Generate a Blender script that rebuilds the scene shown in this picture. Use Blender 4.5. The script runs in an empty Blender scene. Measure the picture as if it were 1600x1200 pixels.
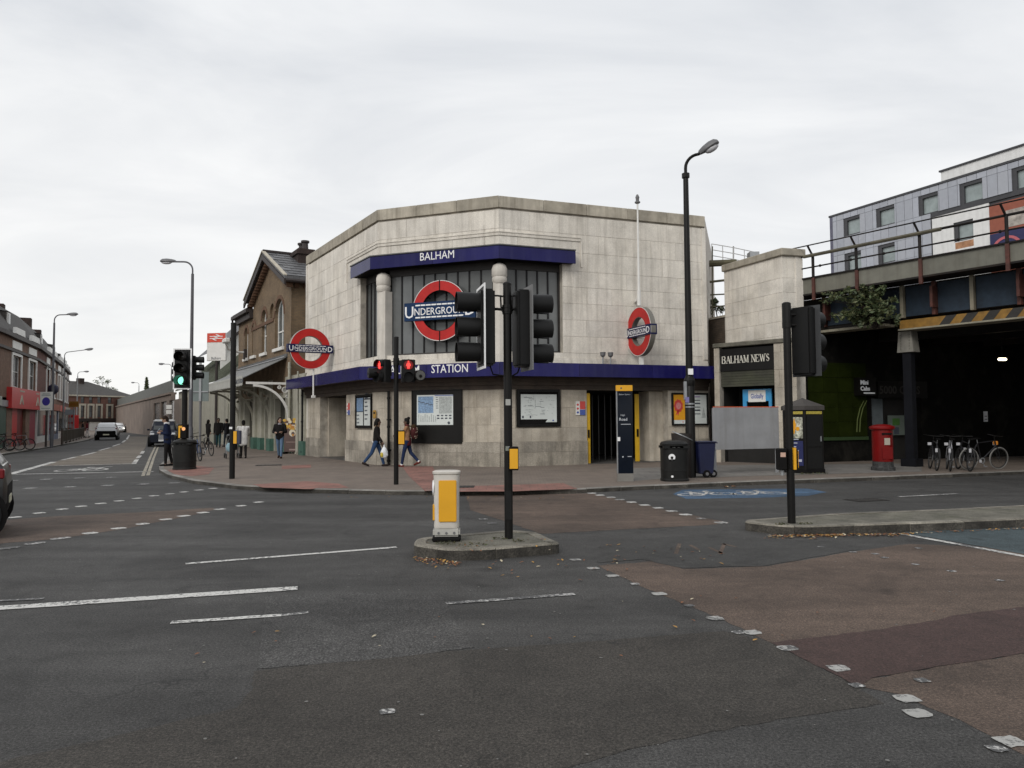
import bpy, bmesh, math, random
from mathutils import Vector, Matrix
random.seed(7)
R = math.radians
SC = bpy.context.scene
COL = SC.collection

# ------------------------------------------------------------------ camera, sky, sun, exposure
FPX, EYE, HOR, ROLL = 1155.0, 1.70, 654.5, R(0.4)
PITCH = math.atan((HOR - 600) / FPX)
_fw = Vector((0, math.cos(PITCH), math.sin(PITCH)))
_up0 = Vector((0, -math.sin(PITCH), math.cos(PITCH)))
_rt0 = Vector((1, 0, 0))
_rt = math.cos(ROLL) * _rt0 - math.sin(ROLL) * _up0
_up = math.sin(ROLL) * _rt0 + math.cos(ROLL) * _up0
cd = bpy.data.cameras.new('camera')
cam = bpy.data.objects.new('camera', cd)
COL.objects.link(cam)
cd.sensor_width = 36.0
cd.lens = FPX / 1600 * 36.0
cd.clip_start, cd.clip_end = 0.05, 6000
cm = Matrix.Identity(4)
for i, v in enumerate((_rt, _up, -_fw)):
    for j in range(3):
        cm[j][i] = v[j]
cm[0][3], cm[1][3], cm[2][3] = 0, 0, EYE
cam.matrix_world = cm
SC.camera = cam

SUN_EL, SUN_AZ = R(34), R(208)      # azimuth measured clockwise from +Y
world = bpy.data.worlds.new('World')
SC.world = world
world.use_nodes = True
wn, wl = world.node_tree.nodes, world.node_tree.links
wn.clear()
w_out = wn.new('ShaderNodeOutputWorld')
w_bg = wn.new('ShaderNodeBackground')
w_sky = wn.new('ShaderNodeTexSky')
w_sky.sky_type = 'NISHITA'
w_sky.sun_disc = False
w_sky.sun_elevation = SUN_EL
w_sky.sun_rotation = SUN_AZ
w_bg.inputs['Strength'].default_value = 0.1
w_tc = wn.new('ShaderNodeTexCoord')
w_sep = wn.new('ShaderNodeSeparateXYZ')
wl.new(w_tc.outputs['Generated'], w_sep.inputs[0])
def wmath(op, a, b):
    n = wn.new('ShaderNodeMath'); n.operation = op
    for k, x in enumerate((a, b)):
        if isinstance(x, (int, float)): n.inputs[k].default_value = x
        else: wl.new(x, n.inputs[k])
    return n.outputs[0]
w_z = wmath('ADD', wmath('MAXIMUM', w_sep.outputs['Z'], 0.0), 0.16)
w_cb = wn.new('ShaderNodeCombineXYZ')
wl.new(wmath('DIVIDE', w_sep.outputs['X'], w_z), w_cb.inputs[0])
wl.new(wmath('MULTIPLY', wmath('DIVIDE', w_sep.outputs['Y'], w_z), 1.7), w_cb.inputs[1])
w_n1 = wn.new('ShaderNodeTexNoise')
w_n1.inputs['Scale'].default_value = 0.95
w_n1.inputs['Detail'].default_value = 6
w_n1.inputs['Roughness'].default_value = 0.55
w_n1.inputs['Distortion'].default_value = 0.6
wl.new(w_cb.outputs[0], w_n1.inputs['Vector'])
w_rp = wn.new('ShaderNodeValToRGB')
w_rp.color_ramp.elements[0].position = 0.30
w_rp.color_ramp.elements[0].color = (6.85, 7.15, 7.6, 1)
w_rp.color_ramp.elements[1].position = 0.66
w_rp.color_ramp.elements[1].color = (9.7, 9.8, 9.9, 1)
wl.new(w_n1.outputs['Fac'], w_rp.inputs[0])
# thin clouds towards the horizon let more of the bright low haze through
w_hz = wn.new('ShaderNodeMapRange')
w_hz.inputs['From Min'].default_value = 0.0
w_hz.inputs['From Max'].default_value = 0.5
w_hz.inputs['To Min'].default_value = 0.75
w_hz.inputs['To Max'].default_value = 0.0
wl.new(w_sep.outputs['Z'], w_hz.inputs['Value'])
w_m1 = wn.new('ShaderNodeMixRGB')
wl.new(w_hz.outputs[0], w_m1.inputs[0])
wl.new(w_rp.outputs[0], w_m1.inputs[1])
w_m1.inputs[2].default_value = (10.6, 10.45, 10.15, 1)
w_m2 = wn.new('ShaderNodeMixRGB')
w_m2.inputs[0].default_value = 0.93            # cloud cover
wl.new(w_sky.outputs[0], w_m2.inputs[1])
wl.new(w_m1.outputs[0], w_m2.inputs[2])
wl.new(w_m2.outputs[0], w_bg.inputs['Color'])
wl.new(w_bg.outputs[0], w_out.inputs['Surface'])

sd = bpy.data.lights.new('sun', 'SUN')
sd.energy = 1.5
sd.angle = R(25)
sd.color = (1.0, 0.96, 0.9)
sun = bpy.data.objects.new('sun', sd)
COL.objects.link(sun)
_sdir = Vector((math.sin(SUN_AZ) * math.cos(SUN_EL), math.cos(SUN_AZ) * math.cos(SUN_EL), math.sin(SUN_EL)))
sun.rotation_euler = _sdir.to_track_quat('Z', 'Y').to_euler()

SC.view_settings.view_transform = 'Standard'
SC.view_settings.look = 'None'
SC.view_settings.exposure = 0.0
SC.view_settings.gamma = 1.0
SC.view_settings.use_curve_mapping = False

# ------------------------------------------------------------------ measuring the photograph (pixels of the 1600x1200 picture)
def ray(px, py):
    return _fw + _rt * ((px - 800) / FPX) + _up * ((600 - py) / FPX)
EYEV = Vector((0, 0, EYE))
def g(px, py, z=0.0):
    d = ray(px, py)
    return EYEV + d * ((z - EYE) / d.z)
def at(px, py, y):
    d = ray(px, py)
    return EYEV + d * (y / d.y)

class Frame:
    """A vertical wall plane: s runs left to right as seen from outside, d goes into the wall, z up."""
    def __init__(self, p0, p1):
        self.o = Vector((p0[0], p0[1], 0)); q = Vector((p1[0], p1[1], 0)) - self.o
        self.len = q.length
        self.u = q.normalized(); self.n = Vector((-self.u.y, self.u.x, 0))
        self.M = Matrix(((self.u.x, self.n.x, 0, self.o.x), (self.u.y, self.n.y, 0, self.o.y), (0, 0, 1, 0), (0, 0, 0, 1)))
        self.yaw = math.atan2(self.u.y, self.u.x)
    def pt(self, s, d=0, z=0):
        return self.M @ Vector((s, d, z))
    def hit(self, px, py, d=0):
        r = ray(px, py); o = self.o + self.n * d
        t = (o - EYEV).dot(self.n) / r.dot(self.n)
        p = EYEV + r * t
        return (p - self.o).dot(self.u), p.z
    def s(self, px, d=0, py=640): return self.hit(px, py, d)[0]
    def z(self, px, py, d=0): return self.hit(px, py, d)[1]

# ------------------------------------------------------------------ materials
def _ramp(nt, fac, stops):
    r = nt.nodes.new('ShaderNodeValToRGB')
    e = r.color_ramp.elements
    while len(e) < len(stops): e.new(0.5)
    for k, (p, c) in enumerate(stops):
        e[k].position = p
        e[k].color = (c, c, c, 1) if isinstance(c, (int, float)) else (*c, 1)
    nt.links.new(fac, r.inputs[0])
    return r.outputs[0]
def _noise(nt, vec, scale, detail=4, rough=0.55, dist=0.0):
    n = nt.nodes.new('ShaderNodeTexNoise')
    n.inputs['Scale'].default_value = scale; n.inputs['Detail'].default_value = detail
    n.inputs['Roughness'].default_value = rough; n.inputs['Distortion'].default_value = dist
    nt.links.new(vec, n.inputs['Vector'])
    return n.outputs['Fac']
def _map(nt, vec, scale):
    m = nt.nodes.new('ShaderNodeMapping'); m.inputs['Scale'].default_value = scale
    nt.links.new(vec, m.inputs['Vector']); return m.outputs[0]
def _mix(nt, fac, a, b, mode='MIX'):
    m = nt.nodes.new('ShaderNodeMixRGB'); m.blend_type = mode
    for k, x in enumerate((fac, a, b)):
        if isinstance(x, (int, float)):
            m.inputs[k].default_value = x if k == 0 else (x, x, x, 1)
        elif isinstance(x, tuple): m.inputs[k].default_value = (*x, 1)
        else: nt.links.new(x, m.inputs[k])
    return m.outputs[0]
MATS = {}
def mat(name, col, rough=0.6, metal=0.0, var=0.12, vs=3.0, bump=0.0, bs=60.0, spec=0.5, rnd=0.0,
        streak=0.0, speck=0.0, speck_s=90.0, dirt=0.0, dirtcol=(0.06, 0.055, 0.045), emit=None, brick=None, coat=0.0, wood=None):
    """Procedural Principled material: broad tone variation, per-piece tone, speckle, rain streaks, dirt patches, bump."""
    m = bpy.data.materials.new(name); m.use_nodes = True
    nt = m.node_tree; b = nt.nodes['Principled BSDF']
    tc = nt.nodes.new('ShaderNodeTexCoord').outputs['Object']
    c = None
    if brick:
        bt = nt.nodes.new('ShaderNodeTexBrick')
        bw, bh, mortar, c2, mc, axis = brick
        bt.inputs['Scale'].default_value = 1.0
        bt.inputs['Brick Width'].default_value = bw; bt.inputs['Row Height'].default_value = bh
        bt.inputs['Mortar Size'].default_value = mortar
        bt.inputs['Color1'].default_value = (*col, 1); bt.inputs['Color2'].default_value = (*c2, 1)
        bt.inputs['Mortar'].default_value = (*mc, 1)
        sp = nt.nodes.new('ShaderNodeSeparateXYZ'); nt.links.new(tc, sp.inputs[0])
        cb = nt.nodes.new('ShaderNodeCombineXYZ')
        if axis == 'wall':
            ad = nt.nodes.new('ShaderNodeMath'); nt.links.new(sp.outputs[0], ad.inputs[0]); nt.links.new(sp.outputs[1], ad.inputs[1])
            nt.links.new(ad.outputs[0], cb.inputs[0]); nt.links.new(sp.outputs[2], cb.inputs[1])
        else:
            nt.links.new(sp.outputs[0], cb.inputs[0]); nt.links.new(sp.outputs[1], cb.inputs[1])
        nt.links.new(cb.outputs[0], bt.inputs['Vector'])
        c = bt.outputs['Color']
    if c is None:
        rg = nt.nodes.new('ShaderNodeRGB'); rg.outputs[0].default_value = (*col, 1); c = rg.outputs[0]
    if var:
        f = _noise(nt, tc, vs, 5, 0.6)
        c = _mix(nt, 1.0, c, _ramp(nt, f, [(0.25, 1 - var * 1.6), (0.75, 1 + var)]), 'MULTIPLY')
    if rnd:
        oi = nt.nodes.new('ShaderNodeObjectInfo')
        c = _mix(nt, 1.0, c, _ramp(nt, oi.outputs['Random'], [(0.0, 1 - rnd * 1.3), (0.5, (1.0, 0.99, 0.97)), (1.0, 1 + rnd)]), 'MULTIPLY')
    if speck:
        f = _noise(nt, tc, speck_s, 2, 0.7)
        c = _mix(nt, 1.0, c, _ramp(nt, f, [(0.30, 1 - speck), (0.5, 1.0), (0.72, 1 + speck * 1.6)]), 'MULTIPLY')
    if streak:
        f = _noise(nt, _map(nt, tc, (2.6, 2.6, 0.16)), 1.6, 6, 0.65)
        c = _mix(nt, _ramp(nt, f, [(0.47, 0.0), (0.70, streak)]), c, dirtcol)
    if dirt:
        f = _noise(nt, tc, 0.9, 8, 0.72, 0.4)
        c = _mix(nt, _ramp(nt, f, [(0.50, 0.0), (0.74, dirt)]), c, dirtcol)
    nt.links.new(c, b.inputs['Base Color'])
    b.inputs['Roughness'].default_value = rough
    b.inputs['Metallic'].default_value = metal
    b.inputs['Specular IOR Level'].default_value = spec
    if coat: b.inputs['Coat Weight'].default_value = coat
    if bump:
        bp = nt.nodes.new('ShaderNodeBump'); bp.inputs['Strength'].default_value = bump; bp.inputs['Distance'].default_value = 0.01
        nt.links.new(_noise(nt, tc, bs, 4, 0.6), bp.inputs['Height'])
        nt.links.new(bp.outputs[0], b.inputs['Normal'])
    if emit:
        b.inputs['Emission Color'].default_value = (*emit[0], 1); b.inputs['Emission Strength'].default_value = emit[1]
    MATS[name] = m
    return m

def asphalt(name, c1, c2, stain=0.35, chip=0.5, rough=0.8):
    m = bpy.data.materials.new(name); m.use_nodes = True
    nt = m.node_tree; b = nt.nodes['Principled BSDF']
    tc = nt.nodes.new('ShaderNodeTexCoord').outputs['Object']
    big = _noise(nt, tc, 0.35, 6, 0.6, 0.5)
    c = _mix(nt, _ramp(nt, big, [(0.35, 0.0), (0.65, 1.0)]), c1, c2)
    tracks = _noise(nt, _map(nt, tc, (0.25, 1.6, 1)), 0.8, 5, 0.6)
    c = _mix(nt, 1.0, c, _ramp(nt, tracks, [(0.3, 1 - stain), (0.7, 1 + stain * 0.6)]), 'MULTIPLY')
    bl = _noise(nt, tc, 1.1, 7, 0.68, 0.6)
    c = _mix(nt, 1.0, c, _ramp(nt, bl, [(0.38, 0.80), (0.47, 1.0), (0.56, 1.0), (0.66, 1.16)]), 'MULTIPLY')
    oil = _noise(nt, tc, 2.3, 3, 0.5)
    c = _mix(nt, 1.0, c, _ramp(nt, oil, [(0.27, 0.66), (0.36, 1.0)]), 'MULTIPLY')
    mid = _noise(nt, tc, 6.0, 6, 0.7)
    c = _mix(nt, 1.0, c, _ramp(nt, mid, [(0.3, 0.82), (0.7, 1.14)]), 'MULTIPLY')
    f = _noise(nt, tc, 55.0, 3, 0.8)
    c = _mix(nt, 1.0, c, _ramp(nt, f, [(0.32, 1 - chip), (0.5, 1.0), (0.68, 1 + chip * 1.5)]), 'MULTIPLY')
    f3 = _noise(nt, tc, 150.0, 2, 0.6)
    c = _mix(nt, 1.0, c, _ramp(nt, f3, [(0.34, 1 - chip * .7), (0.5, 1.0), (0.66, 1 + chip)]), 'MULTIPLY')
    vor = nt.nodes.new('ShaderNodeTexVoronoi'); vor.inputs['Scale'].default_value = 26.0
    nt.links.new(tc, vor.inputs['Vector'])
    fl = _ramp(nt, vor.outputs['Distance'], [(0.0, 1.0), (0.09, 0.0)])
    keep = _ramp(nt, _noise(nt, tc, 3.1, 4, 0.7), [(0.58, 0.0), (0.66, 0.5)])
    c = _mix(nt, _mix(nt, 1.0, fl, keep, 'MULTIPLY'), c, (0.22, 0.21, 0.2))
    # hairline cracks
    v2 = nt.nodes.new('ShaderNodeTexVoronoi'); v2.feature = 'DISTANCE_TO_EDGE'; v2.inputs['Scale'].default_value = 0.45
    dv = nt.nodes.new('ShaderNodeVectorMath'); dv.operation = 'ADD'
    nz = nt.nodes.new('ShaderNodeTexNoise'); nz.inputs['Scale'].default_value = 2.2; nz.inputs['Detail'].default_value = 6
    nt.links.new(tc, nz.inputs['Vector']); nt.links.new(tc, dv.inputs[0]); nt.links.new(nz.outputs['Color'], dv.inputs[1])
    nt.links.new(dv.outputs[0], v2.inputs['Vector'])
    crk = _ramp(nt, v2.outputs['Distance'], [(0.0, 1.0), (0.008, 0.0)])
    ck = _ramp(nt, _noise(nt, tc, 0.5, 3), [(0.52, 0.0), (0.6, 0.75)])
    c = _mix(nt, _mix(nt, 1.0, crk, ck, 'MULTIPLY'), c, (0.015, 0.015, 0.015))
    nt.links.new(c, b.inputs['Base Color'])
    b.inputs['Roughness'].default_value = rough
    b.inputs['Specular IOR Level'].default_value = 0.35
    bp = nt.nodes.new('ShaderNodeBump'); bp.inputs['Strength'].default_value = 0.55; bp.inputs['Distance'].default_value = 0.012
    nt.links.new(f, bp.inputs['Height']); nt.links.new(bp.outputs[0], b.inputs['Normal'])
    return m

def paint_mat(name, col, wear=0.55):
    """Road paint worn through to the tarmac in flakes."""
    m = bpy.data.materials.new(name); m.use_nodes = True
    nt = m.node_tree; b = nt.nodes['Principled BSDF']
    tc = nt.nodes.new('ShaderNodeTexCoord').outputs['Object']
    f = _noise(nt, tc, 22.0, 8, 0.8)
    f2 = _noise(nt, tc, 1.3, 4, 0.6)
    ff = _mix(nt, 0.5, f, f2, 'ADD')
    w = _ramp(nt, ff, [(0.66 + 0.30 * (1 - wear), 0.0), (0.74 + 0.30 * (1 - wear), 1.0)])
    c = _mix(nt, w, col, (0.07, 0.07, 0.07))
    c = _mix(nt, 1.0, c, _ramp(nt, f2, [(0.3, 0.75), (0.7, 1.1)]), 'MULTIPLY')
    nt.links.new(c, b.inputs['Base Color'])
    b.inputs['Roughness'].default_value = 0.7
    return m

def glass_mat(name, col, rough=0.08, spec=0.6):
    return mat(name, col, rough=rough, var=0.25, vs=0.6, spec=spec, rnd=0.25)

m_road = asphalt('asphalt', (0.043, 0.0415, 0.0396), (0.061, 0.0592, 0.0568), 0.35, 0.65)
m_road_warm = asphalt('asphalt warm patch', (0.039, 0.0348, 0.0300), (0.049, 0.0440, 0.0382), 0.2, 0.6)
m_road_light = asphalt('asphalt chipped patch', (0.047, 0.0455, 0.0437), (0.064, 0.062, 0.0597), 0.3, 0.8)
m_road_dark = asphalt('asphalt fresh patch', (0.043, 0.042, 0.040), (0.050, 0.049, 0.047), 0.15, 0.35)
m_brown = asphalt('buff antiskid surfacing', (0.080, 0.058, 0.0455), (0.112, 0.080, 0.062), 0.35, 0.45)
m_maroon = asphalt('maroon antiskid surfacing', (0.052, 0.031, 0.027), (0.062, 0.037, 0.033), 0.2, 0.4)
m_tan = asphalt('worn tan bus lane surfacing', (0.13, 0.11, 0.088), (0.17, 0.145, 0.115), 0.3, 0.3)
m_blue_road = asphalt('blue cycle surfacing', (0.05, 0.092, 0.155), (0.065, 0.12, 0.195), 0.6, 0.5)
m_blue_faded = asphalt('faded blue cycle surfacing', (0.055, 0.075, 0.082), (0.065, 0.09, 0.1), 0.2, 0.4)
m_white_line = paint_mat('white road paint', (0.62, 0.61, 0.58), 0.72)
m_white_worn = paint_mat('worn white road paint', (0.55, 0.54, 0.52), 0.95)
m_stud = paint_mat('tyre greyed stud paint', (0.40, 0.395, 0.375), 0.72)
m_yellow_line = paint_mat('faded yellow line paint', (0.38, 0.34, 0.26), 0.7)
m_pave = mat('pavement paving', (0.195, 0.156, 0.127), rough=0.85, var=0.2, vs=0.9, bump=0.4, bs=70, speck=0.25, speck_s=60, dirt=0.4,
             brick=(0.2, 0.1, 0.006, (0.162, 0.130, 0.107), (0.115, 0.095, 0.079), 'floor'))
m_pave_grey = mat('grey pavement paving', (0.19, 0.18, 0.165), rough=0.85, var=0.2, vs=0.9, bump=0.4, bs=70, speck=0.25, speck_s=60, dirt=0.4,
             brick=(0.9, 0.6, 0.012, (0.165, 0.155, 0.145), (0.1, 0.095, 0.09), 'floor'))
m_tactile = mat('red tactile paving', (0.26, 0.125, 0.10), rough=0.85, var=0.25, vs=1.5, speck=0.2, speck_s=40, dirt=0.5,
             brick=(0.4, 0.4, 0.008, (0.23, 0.11, 0.088), (0.14, 0.085, 0.07), 'floor'))
m_kerb = mat('granite kerb', (0.21, 0.20, 0.185), rough=0.8, var=0.25, vs=2.5, speck=0.35, speck_s=70, rnd=0.2, dirt=0.6, bump=0.35, bs=50)
m_kerbface = mat('dark kerb face', (0.058, 0.053, 0.045), rough=0.95, var=0.45, vs=4.0, speck=0.5, speck_s=45, rnd=0.3, dirt=0.8, dirtcol=(0.02, 0.019, 0.015), bump=0.5, bs=40)  # vertical faces of the stones get a darker material than the tops
m_moss = mat('mossy concrete', (0.13, 0.122, 0.098), rough=0.95, var=0.35, vs=3.0, speck=0.35, speck_s=50, dirt=0.75, dirtcol=(0.055, 0.06, 0.028), bump=0.5, bs=40)
m_stone = mat('weathered limestone', (0.68, 0.642, 0.58), rough=0.85, var=0.13, vs=1.3, rnd=0.05, streak=0.42, speck=0.12, speck_s=35, dirt=0.32,
              dirtcol=(0.20, 0.175, 0.14), bump=0.22, bs=30)
m_stone_low = mat('street worn limestone', (0.47, 0.425, 0.355), rough=0.85, var=0.2, vs=1.6, rnd=0.09, streak=0.4, speck=0.12, speck_s=35, dirt=0.5,
              dirtcol=(0.14, 0.115, 0.085), bump=0.25, bs=30)
m_plinth = mat('dirty limestone plinth', (0.34, 0.31, 0.262), rough=0.9, var=0.28, vs=1.4, rnd=0.1, streak=0.6, speck=0.2, speck_s=30, dirt=0.65,
              dirtcol=(0.085, 0.075, 0.06), bump=0.3, bs=25)
m_joint = mat('dirty mortar', (0.42, 0.385, 0.33), rough=0.95, var=0.3)
m_navy = mat('navy enamel', (0.011, 0.010, 0.088), rough=0.18, var=0.2, vs=0.8, spec=0.22, rnd=0.12, streak=0.12, dirtcol=(0.10, 0.10, 0.16))
m_blue_bar = mat('roundel blue', (0.007, 0.009, 0.055), rough=0.3, var=0.12, spec=0.2)
m_blue_glass = mat('roundel blue glass', (0.006, 0.028, 0.085), rough=0.25, var=0.15, spec=0.2)
m_red = mat('roundel red', (0.46, 0.018, 0.016), rough=0.4, var=0.14, spec=0.25)
m_letter = mat('white lettering', (0.80, 0.80, 0.80), rough=0.4, var=0.04)
m_black = mat('black paint', (0.0075, 0.007, 0.0065), rough=0.42, var=0.2, spec=0.22)
m_visor = mat('black polycarbonate', (0.0095, 0.0095, 0.0095), rough=0.5, var=0.15, spec=0.22)
m_matt = mat('matt black', (0.007, 0.0065, 0.0065), rough=0.8, var=0.2, spec=0.15)
m_greyback = mat('grey backing board', (0.17, 0.17, 0.17), rough=0.6, var=0.1)
m_white = mat('white paint', (0.72, 0.71, 0.68), rough=0.5, var=0.08, dirt=0.12, dirtcol=(0.3, 0.27, 0.22))
m_cream = mat('cream render', (0.36, 0.35, 0.29), rough=0.7, var=0.12, streak=0.25)
m_yellow = mat('yellow panel', (0.72, 0.36, 0.012), rough=0.4, var=0.06)
m_yellow_gate = mat('yellow gate', (0.60, 0.36, 0.015), rough=0.45, var=0.1)
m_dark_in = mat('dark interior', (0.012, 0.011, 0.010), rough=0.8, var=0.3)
m_soffit = mat('brown canopy soffit', (0.062, 0.045, 0.034), rough=0.75, var=0.3, streak=0.3)
m_pane = glass_mat('smoked glass', (0.125, 0.132, 0.134), 0.12, 0.38)
m_pane_l = glass_mat('reflecting glass', (0.10, 0.12, 0.13), 0.06, 0.8)
m_bronze = mat('dark bronze bars', (0.012, 0.0115, 0.013), rough=0.5, var=0.2, spec=0.2)
m_galv = mat('galvanised steel', (0.32, 0.33, 0.34), rough=0.45, metal=0.6, var=0.15)
m_lampgrey = mat('lamp grey', (0.13, 0.13, 0.135), rough=0.5, var=0.12)
m_red_on = mat('lit red man', (0.6, 0.02, 0.02), emit=((1.0, 0.06, 0.05), 1.6), var=0)
m_red_halo = mat('red lens', (0.16, 0.006, 0.006), rough=0.25, var=0, emit=((0.6, 0.01, 0.01), 0.12))
m_green_on = mat('lit green lens', (0.3, 0.9, 0.7), emit=((0.26, 1.0, 0.66), 1.6), var=0)
m_lens_off = mat('unlit lens', (0.03, 0.025, 0.02), rough=0.2, var=0)
# ------------------------------------------------------------------ mesh helpers
WM = {}                                        # world matrix of every thing and part (parts sit at their thing's origin)
class MB:
    def __init__(s, M=None):
        s.v, s.f, s.mi, s.M, s.cur = [], [], [], M, 0
    def mset(s, k): s.cur = k; return s
    def add(s, vs, fs):
        k = len(s.v)
        for p in vs:
            p = Vector(p)
            s.v.append(s.M @ p if s.M is not None else p)
        for f in fs:
            s.f.append([i + k for i in f]); s.mi.append(s.cur)
        return s
    def box(s, a, b):
        (x0, y0, z0), (x1, y1, z1) = a, b
        if x0 > x1: x0, x1 = x1, x0
        if y0 > y1: y0, y1 = y1, y0
        if z0 > z1: z0, z1 = z1, z0
        return s.add([(x0, y0, z0), (x1, y0, z0), (x1, y1, z0), (x0, y1, z0), (x0, y0, z1), (x1, y0, z1), (x1, y1, z1), (x0, y1, z1)],
                     [(3, 2, 1, 0), (4, 5, 6, 7), (0, 1, 5, 4), (1, 2, 6, 5), (2, 3, 7, 6), (3, 0, 4, 7)])
    def cbox(s, c, size):
        return s.box([c[i] - size[i] / 2 for i in range(3)], [c[i] + size[i] / 2 for i in range(3)])
    def quad(s, *p): return s.add(p, [tuple(range(len(p)))])
    def prism(s, poly, z0, z1):
        n = len(poly)
        if sum(poly[i][0] * poly[(i + 1) % n][1] - poly[(i + 1) % n][0] * poly[i][1] for i in range(n)) < 0: poly = poly[::-1]
        return s.add([(x, y, z0) for x, y in poly] + [(x, y, z1) for x, y in poly],
                     [tuple(reversed(range(n))), tuple(range(n, 2 * n))] + [(i, (i + 1) % n, n + (i + 1) % n, n + i) for i in range(n)])
    def slab(s, poly, d0, d1):
        """poly in (s, z), extruded in d from d0 (front) to d1 (back)"""
        n = len(poly)
        if sum(poly[i][0] * poly[(i + 1) % n][1] - poly[(i + 1) % n][0] * poly[i][1] for i in range(n)) < 0: poly = poly[::-1]
        return s.add([(x, d0, z) for x, z in poly] + [(x, d1, z) for x, z in poly],
                     [tuple(range(n)), tuple(reversed(range(n, 2 * n)))] + [(i, n + i, n + (i + 1) % n, (i + 1) % n) for i in range(n)])
    def tube(s, pts, r, n=8, cap=True):
        pts = [Vector(p) for p in pts]
        rs = r if isinstance(r, (list, tuple)) else [r] * len(pts)
        rings = []; ref = None
        for i, p in enumerate(pts):
            t = (pts[min(i + 1, len(pts) - 1)] - pts[max(i - 1, 0)])
            if t.length < 1e-9: t = Vector((0, 0, 1))
            t.normalize()
            if ref is None:
                ref = Vector((1, 0, 0)) if abs(t.x) < 0.9 else Vector((0, 1, 0))
            ref = (ref - t * ref.dot(t)); ref.normalize()
            w = t.cross(ref)
            rings.append([p + (ref * math.cos(2 * math.pi * k / n) + w * math.sin(2 * math.pi * k / n)) * rs[i] for k in range(n)])
        vs = [v for rg in rings for v in rg]; fs = []
        for i in range(len(pts) - 1):
            for k in range(n):
                a, b2 = i * n + k, i * n + (k + 1) % n
                fs.append((a, b2, b2 + n, a + n))
        if cap:
            fs.append(tuple(reversed(range(n)))); fs.append(tuple(range((len(pts) - 1) * n, len(pts) * n)))
        return s.add(vs, fs)
    def lathe(s, prof, n=16, c=(0, 0, 0), axis='z'):
        vs, fs = [], []
        for r, z in prof:
            for k in range(n):
                a = 2 * math.pi * k / n
                x, y = r * math.cos(a), r * math.sin(a)
                v = (x, y, z) if axis == 'z' else (z, x, y) if axis == 'x' else (y, z, x)
                vs.append((v[0] + c[0], v[1] + c[1], v[2] + c[2]))
        for i in range(len(prof) - 1):
            for k in range(n):
                a, b2 = i * n + k, i * n + (k + 1) % n
                fs.append((a, b2, b2 + n, a + n))
        fs.append(tuple(reversed(range(n)))); fs.append(tuple(range((len(prof) - 1) * n, len(prof) * n)))
        return s.add(vs, fs)
    def ring(s, c, r0, r1, d0, d1, n=48, a0=0.0, a1=360.0):
        """annulus in the (s, z) plane, from d0 to d1"""
        full = abs(a1 - a0) >= 359.9
        m = n if full else n + 1
        vs = []
        for k in range(m):
            a = R(a0 + (a1 - a0) * k / n)
            for r in (r0, r1):
                for d in (d0, d1): vs.append((c[0] + r * math.cos(a), d, c[1] + r * math.sin(a)))
        fs = []
        for k in range(n):
            a, b2 = 4 * k, 4 * ((k + 1) % m)
            fs += [(a, a + 2, b2 + 2, b2), (a + 3, a + 1, b2 + 1, b2 + 3), (a + 2, a + 3, b2 + 3, b2 + 2), (a + 1, a, b2, b2 + 1)]
        if not full:
            e = 4 * (m - 1)
            fs += [(0, 1, 3, 2), (e, e + 2, e + 3, e + 1)]
        return s.add(vs, fs)
    def disc(s, c, r, d0, d1, n=24, rz=None):
        rz = rz or r
        return s.slab([(c[0] + r * math.cos(2 * math.pi * k / n), c[1] + rz * math.sin(2 * math.pi * k / n)) for k in range(n)], d0, d1)
    def ball(s, c, r, n=10, m=6):
        rx, ry, rz = r if isinstance(r, (tuple, list)) else (r, r, r)
        vs = [(c[0], c[1], c[2] - rz)]; fs = []
        for i in range(1, m):
            a = -math.pi / 2 + math.pi * i / m
            for k in range(n):
                b2 = 2 * math.pi * k / n
                vs.append((c[0] + rx * math.cos(a) * math.cos(b2), c[1] + ry * math.cos(a) * math.sin(b2), c[2] + rz * math.sin(a)))
        vs.append((c[0], c[1], c[2] + rz))
        for k in range(n):
            fs.append((0, 1 + (k + 1) % n, 1 + k))
            fs.append((len(vs) - 1, len(vs) - 1 - n + k, len(vs) - 1 - n + (k + 1) % n))
        for i in range(m - 2):
            for k in range(n):
                a, b2 = 1 + i * n + k, 1 + i * n + (k + 1) % n
                fs.append((a, b2, b2 + n, a + n))
        return s.add(vs, fs)
    def merge(s, o):
        k = len(s.v); s.v += o.v; s.f += [[i + k for i in f] for f in o.f]; s.mi += o.mi; return s
    def build(s, name, mats, parent=None, world=False, smooth=False, bevel=0.0, kind=None, label=None, seg=1):
        me = bpy.data.meshes.new(name)
        vs = s.v
        if world and parent is not None:
            inv = WM[parent.name].inverted(); vs = [inv @ v for v in vs]
        me.from_pydata([tuple(v) for v in vs], [], s.f)
        for mm in (mats if isinstance(mats, (list, tuple)) else [mats]): me.materials.append(mm)
        if any(s.mi): me.polygons.foreach_set('material_index', s.mi)
        if bevel:
            bm = bmesh.new(); bm.from_mesh(me)
            es = [e for e in bm.edges if len(e.link_faces) == 2 and e.calc_face_angle(0) > 0.6]
            bmesh.ops.bevel(bm, geom=es, offset=bevel, segments=seg, affect='EDGES', clamp_overlap=True)
            bm.to_mesh(me); bm.free()
        if smooth:
            me.polygons.foreach_set('use_smooth', [True] * len(me.polygons))
            try: me.set_sharp_from_angle(angle=R(38))
            except Exception: pass
        me.update()
        o = bpy.data.objects.new(name, me); COL.objects.link(o)
        if parent is not None:
            o.parent = parent; WM[o.name] = WM[parent.name]
        else: WM[o.name] = Matrix.Identity(4)
        if kind: o['kind'] = kind
        if label: o['label'] = label
        return o

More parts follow.
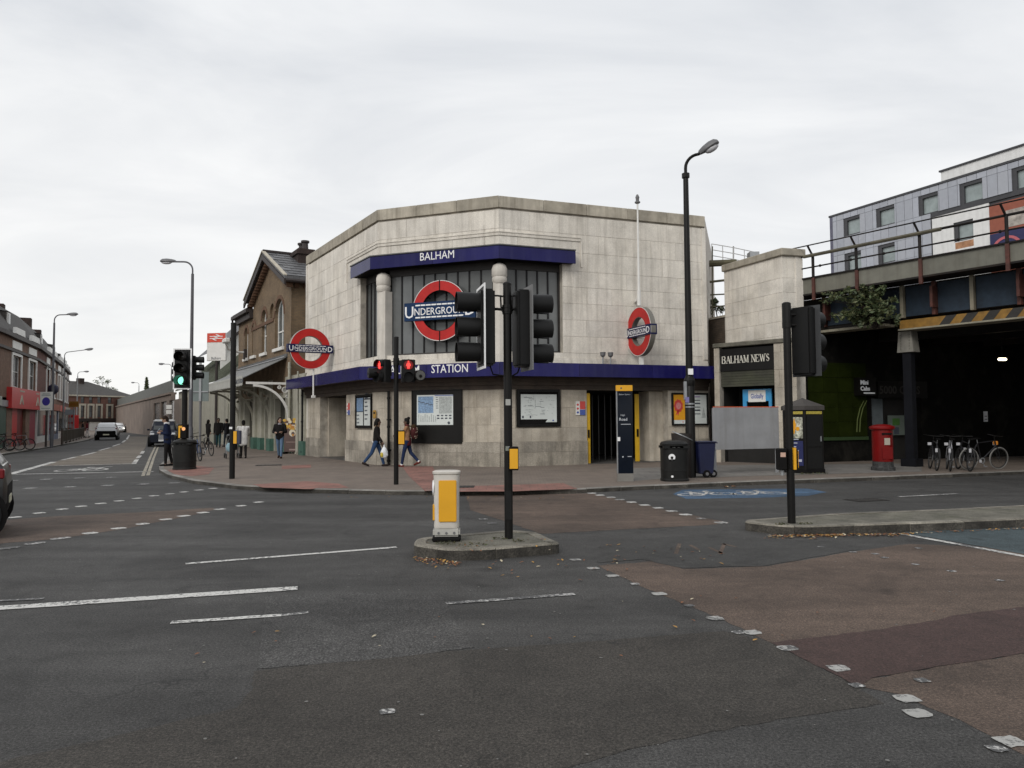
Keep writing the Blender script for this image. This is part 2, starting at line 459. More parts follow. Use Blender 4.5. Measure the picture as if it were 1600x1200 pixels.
def tag(o, label, cat, group=None):
    o['label'] = label; o['category'] = cat
    if group: o['group'] = group
    return o
def thing(name, label, cat, loc=(0, 0, 0), rz=0.0, group=None):
    o = bpy.data.objects.new(name, None); COL.objects.link(o)
    o.empty_display_size = 0.2
    o.location = loc; o.rotation_euler = (0, 0, rz)
    WM[o.name] = Matrix.Translation(Vector(loc)) @ Matrix.Rotation(rz, 4, 'Z')
    return tag(o, label, cat, group)
def fthing(name, label, cat, F, s=0, d=0, z=0, group=None):
    return thing(name, label, cat, F.pt(s, d, z), F.yaw, group)
def structure(o):
    o['kind'] = 'structure'; return o
def dup(root, loc, rz, label, group=None, matmap=None):
    def cp(o, parent):
        c = o.copy(); COL.objects.link(c); c.parent = parent
        for ch in list(o.children): cp(ch, c)
        return c
    r = cp(root, None)
    r.location = loc; r.rotation_euler = (0, 0, rz); r['label'] = label
    WM[r.name] = Matrix.Translation(Vector(loc)) @ Matrix.Rotation(rz, 4, 'Z')
    if group: r['group'] = group
    return r

def text_mb(mb, body, h, c, d, xs=1.0, depth=0.006, align='CENTER', bold=0.0, plane='wall', spacing=1.0, fit=None):
    """Lettering as geometry: h = capital height, c = (s, z) of the baseline middle (or left), at depth d."""
    cu = bpy.data.curves.new('t', 'FONT'); cu.body = body; cu.size = h / 0.73
    cu.align_x = align; cu.extrude = depth / 2; cu.offset = bold * h; cu.resolution_u = 2; cu.space_character = spacing
    o = bpy.data.objects.new('t', cu)
    me = bpy.data.meshes.new_from_object(o)
    if fit:
        lo, hi = min(v.co.x for v in me.vertices), max(v.co.x for v in me.vertices); xs = (fit[1] - fit[0]) / (hi - lo); c = (fit[0] - lo * xs, c[1])
    if plane == 'wall': vs = [(c[0] + v.co.x * xs, d - v.co.z, c[1] + v.co.y) for v in me.vertices]
    else: vs = [(c[0] + v.co.x * xs, c[1] + v.co.y, d + v.co.z) for v in me.vertices]
    mb.add(vs, [tuple(p.vertices) for p in me.polygons])
    bpy.data.objects.remove(o); bpy.data.curves.remove(cu); bpy.data.meshes.remove(me)
    return mb

def offset_poly(pts, o, closed=False):
    """2D polyline moved o to its right-hand side (outside for walls running left to right), mitred."""
    out = []; n = len(pts)
    for i in range(n):
        a = pts[(i - 1) % n] if closed or i > 0 else None
        b = pts[(i + 1) % n] if closed or i < n - 1 else None
        p = Vector(pts[i][:2])
        def nrm(q0, q1):
            t = (Vector(q1[:2]) - Vector(q0[:2])).normalized(); return Vector((t.y, -t.x))
        if a is None: m = nrm(p, b)
        elif b is None: m = nrm(a, p)
        else:
            n1, n2 = nrm(a, p), nrm(p, b)
            m = (n1 + n2); m = m / max(m.length_squared / 2, 0.25) if m.length > 1e-6 else n1
        out.append(p + m * o)
    return out

def band(mb, pts, o0, o1, z0, z1):
    """solid running along a polyline between offsets o0..o1 and heights z0..z1"""
    a, b = offset_poly(pts, o0), offset_poly(pts, o1)
    n = len(pts)
    vs = []
    for i in range(n):
        vs += [(a[i].x, a[i].y, z0), (b[i].x, b[i].y, z0), (b[i].x, b[i].y, z1), (a[i].x, a[i].y, z1)]
    fs = [(0, 1, 2, 3), tuple(4 * (n - 1) + k for k in (3, 2, 1, 0))]
    for i in range(n - 1):
        for k in range(4):
            fs.append((4 * i + k, 4 * (i + 1) + k, 4 * (i + 1) + (k + 1) % 4, 4 * i + (k + 1) % 4))
    return mb.add(vs, fs)

def kerb_stones(path, w, z0, z1, seg, parent, closed=False, m=None, side=1):
    """single kerb stones with open joints along a path; the outer face lies on the path"""
    pts = [Vector(p[:2]) for p in path]
    inn = offset_poly(pts, -w * side, closed)
    if closed: pts = pts + [pts[0]]; inn = inn + [inn[0]]
    cum = [0.0]
    for i in range(len(pts) - 1): cum.append(cum[-1] + (pts[i + 1] - pts[i]).length)
    k = max(1, round(cum[-1] / seg))
    def pos(L):
        for i in range(len(pts) - 1):
            if L <= cum[i + 1] or i == len(pts) - 2:
                t = (L - cum[i]) / max(1e-6, cum[i + 1] - cum[i]); return pts[i].lerp(pts[i + 1], t), inn[i].lerp(inn[i + 1], t)
    for q in range(k):
        a, b = cum[-1] * q / k + .004, cum[-1] * (q + 1) / k - .004
        Ls = [a] + [c for c in cum if a + .03 < c < b - .03] + [b]
        h = z1 + random.uniform(-0.004, 0.004); ch = 0.018; vs = []; fs = []
        for L in Ls:
            o, i_ = pos(L); c = o.lerp(i_, ch / w)
            vs += [(o.x, o.y, z0), (o.x, o.y, h - ch), (c.x, c.y, h), (i_.x, i_.y, h), (i_.x, i_.y, z0)]
        for j in range(len(Ls) - 1):
            for e in range(4): fs.append((5 * j + e, 5 * j + 5 + e, 5 * j + 6 + e, 5 * j + e + 1))
        e = 5 * (len(Ls) - 1)
        fs += [(0, 1, 2, 3, 4), (e + 4, e + 3, e + 2, e + 1, e)]
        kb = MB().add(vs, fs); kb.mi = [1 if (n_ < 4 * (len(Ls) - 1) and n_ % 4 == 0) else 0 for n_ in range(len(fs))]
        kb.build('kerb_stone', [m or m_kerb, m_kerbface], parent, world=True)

def block_wall(F, s0, s1, levels, bw, openings, parent, m, d=0.0, thick=0.25, gap=0.006, name='stone_block', joint=None, rough=0.006, off=0.0):
    """Coursed masonry in single blocks with recessed joints, left open at openings = [(s0, s1, z0, z1)]."""
    jm = MB(F.M)
    for r in range(len(levels) - 1):
        z0, z1 = levels[r], levels[r + 1]
        free = [(s0, s1)]
        for (a, b, c, e) in openings:
            if c < z1 - 0.02 and e > z0 + 0.02:
                nf = []
                for (p, q) in free:
                    if b <= p or a >= q: nf.append((p, q)); continue
                    if a > p + 0.01: nf.append((p, a))
                    if b < q - 0.01: nf.append((b, q))
                free = nf
        for (p, q) in free:
            jm.box((p, d + 0.010, z0), (q, d + thick, z1))
            cuts = [p]
            x = math.floor(p / bw) * bw + (bw * 0.5 if r % 2 else 0.0) + off
            while x < q:
                if x > cuts[-1] + bw * 0.3 and x < q - bw * 0.3: cuts.append(x + random.uniform(-0.06, 0.06) * bw)
                x += bw
            cuts.append(q)
            for k in range(len(cuts) - 1):
                a, b = cuts[k] + gap / 2, cuts[k + 1] - gap / 2
                if b - a < 0.02: continue
                c, e = z0 + gap / 2, z1 - gap / 2
                f = d - random.uniform(0, rough); bv = 0.005
                mb = MB(F.M)
                mb.add([(a, f + bv, c), (b, f + bv, c), (b, f + bv, e), (a, f + bv, e),
                        (a + bv, f, c + bv), (b - bv, f, c + bv), (b - bv, f, e - bv), (a + bv, f, e - bv),
                        (a, d + 0.06, c), (b, d + 0.06, c), (b, d + 0.06, e), (a, d + 0.06, e)],
                       [(4, 5, 6, 7), (0, 1, 5, 4), (1, 2, 6, 5), (2, 3, 7, 6), (3, 0, 4, 7),
                        (8, 9, 1, 0), (9, 10, 2, 1), (10, 11, 3, 2), (11, 8, 0, 3)])
                mb.build(name, m, parent, world=True)
    return jm.build('mortar', joint or m_joint, parent, world=True, kind='stuff')

def wall_boxes(F, s0, s1, z0, z1, openings, d=0.0, thick=0.25):
    """plain wall with rectangular holes, as one mesh builder"""
    mb = MB(F.M)
    zs = sorted(set([z0, z1] + [z for o in openings for z in o[2:4] if z0 < z < z1]))
    for r in range(len(zs) - 1):
        a, b = zs[r], zs[r + 1]
        ops = sorted([o for o in openings if o[2] < b - 1e-4 and o[3] > a + 1e-4])
        x = s0
        for o in ops:
            if o[0] > x + 1e-4: mb.box((x, d, a), (o[0], d + thick, b))
            x = max(x, o[1])
        if x < s1 - 1e-4: mb.box((x, d, a), (s1, d + thick, b))
    return mb

def window(F, s0, s1, z0, z1, parent, d=0.12, cols=2, rows=2, mf=None, mp=None, fw=0.06, bars=0.035, name='window'):
    """a framed window in a hole: frame with bars (part), panes (sub-parts)"""
    mf, mp = mf or m_white, mp or m_pane_l
    mb = MB(F.M)
    mb.box((s0, d, z0), (s0 + fw, d + 0.07, z1)).box((s1 - fw, d, z0), (s1, d + 0.07, z1))
    mb.box((s0 + fw, d, z0), (s1 - fw, d + 0.07, z0 + fw)).box((s0 + fw, d, z1 - fw), (s1 - fw, d + 0.07, z1))
    a, b, c, e = s0 + fw, s1 - fw, z0 + fw, z1 - fw
    for k in range(1, cols):
        x = a + (b - a) * k / cols; mb.box((x - bars / 2, d + 0.004, c), (x + bars / 2, d + 0.066, e))
    for k in range(1, rows):
        y = c + (e - c) * k / rows; mb.box((a, d + 0.008, y - bars / 2), (b, d + 0.062, y + bars / 2))
    w = mb.build(name, mf, parent, world=True)
    for i in range(cols):
        for j in range(rows):
            x0, x1 = a + (b - a) * i / cols, a + (b - a) * (i + 1) / cols
            y0, y1 = c + (e - c) * j / rows, c + (e - c) * (j + 1) / rows
            MB(F.M).box((x0, d + 0.03, y0), (x1, d + 0.042, y1)).build('pane', mp, w, world=True)
    return w
# ------------------------------------------------------------------ ground, roads, pavements
def xy(v): return (v.x, v.y)
def rough_poly(pts, amp, step):
    out = []; n = len(pts)
    for i in range(n):
        a, b = Vector(pts[i]), Vector(pts[(i + 1) % n]); L = (b - a).length
        k = max(1, min(60, int(L / step)))
        nn = Vector((-(b - a).y, (b - a).x)).normalized()
        for q in range(k):
            p = a.lerp(b, q / k) + nn * (random.gauss(0, amp) if q else 0)
            out.append((p.x, p.y))
    return out
def sheet(name, pts, z, m, kind='structure', amp=0.0, step=0.25):
    if amp: pts = rough_poly(pts, amp, step)
    mb = MB(); n = len(pts)
    if sum(pts[i][0] * pts[(i + 1) % n][1] - pts[(i + 1) % n][0] * pts[i][1] for i in range(n)) < 0: pts = pts[::-1]
    mb.add([(x, y, z) for x, y in pts], [tuple(range(n))])
    return mb.build(name, m, kind=kind)
def G(*pp, z=0.0): return [xy(g(x, y, z)) for x, y in pp]

gm = MB(); gm.quad((-900, -300, 0), (900, -300, 0), (900, 3000, 0), (-900, 3000, 0))
gm.build('road', m_road, kind='structure')

sheet('road_patch', G((396, 1049), (560, 1030), (700, 1018), (905, 1004), (1130, 986), (1205, 1004), (1340, 1074), (1382, 1100), (1230, 1122), (1085, 1150), (980, 1172), (840, 1215), (-20, 1215), (-20, 1196), (180, 1150), (370, 1106), (392, 1080)), 0.0022, m_road_warm, amp=0.006, step=0.06)
sheet('road_patch', G((402, 1046), (416, 932), (560, 926), (690, 930), (720, 985), (742, 1012), (600, 1030)), 0.0034, m_road_light, amp=0.006, step=0.06)
sheet('road_patch', G((940, 850), (1060, 838), (1165, 842), (1310, 846), (1345, 858), (1300, 866), (1200, 884), (1065, 888), (1000, 874), (935, 880)), 0.0045, m_road_dark, amp=0.015, step=0.12)
sheet('antiskid_surfacing', G((728, 774), (925, 771), (1028, 794), (1140, 817), (1112, 820), (1000, 826), (846, 834), (790, 815), (735, 797)), 0.0022, m_brown, amp=0.01, step=0.15)
sheet('antiskid_surfacing', G((935, 884), (1035, 876), (1066, 889), (1200, 885), (1325, 863), (1420, 850), (1640, 858), (1640, 944), (1490, 962), (1468, 969), (1360, 986), (1205, 1005), (1130, 968), (1010, 920)), 0.0022, m_brown, amp=0.01, step=0.12)
sheet('antiskid_surfacing', G((1205, 1005), (1360, 986), (1468, 969), (1490, 962), (1640, 944), (1640, 1016), (1480, 1040), (1362, 1060), (1342, 1073)), 0.0045, m_maroon, amp=0.006, step=0.08)
sheet('antiskid_surfacing', G((1362, 1060), (1480, 1040), (1640, 1016), (1640, 1230), (1600, 1180), (1500, 1125), (1405, 1085), (1342, 1073)), 0.0022, m_brown, amp=0.01, step=0.1)
sheet('antiskid_surfacing', G((0, 813), (90, 806.5), (230, 800), (332, 793.5), (338, 796), (287, 808), (185, 828), (83, 843), (-30, 852), (-30, 815)), 0.0022, m_brown, amp=0.01, step=0.15)
sheet('bus_lane_surfacing', G((97, 718), (150, 706), (189, 694.5), (202, 682), (231, 682), (228, 698), (209, 725), (66, 728.5)), 0.0022, m_tan, amp=0.012, step=0.3)
sheet('bus_lane_surfacing', G((1408, 832), (1640, 822), (1640, 875), (1600, 866)), 0.0035, m_blue_faded, amp=0.006, step=0.1)
sheet('cycle_lane_patch', G((1052, 772), (1066, 765.5), (1160, 764), (1262, 763.5), (1292, 769), (1262, 775), (1180, 778), (1072, 779.5)), 0.0022, m_blue_road, amp=0.012, step=0.2)

def line_mb(mb, p0, p1, w, z=0.0068):
    a, b = g(*p0), g(*p1); t = (b - a); t.z = 0; t.normalize(); n = Vector((-t.y, t.x, 0)) * (w / 2)
    k = max(1, min(40, int((b - a).length / 0.25)))
    L, Rr = [], []
    for i in range(k + 1):
        p = a.lerp(b, i / k)
        j1, j2 = 1 + random.uniform(-0.07, 0.07), 1 + random.uniform(-0.07, 0.07)
        L.append((p.x + n.x * j1, p.y + n.y * j1, z)); Rr.append((p.x - n.x * j2, p.y - n.y * j2, z))
    mb.add(L + Rr, [(i, k + 1 + i, k + 2 + i, i + 1) for i in range(k)])
    return mb
mb = MB()
line_mb(mb, (-60, 955), (465, 919.5), 0.17); line_mb(mb, (290, 881.5), (620, 855.5), 0.10); line_mb(mb, (267, 973.5), (440, 962), 0.085)
line_mb(mb, (1405, 834), (1680, 884.5), 0.11)
mb.build('lane_line', m_white_line, kind='structure')
mb = MB()
line_mb(mb, (440, 962), (482, 957.5), 0.07); line_mb(mb, (697, 943.5), (898, 929), 0.085); line_mb(mb, (-30, 941), (68, 936), 0.07); line_mb(mb, (1405, 776.5), (1498, 771.5), 0.12)
mb.build('lane_line', m_white_worn, kind='structure')
mb = MB()
for a_, b_ in (((1056, 866), (1062, 850)), ((1078, 852), (1092, 860)), ((1108, 856), (1130, 866)), ((1128, 850), (1150, 855)), ((1125, 866), (1132, 850))): line_mb(mb, a_, b_, 0.05, .0062)
mb.build('trench_seam', m_brown, kind='stuff')
mb = MB()
line_mb(mb, (14, 741.5), (240, 737), 0.22); line_mb(mb, (14, 741.5), (84, 722), 0.24); line_mb(mb, (62, 728.5), (212, 724.5), 0.16)
for a, b in (((97, 719), (119, 714)), ((127, 712), (149, 707)), ((155, 704), (172, 699.5)), ((176, 697.5), (188, 693.5)), ((191, 691.5), (196, 688)), ((198, 686.5), (202, 680)),
             ((209, 725), (214, 718)), ((215, 716), (219, 712)), ((221, 709), (224, 705))):
    line_mb(mb, a, b, 0.17)
mb.build('stop_line', m_white_line, kind='structure')
mb = MB()
line_mb(mb, (223, 744), (236, 712), 0.10); line_mb(mb, (236, 712), (243, 697), 0.10); line_mb(mb, (231, 743), (240, 716), 0.10); line_mb(mb, (240, 716), (247, 699), 0.10)
mb.build('double_yellow_line', m_yellow_line, kind='structure')
# crossing studs and worn dashes
mb, mw = MB(), MB()
def stud(m, px, py, a=0.0, w=0.16, l=0.16):
    c = g(px, py); ca, sa = math.cos(a), math.sin(a); vs = []
    for k in range(14):
        an = 2 * math.pi * k / 14; q = max(abs(math.cos(an)), abs(math.sin(an))); x, y = .5 * math.cos(an) / q, .5 * math.sin(an) / q
        e = random.uniform(.90, 1.06); x *= e; y *= e
        x *= l; y *= w
        vs.append((c.x + x * ca - y * sa, c.y + x * sa + y * ca, 0.0068))
    m.add(vs, [tuple(range(14))])
for p in ((23.6, 808.6), (61, 802), (97.6, 796), (126.5, 791.5), (157.5, 787), (186, 783), (213.7, 779), (240.6, 775), (265, 772), (287.7, 769), (311, 766), (333, 763.5)): stud(mb, *p, a=0.9, w=0.2, l=0.2)
for p in ((343.5, 796), (316.6, 801.4), (287, 806.6), (258.8, 812), (223, 819), (185, 826), (141, 833.5), (377, 790.7), (403.7, 785)): stud(mb, *p, a=0.9, w=0.2, l=0.2)
for p in ((95, 841.6), (55, 849.5), (12, 857)): stud(mw, *p, a=0.9, w=0.16, l=0.28)
for p in ((72, 749), (124, 747), (174, 746), (48, 763), (109, 761), (168, 758.7), (223.6, 756.7), (272, 754.8), (20, 751)): stud(mw, *p, a=0.0, w=0.28, l=0.28)
for p in ((925, 771), (937, 774), (955, 777.5), (968, 781), (987, 785), (1007, 789.5), (1028, 794), (1049.5, 799), (1071, 804.5), (1126.7, 817)): stud(mb, *p, a=0.2, w=0.2, l=0.2)
for p in ((755.5, 811.6), (768.6, 818), (1095.6, 810.5)): stud(mw, *p, a=0.2, w=0.16, l=0.16)
mn = MB()
for p in ((898.7, 875), (927, 888.5), (957.6, 900.5), (1030, 928.6), (1117, 967), (1175.5, 989), (1230.6, 1013.7), (1310.5, 1045), (1417, 1092.5), (1434, 1115.7), (1579, 1160)): stud(mn, *p, a=0.2, w=0.12, l=0.14)
for p in ((992.5, 913), (1077, 947), (1153, 989), (1338.6, 1072), (1557.6, 1171), (1440.6, 1064), (1333, 863), (1367.5, 866), (1382, 872), (1430.5, 882.5), (1487, 893), (1562, 907.6), (1283, 855), (1435, 857), (605, 1113)): stud(mw, *p, a=0.2, w=0.08, l=0.09)
mb.build('crossing_studs', m_white_line, kind='structure')
mn.build('crossing_studs', m_stud, kind='structure')
mw.build('worn_studs', m_white_worn, kind='structure')
# small pale chips and flattened gum on the tarmac
mb = MB()
for k in range(420):
    x = random.uniform(-7, 9); y = random.uniform(3.0, 16)
    r = random.choice((.004, .006, .008, .012))
    mb.add([(x + r * random.uniform(.6, 1.3) * math.cos(a), y + r * random.uniform(.6, 1.3) * math.sin(a), 0.0085) for a in [i * 1.047 for i in range(6)]], [tuple(range(6))])
mb.build('gum_spots', mat('old gum', (0.17, 0.165, 0.155), rough=0.8), kind='stuff')
# iron covers
def cover(px, py, w, l, rz, z, name='drain_cover', zz=0.0):
    c = g(px, py, zz); mb = MB(Matrix.Translation((c.x, c.y, z)) @ Matrix.Rotation(rz, 4, 'Z'))
    mb.box((-l / 2, -w / 2, 0.0), (l / 2, w / 2, 0.006))
    for k in range(7): mb.box((-l / 2 + l * (k + .3) / 7, -w / 2 + .04, 0.006), (-l / 2 + l * (k + .7) / 7, w / 2 - .04, 0.012))
    return structure(mb.build(name, mat('cast iron', (0.03, 0.027, 0.024), rough=0.7, var=0.3, speck=0.3), None))
cover(1354, 781.5, 0.45, 0.75, 0.3, 0.006)

# blue cycle patch symbol and bus stop-box cycle symbol
def cycle_symbol(c, rz, L, H, m, z):
    M = Matrix.Translation((c[0], c[1], z)) @ Matrix.Rotation(rz, 4, 'Z') @ Matrix.Diagonal((L, H, 1, 1))
    mb = MB(M)
    def arc(cx, cy, r, w, n=18):
        vs = []; fs = []
        for k in range(n):
            a = 2 * math.pi * k / n
            vs += [(cx + (r - w) * math.cos(a), cy + (r - w) * math.sin(a) , 0), (cx + r * math.cos(a), cy + r * math.sin(a), 0)]
        for k in range(n): fs.append((2 * k, 2 * k + 1, (2 * k + 3) % (2 * n), (2 * k + 2) % (2 * n)))
        mb.add(vs, fs)
    def seg(p, q, w=0.05, dz=0.0008):
        p, q = Vector((*p, 0)), Vector((*q, 0)); t = (q - p).normalized(); n = Vector((-t.y, t.x, 0)) * w / 2
        mb.add([p + n + Vector((0, 0, dz)), p - n + Vector((0, 0, dz)), q - n + Vector((0, 0, dz)), q + n + Vector((0, 0, dz))], [(0, 1, 2, 3)])
    arc(0.23, 0.26, 0.23, 0.06); arc(0.77, 0.26, 0.23, 0.06)
    seg((0.23, 0.26), (0.38, 0.66), dz=.001); seg((0.38, 0.66), (0.66, 0.66), dz=.0014); seg((0.66, 0.66), (0.48, 0.26), dz=.0018); seg((0.48, 0.26), (0.23, 0.26), dz=.0022)
    seg((0.48, 0.26), (0.36, 0.72), dz=.0026); seg((0.77, 0.26), (0.64, 0.78), dz=.003); seg((0.64, 0.80), (0.76, 0.86), dz=.0034); seg((0.30, 0.76), (0.44, 0.76), 0.06, dz=.0038)
    return mb.build('cycle_symbol', m, kind='structure')
a, b = g(78, 737), g(160, 735.5)
cycle_symbol((a.x, a.y - 0.2), math.atan2(b.y - a.y, b.x - a.x), (b - a).length, 3.0, m_white_line, 0.0068)
a, b = g(1068, 776), g(1160, 773)
cycle_symbol((a.x, a.y), math.atan2(b.y - a.y, b.x - a.x), (b - a).length, 1.1, m_white_line, 0.0055)
a, b = g(1152, 774.5), g(1240, 772)
cycle_symbol((a.x, a.y), math.atan2(b.y - a.y, b.x - a.x), (b - a).length, 1.1, m_white_line, 0.0055)

# ---- building lines
C1 = Vector((-0.40, 24.8)); C0 = Vector((-4.80, 26.4)); LL = Vector((-9.45, 33.9)); RR = Vector((7.31, 27.6))
FC, FL, FR = Frame(C0, C1), Frame(LL, C0), Frame(C1, RR)
UST = (LL - C0).normalized()                       # along the left street, going away
PAVE_Z = 0.10
# station corner pavement
kerb_near = [(-88.0, 168.0 - 4), (-39.5, 86.0), (-22.4, 50.0), (-15.0, 32.2), (-13.0, 27.3)] + G((249, 738), (262, 746), (300, 755.5), (370, 764.5), (480, 770.5), (620, 773.5), (760, 773.5), (900, 771), (1000, 765.5), (1100, 761), (1200, 757.2), (1400, 749.5), (1600, 741)) + [(30.0, 28.2)]
kn = [Vector(p) for p in kerb_near]
pv = MB()
back = [(38, 44), (10, 60), (-10, 62), (-60, 140), (-80, 172)]
pv.prism([(p.x, p.y) for p in offset_poly(kn, -0.148)] + back, -0.06, PAVE_Z)
pave = structure(pv.build('pavement', m_pave))
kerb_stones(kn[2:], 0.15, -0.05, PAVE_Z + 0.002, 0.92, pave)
kk = MB(); band(kk, kn[:3], -0.15, 0.0, -0.05, PAVE_Z + 0.002); kk.build('kerb', m_kerb, pave, world=True)
# grey slab area on the right-hand footway
sheet('pavement_patch', G((985, 752), (1040, 748), (1240, 742), (1440, 737), (1440, 724), (1120, 727), (960, 733), z=.1) , PAVE_Z + 0.004, m_pave_grey)
for poly in (((262, 735), (300, 727), (335, 731), (326, 741), (300, 744), (275, 742)), ((395, 757), (480, 752), (530, 756), (545, 762), (480, 764.5), (410, 762)),
             ((628, 729), (676, 729), (684, 744), (690, 766), (664, 767.5), (640, 745)), ((690, 761), (820, 757), (880, 755), (902, 764), (800, 768), (694, 768.5)), ((440, 728), (486, 726), (486, 731), (440, 733))):
    sheet('tactile_paving', G(*poly, z=.1), PAVE_Z + 0.004, m_tactile, amp=0.004, step=0.3)
mb = MB(); line_mb(mb, (628, 744), (690, 743), 0.03)
c = cover(718, 761, 0.5, 0.7, 0.0, PAVE_Z + 0.006, 'access_cover', .1)
cover(420, 727, 0.5, 0.9, 0.3, PAVE_Z + 0.005, 'access_cover', .1)
# left-hand footway
lk = [Vector(p) for p in ([(-17.0, 14.0)] + G((-60, 722), (0, 712.5), (30, 707.5), (80, 699.5), (120, 692), (142, 687.5), (160, 682), (172, 677)) + [(-66, 128), (-112, 205)])]
pv = MB()
pv.prism([(p.x, p.y) for p in offset_poly(lk, -0.148)] + [(-160, 215), (-90, 120), (-60, 40), (-40, 14)], -0.06, PAVE_Z)
lpave = structure(pv.build('pavement', m_pave))
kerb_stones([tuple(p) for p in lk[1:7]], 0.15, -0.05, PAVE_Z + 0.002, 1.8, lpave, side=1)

# ---- traffic islands
def island(name, poly, z, m_top, parent_kind='structure', seg=0.9, dirt=True):
    n = len(poly)
    if sum(poly[i][0] * poly[(i + 1) % n][1] - poly[(i + 1) % n][0] * poly[i][1] for i in range(n)) > 0: poly = poly[::-1]   # clockwise: inside on the right
    inner = offset_poly(poly, 0.03, True)
    mb = MB(); mb.prism([(p.x, p.y) for p in inner], -0.05, z - 0.004)
    o = mb.build(name, m_top, kind=parent_kind)
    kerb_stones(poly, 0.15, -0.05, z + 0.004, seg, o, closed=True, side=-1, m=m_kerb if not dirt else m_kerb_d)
    return o
m_kerb_d = mat('dirty mossy kerb', (0.20, 0.185, 0.155), rough=0.95, var=0.35, vs=3.5, speck=0.4, speck_s=60, rnd=0.2, dirt=0.8, dirtcol=(0.05, 0.048, 0.03), bump=0.6, bs=45)
def round_poly(c, rad, n=6):
    out = []; m = len(c)
    for i in range(m):
        p, a, b = Vector(c[i]), Vector(c[i - 1]), Vector(c[(i + 1) % m]); r = rad[i]
        ta, tb = (a - p).normalized(), (b - p).normalized(); ang = ta.angle(tb); L = min(r / math.tan(ang / 2), (a - p).length * .45, (b - p).length * .45); r = L * math.tan(ang / 2)
        bis = (ta + tb).normalized(); cen = p + bis * (r / math.sin(ang / 2)); q0, q1 = p + ta * L - cen, p + tb * L - cen
        tot = q0.angle_signed(q1) if q0.length > 1e-6 else 0
        for k in range(n + 1):
            v = q0.copy(); v.rotate(Matrix.Rotation(-tot * k / n, 2)); out.append((cen.x + v.x, cen.y + v.y))
    return out
isl = round_poly(G((646, 868), (700, 877), (760, 875), (877, 865)) + G((838, 833), (800, 829), (650, 842), z=0.12), (.26, .8, .8, .10, .10, .4, .30))
traffic_island = island('traffic_island', isl, 0.13, m_moss, seg=0.8)
isr = round_poly(G((1163, 829), (1240, 838), (1480, 829), (1700, 820)) + G((1700, 786), (1290, 804), (1166, 813), z=0.12), (.2, 1.2, 1, .2, .2, 1, .2))
island('traffic_island', isr, 0.13, m_moss, seg=0.9)

# fallen leaves
lf = [mat('leaf ochre', (0.40, 0.22, 0.05), rough=0.7, var=0.3), mat('leaf russet', (0.19, 0.075, 0.03), rough=0.7, var=0.3), mat('leaf pale', (0.48, 0.42, 0.30), rough=0.7, var=0.2)]
mb = MB()
def leaf(p, s, zb=0.01):
    a = random.uniform(0, 6.28); t = random.uniform(-.35, .35); ca, sa = math.cos(a), math.sin(a)
    pts = [(-1, 0), (-.45, .5), (.25, .45), (1, 0), (.25, -.42), (-.45, -.52)]
    mb.cur = random.choices((0, 1, 2), (3, 5, 1.6))[0]
    mb.add([(p.x + s * (x * ca - y * sa), p.y + s * (x * sa + y * ca), zb + s * (0.25 + t * x + 0.3 * abs(y))) for x, y in pts], [(0, 1, 2, 3), (0, 3, 4, 5)])
def leaf_band(p0, p1, n, spread, s0=.018, s1=.04):
    for k in range(n):
        t = random.random(); leaf(g(p0[0] + (p1[0] - p0[0]) * t, p0[1] + (p1[1] - p0[1]) * t + abs(random.gauss(0, spread))), random.uniform(s0, s1))
leaf_band((1195, 838), (1420, 834.5), 330, 2.2, .014, .034); leaf_band((1420, 834), (1600, 826), 70, 1.0, .015, .03)
leaf_band((648, 871), (720, 880), 90, 4.5, .014, .03); leaf_band((760, 877), (1000, 872), 30, 16, .014, .03); leaf_band((1130, 761), (1150, 760), 14, 1.2, .03, .05)
leaf_band((930, 850), (1130, 860), 24, 14, .015, .03); leaf_band((500, 775), (900, 776), 18, 5, .02, .035); leaf_band((200, 1000), (1500, 900), 26, 50, .012, .026)
for k in range(26): leaf(g(random.uniform(655, 860), random.uniform(842, 862), .13), random.uniform(.012, .026), .135)
mb.build('fallen_leaves', lf, kind='stuff')
# ------------------------------------------------------------------ the corner station
ZP = PAVE_Z
ZTOP = FC.z(778, 305) if False else 9.28
station = thing('station_building', 'corner station building of pale limestone blocks with navy fascias and a faceted front', 'station', (C1.x, C1.y, 0), 0)
# wall heights read off the corner nearest the camera
Z_COP = 8.82; Z_FT, Z_FB = 7.52, 7.06
Z_WT, Z_WB = 6.86, 3.98
Z_CT, Z_CB = 3.56, 3.10
Z_DR = 2.70
ld = [FL.s(480), FL.s(499), FL.s(540)]
# --- openings
wl0, wl1 = FL.s(563, .0, 480), FL.s(586, 0, 480)
wc0, wc1 = 0.34, FC.len - 0.30
wr0, wr1 = 0.26, FR.s(879, 0, 470)
up_l = [(wl0, FL.len, Z_WB, Z_FT)]
up_c = [(0.0, FC.len, Z_WB, Z_FT)]
up_r = [(0.0, wr1, Z_WB, Z_FT)]
dl0, dl1 = FL.s(500), FL.s(541)
dr0, dr1 = FR.s(917), FR.s(1044)
pl = (FL.s(555), FL.s(582), FL.z(568, 672), FL.z(568, 614))
pr = (FR.s(805.5), FR.s(877), FR.z(840, 669), FR.z(840, 605))
lo_l = [(dl0, dl1, 0, Z_DR), pl]
lo_r = [(dr0, dr1, 0, Z_DR), pr]
lev_up = [Z_CT, Z_WB, 4.56, 5.14, 5.72, 6.30, Z_WT, Z_FT, 8.17, Z_COP]
for F, ops, bw, off in ((FL, up_l, 1.05, .3), (FC, up_c, 1.17, 0), (FR, up_r, 1.05, .1)):
    block_wall(F, 0, F.len, lev_up, bw, ops, station, m_stone, thick=0.35, off=off)
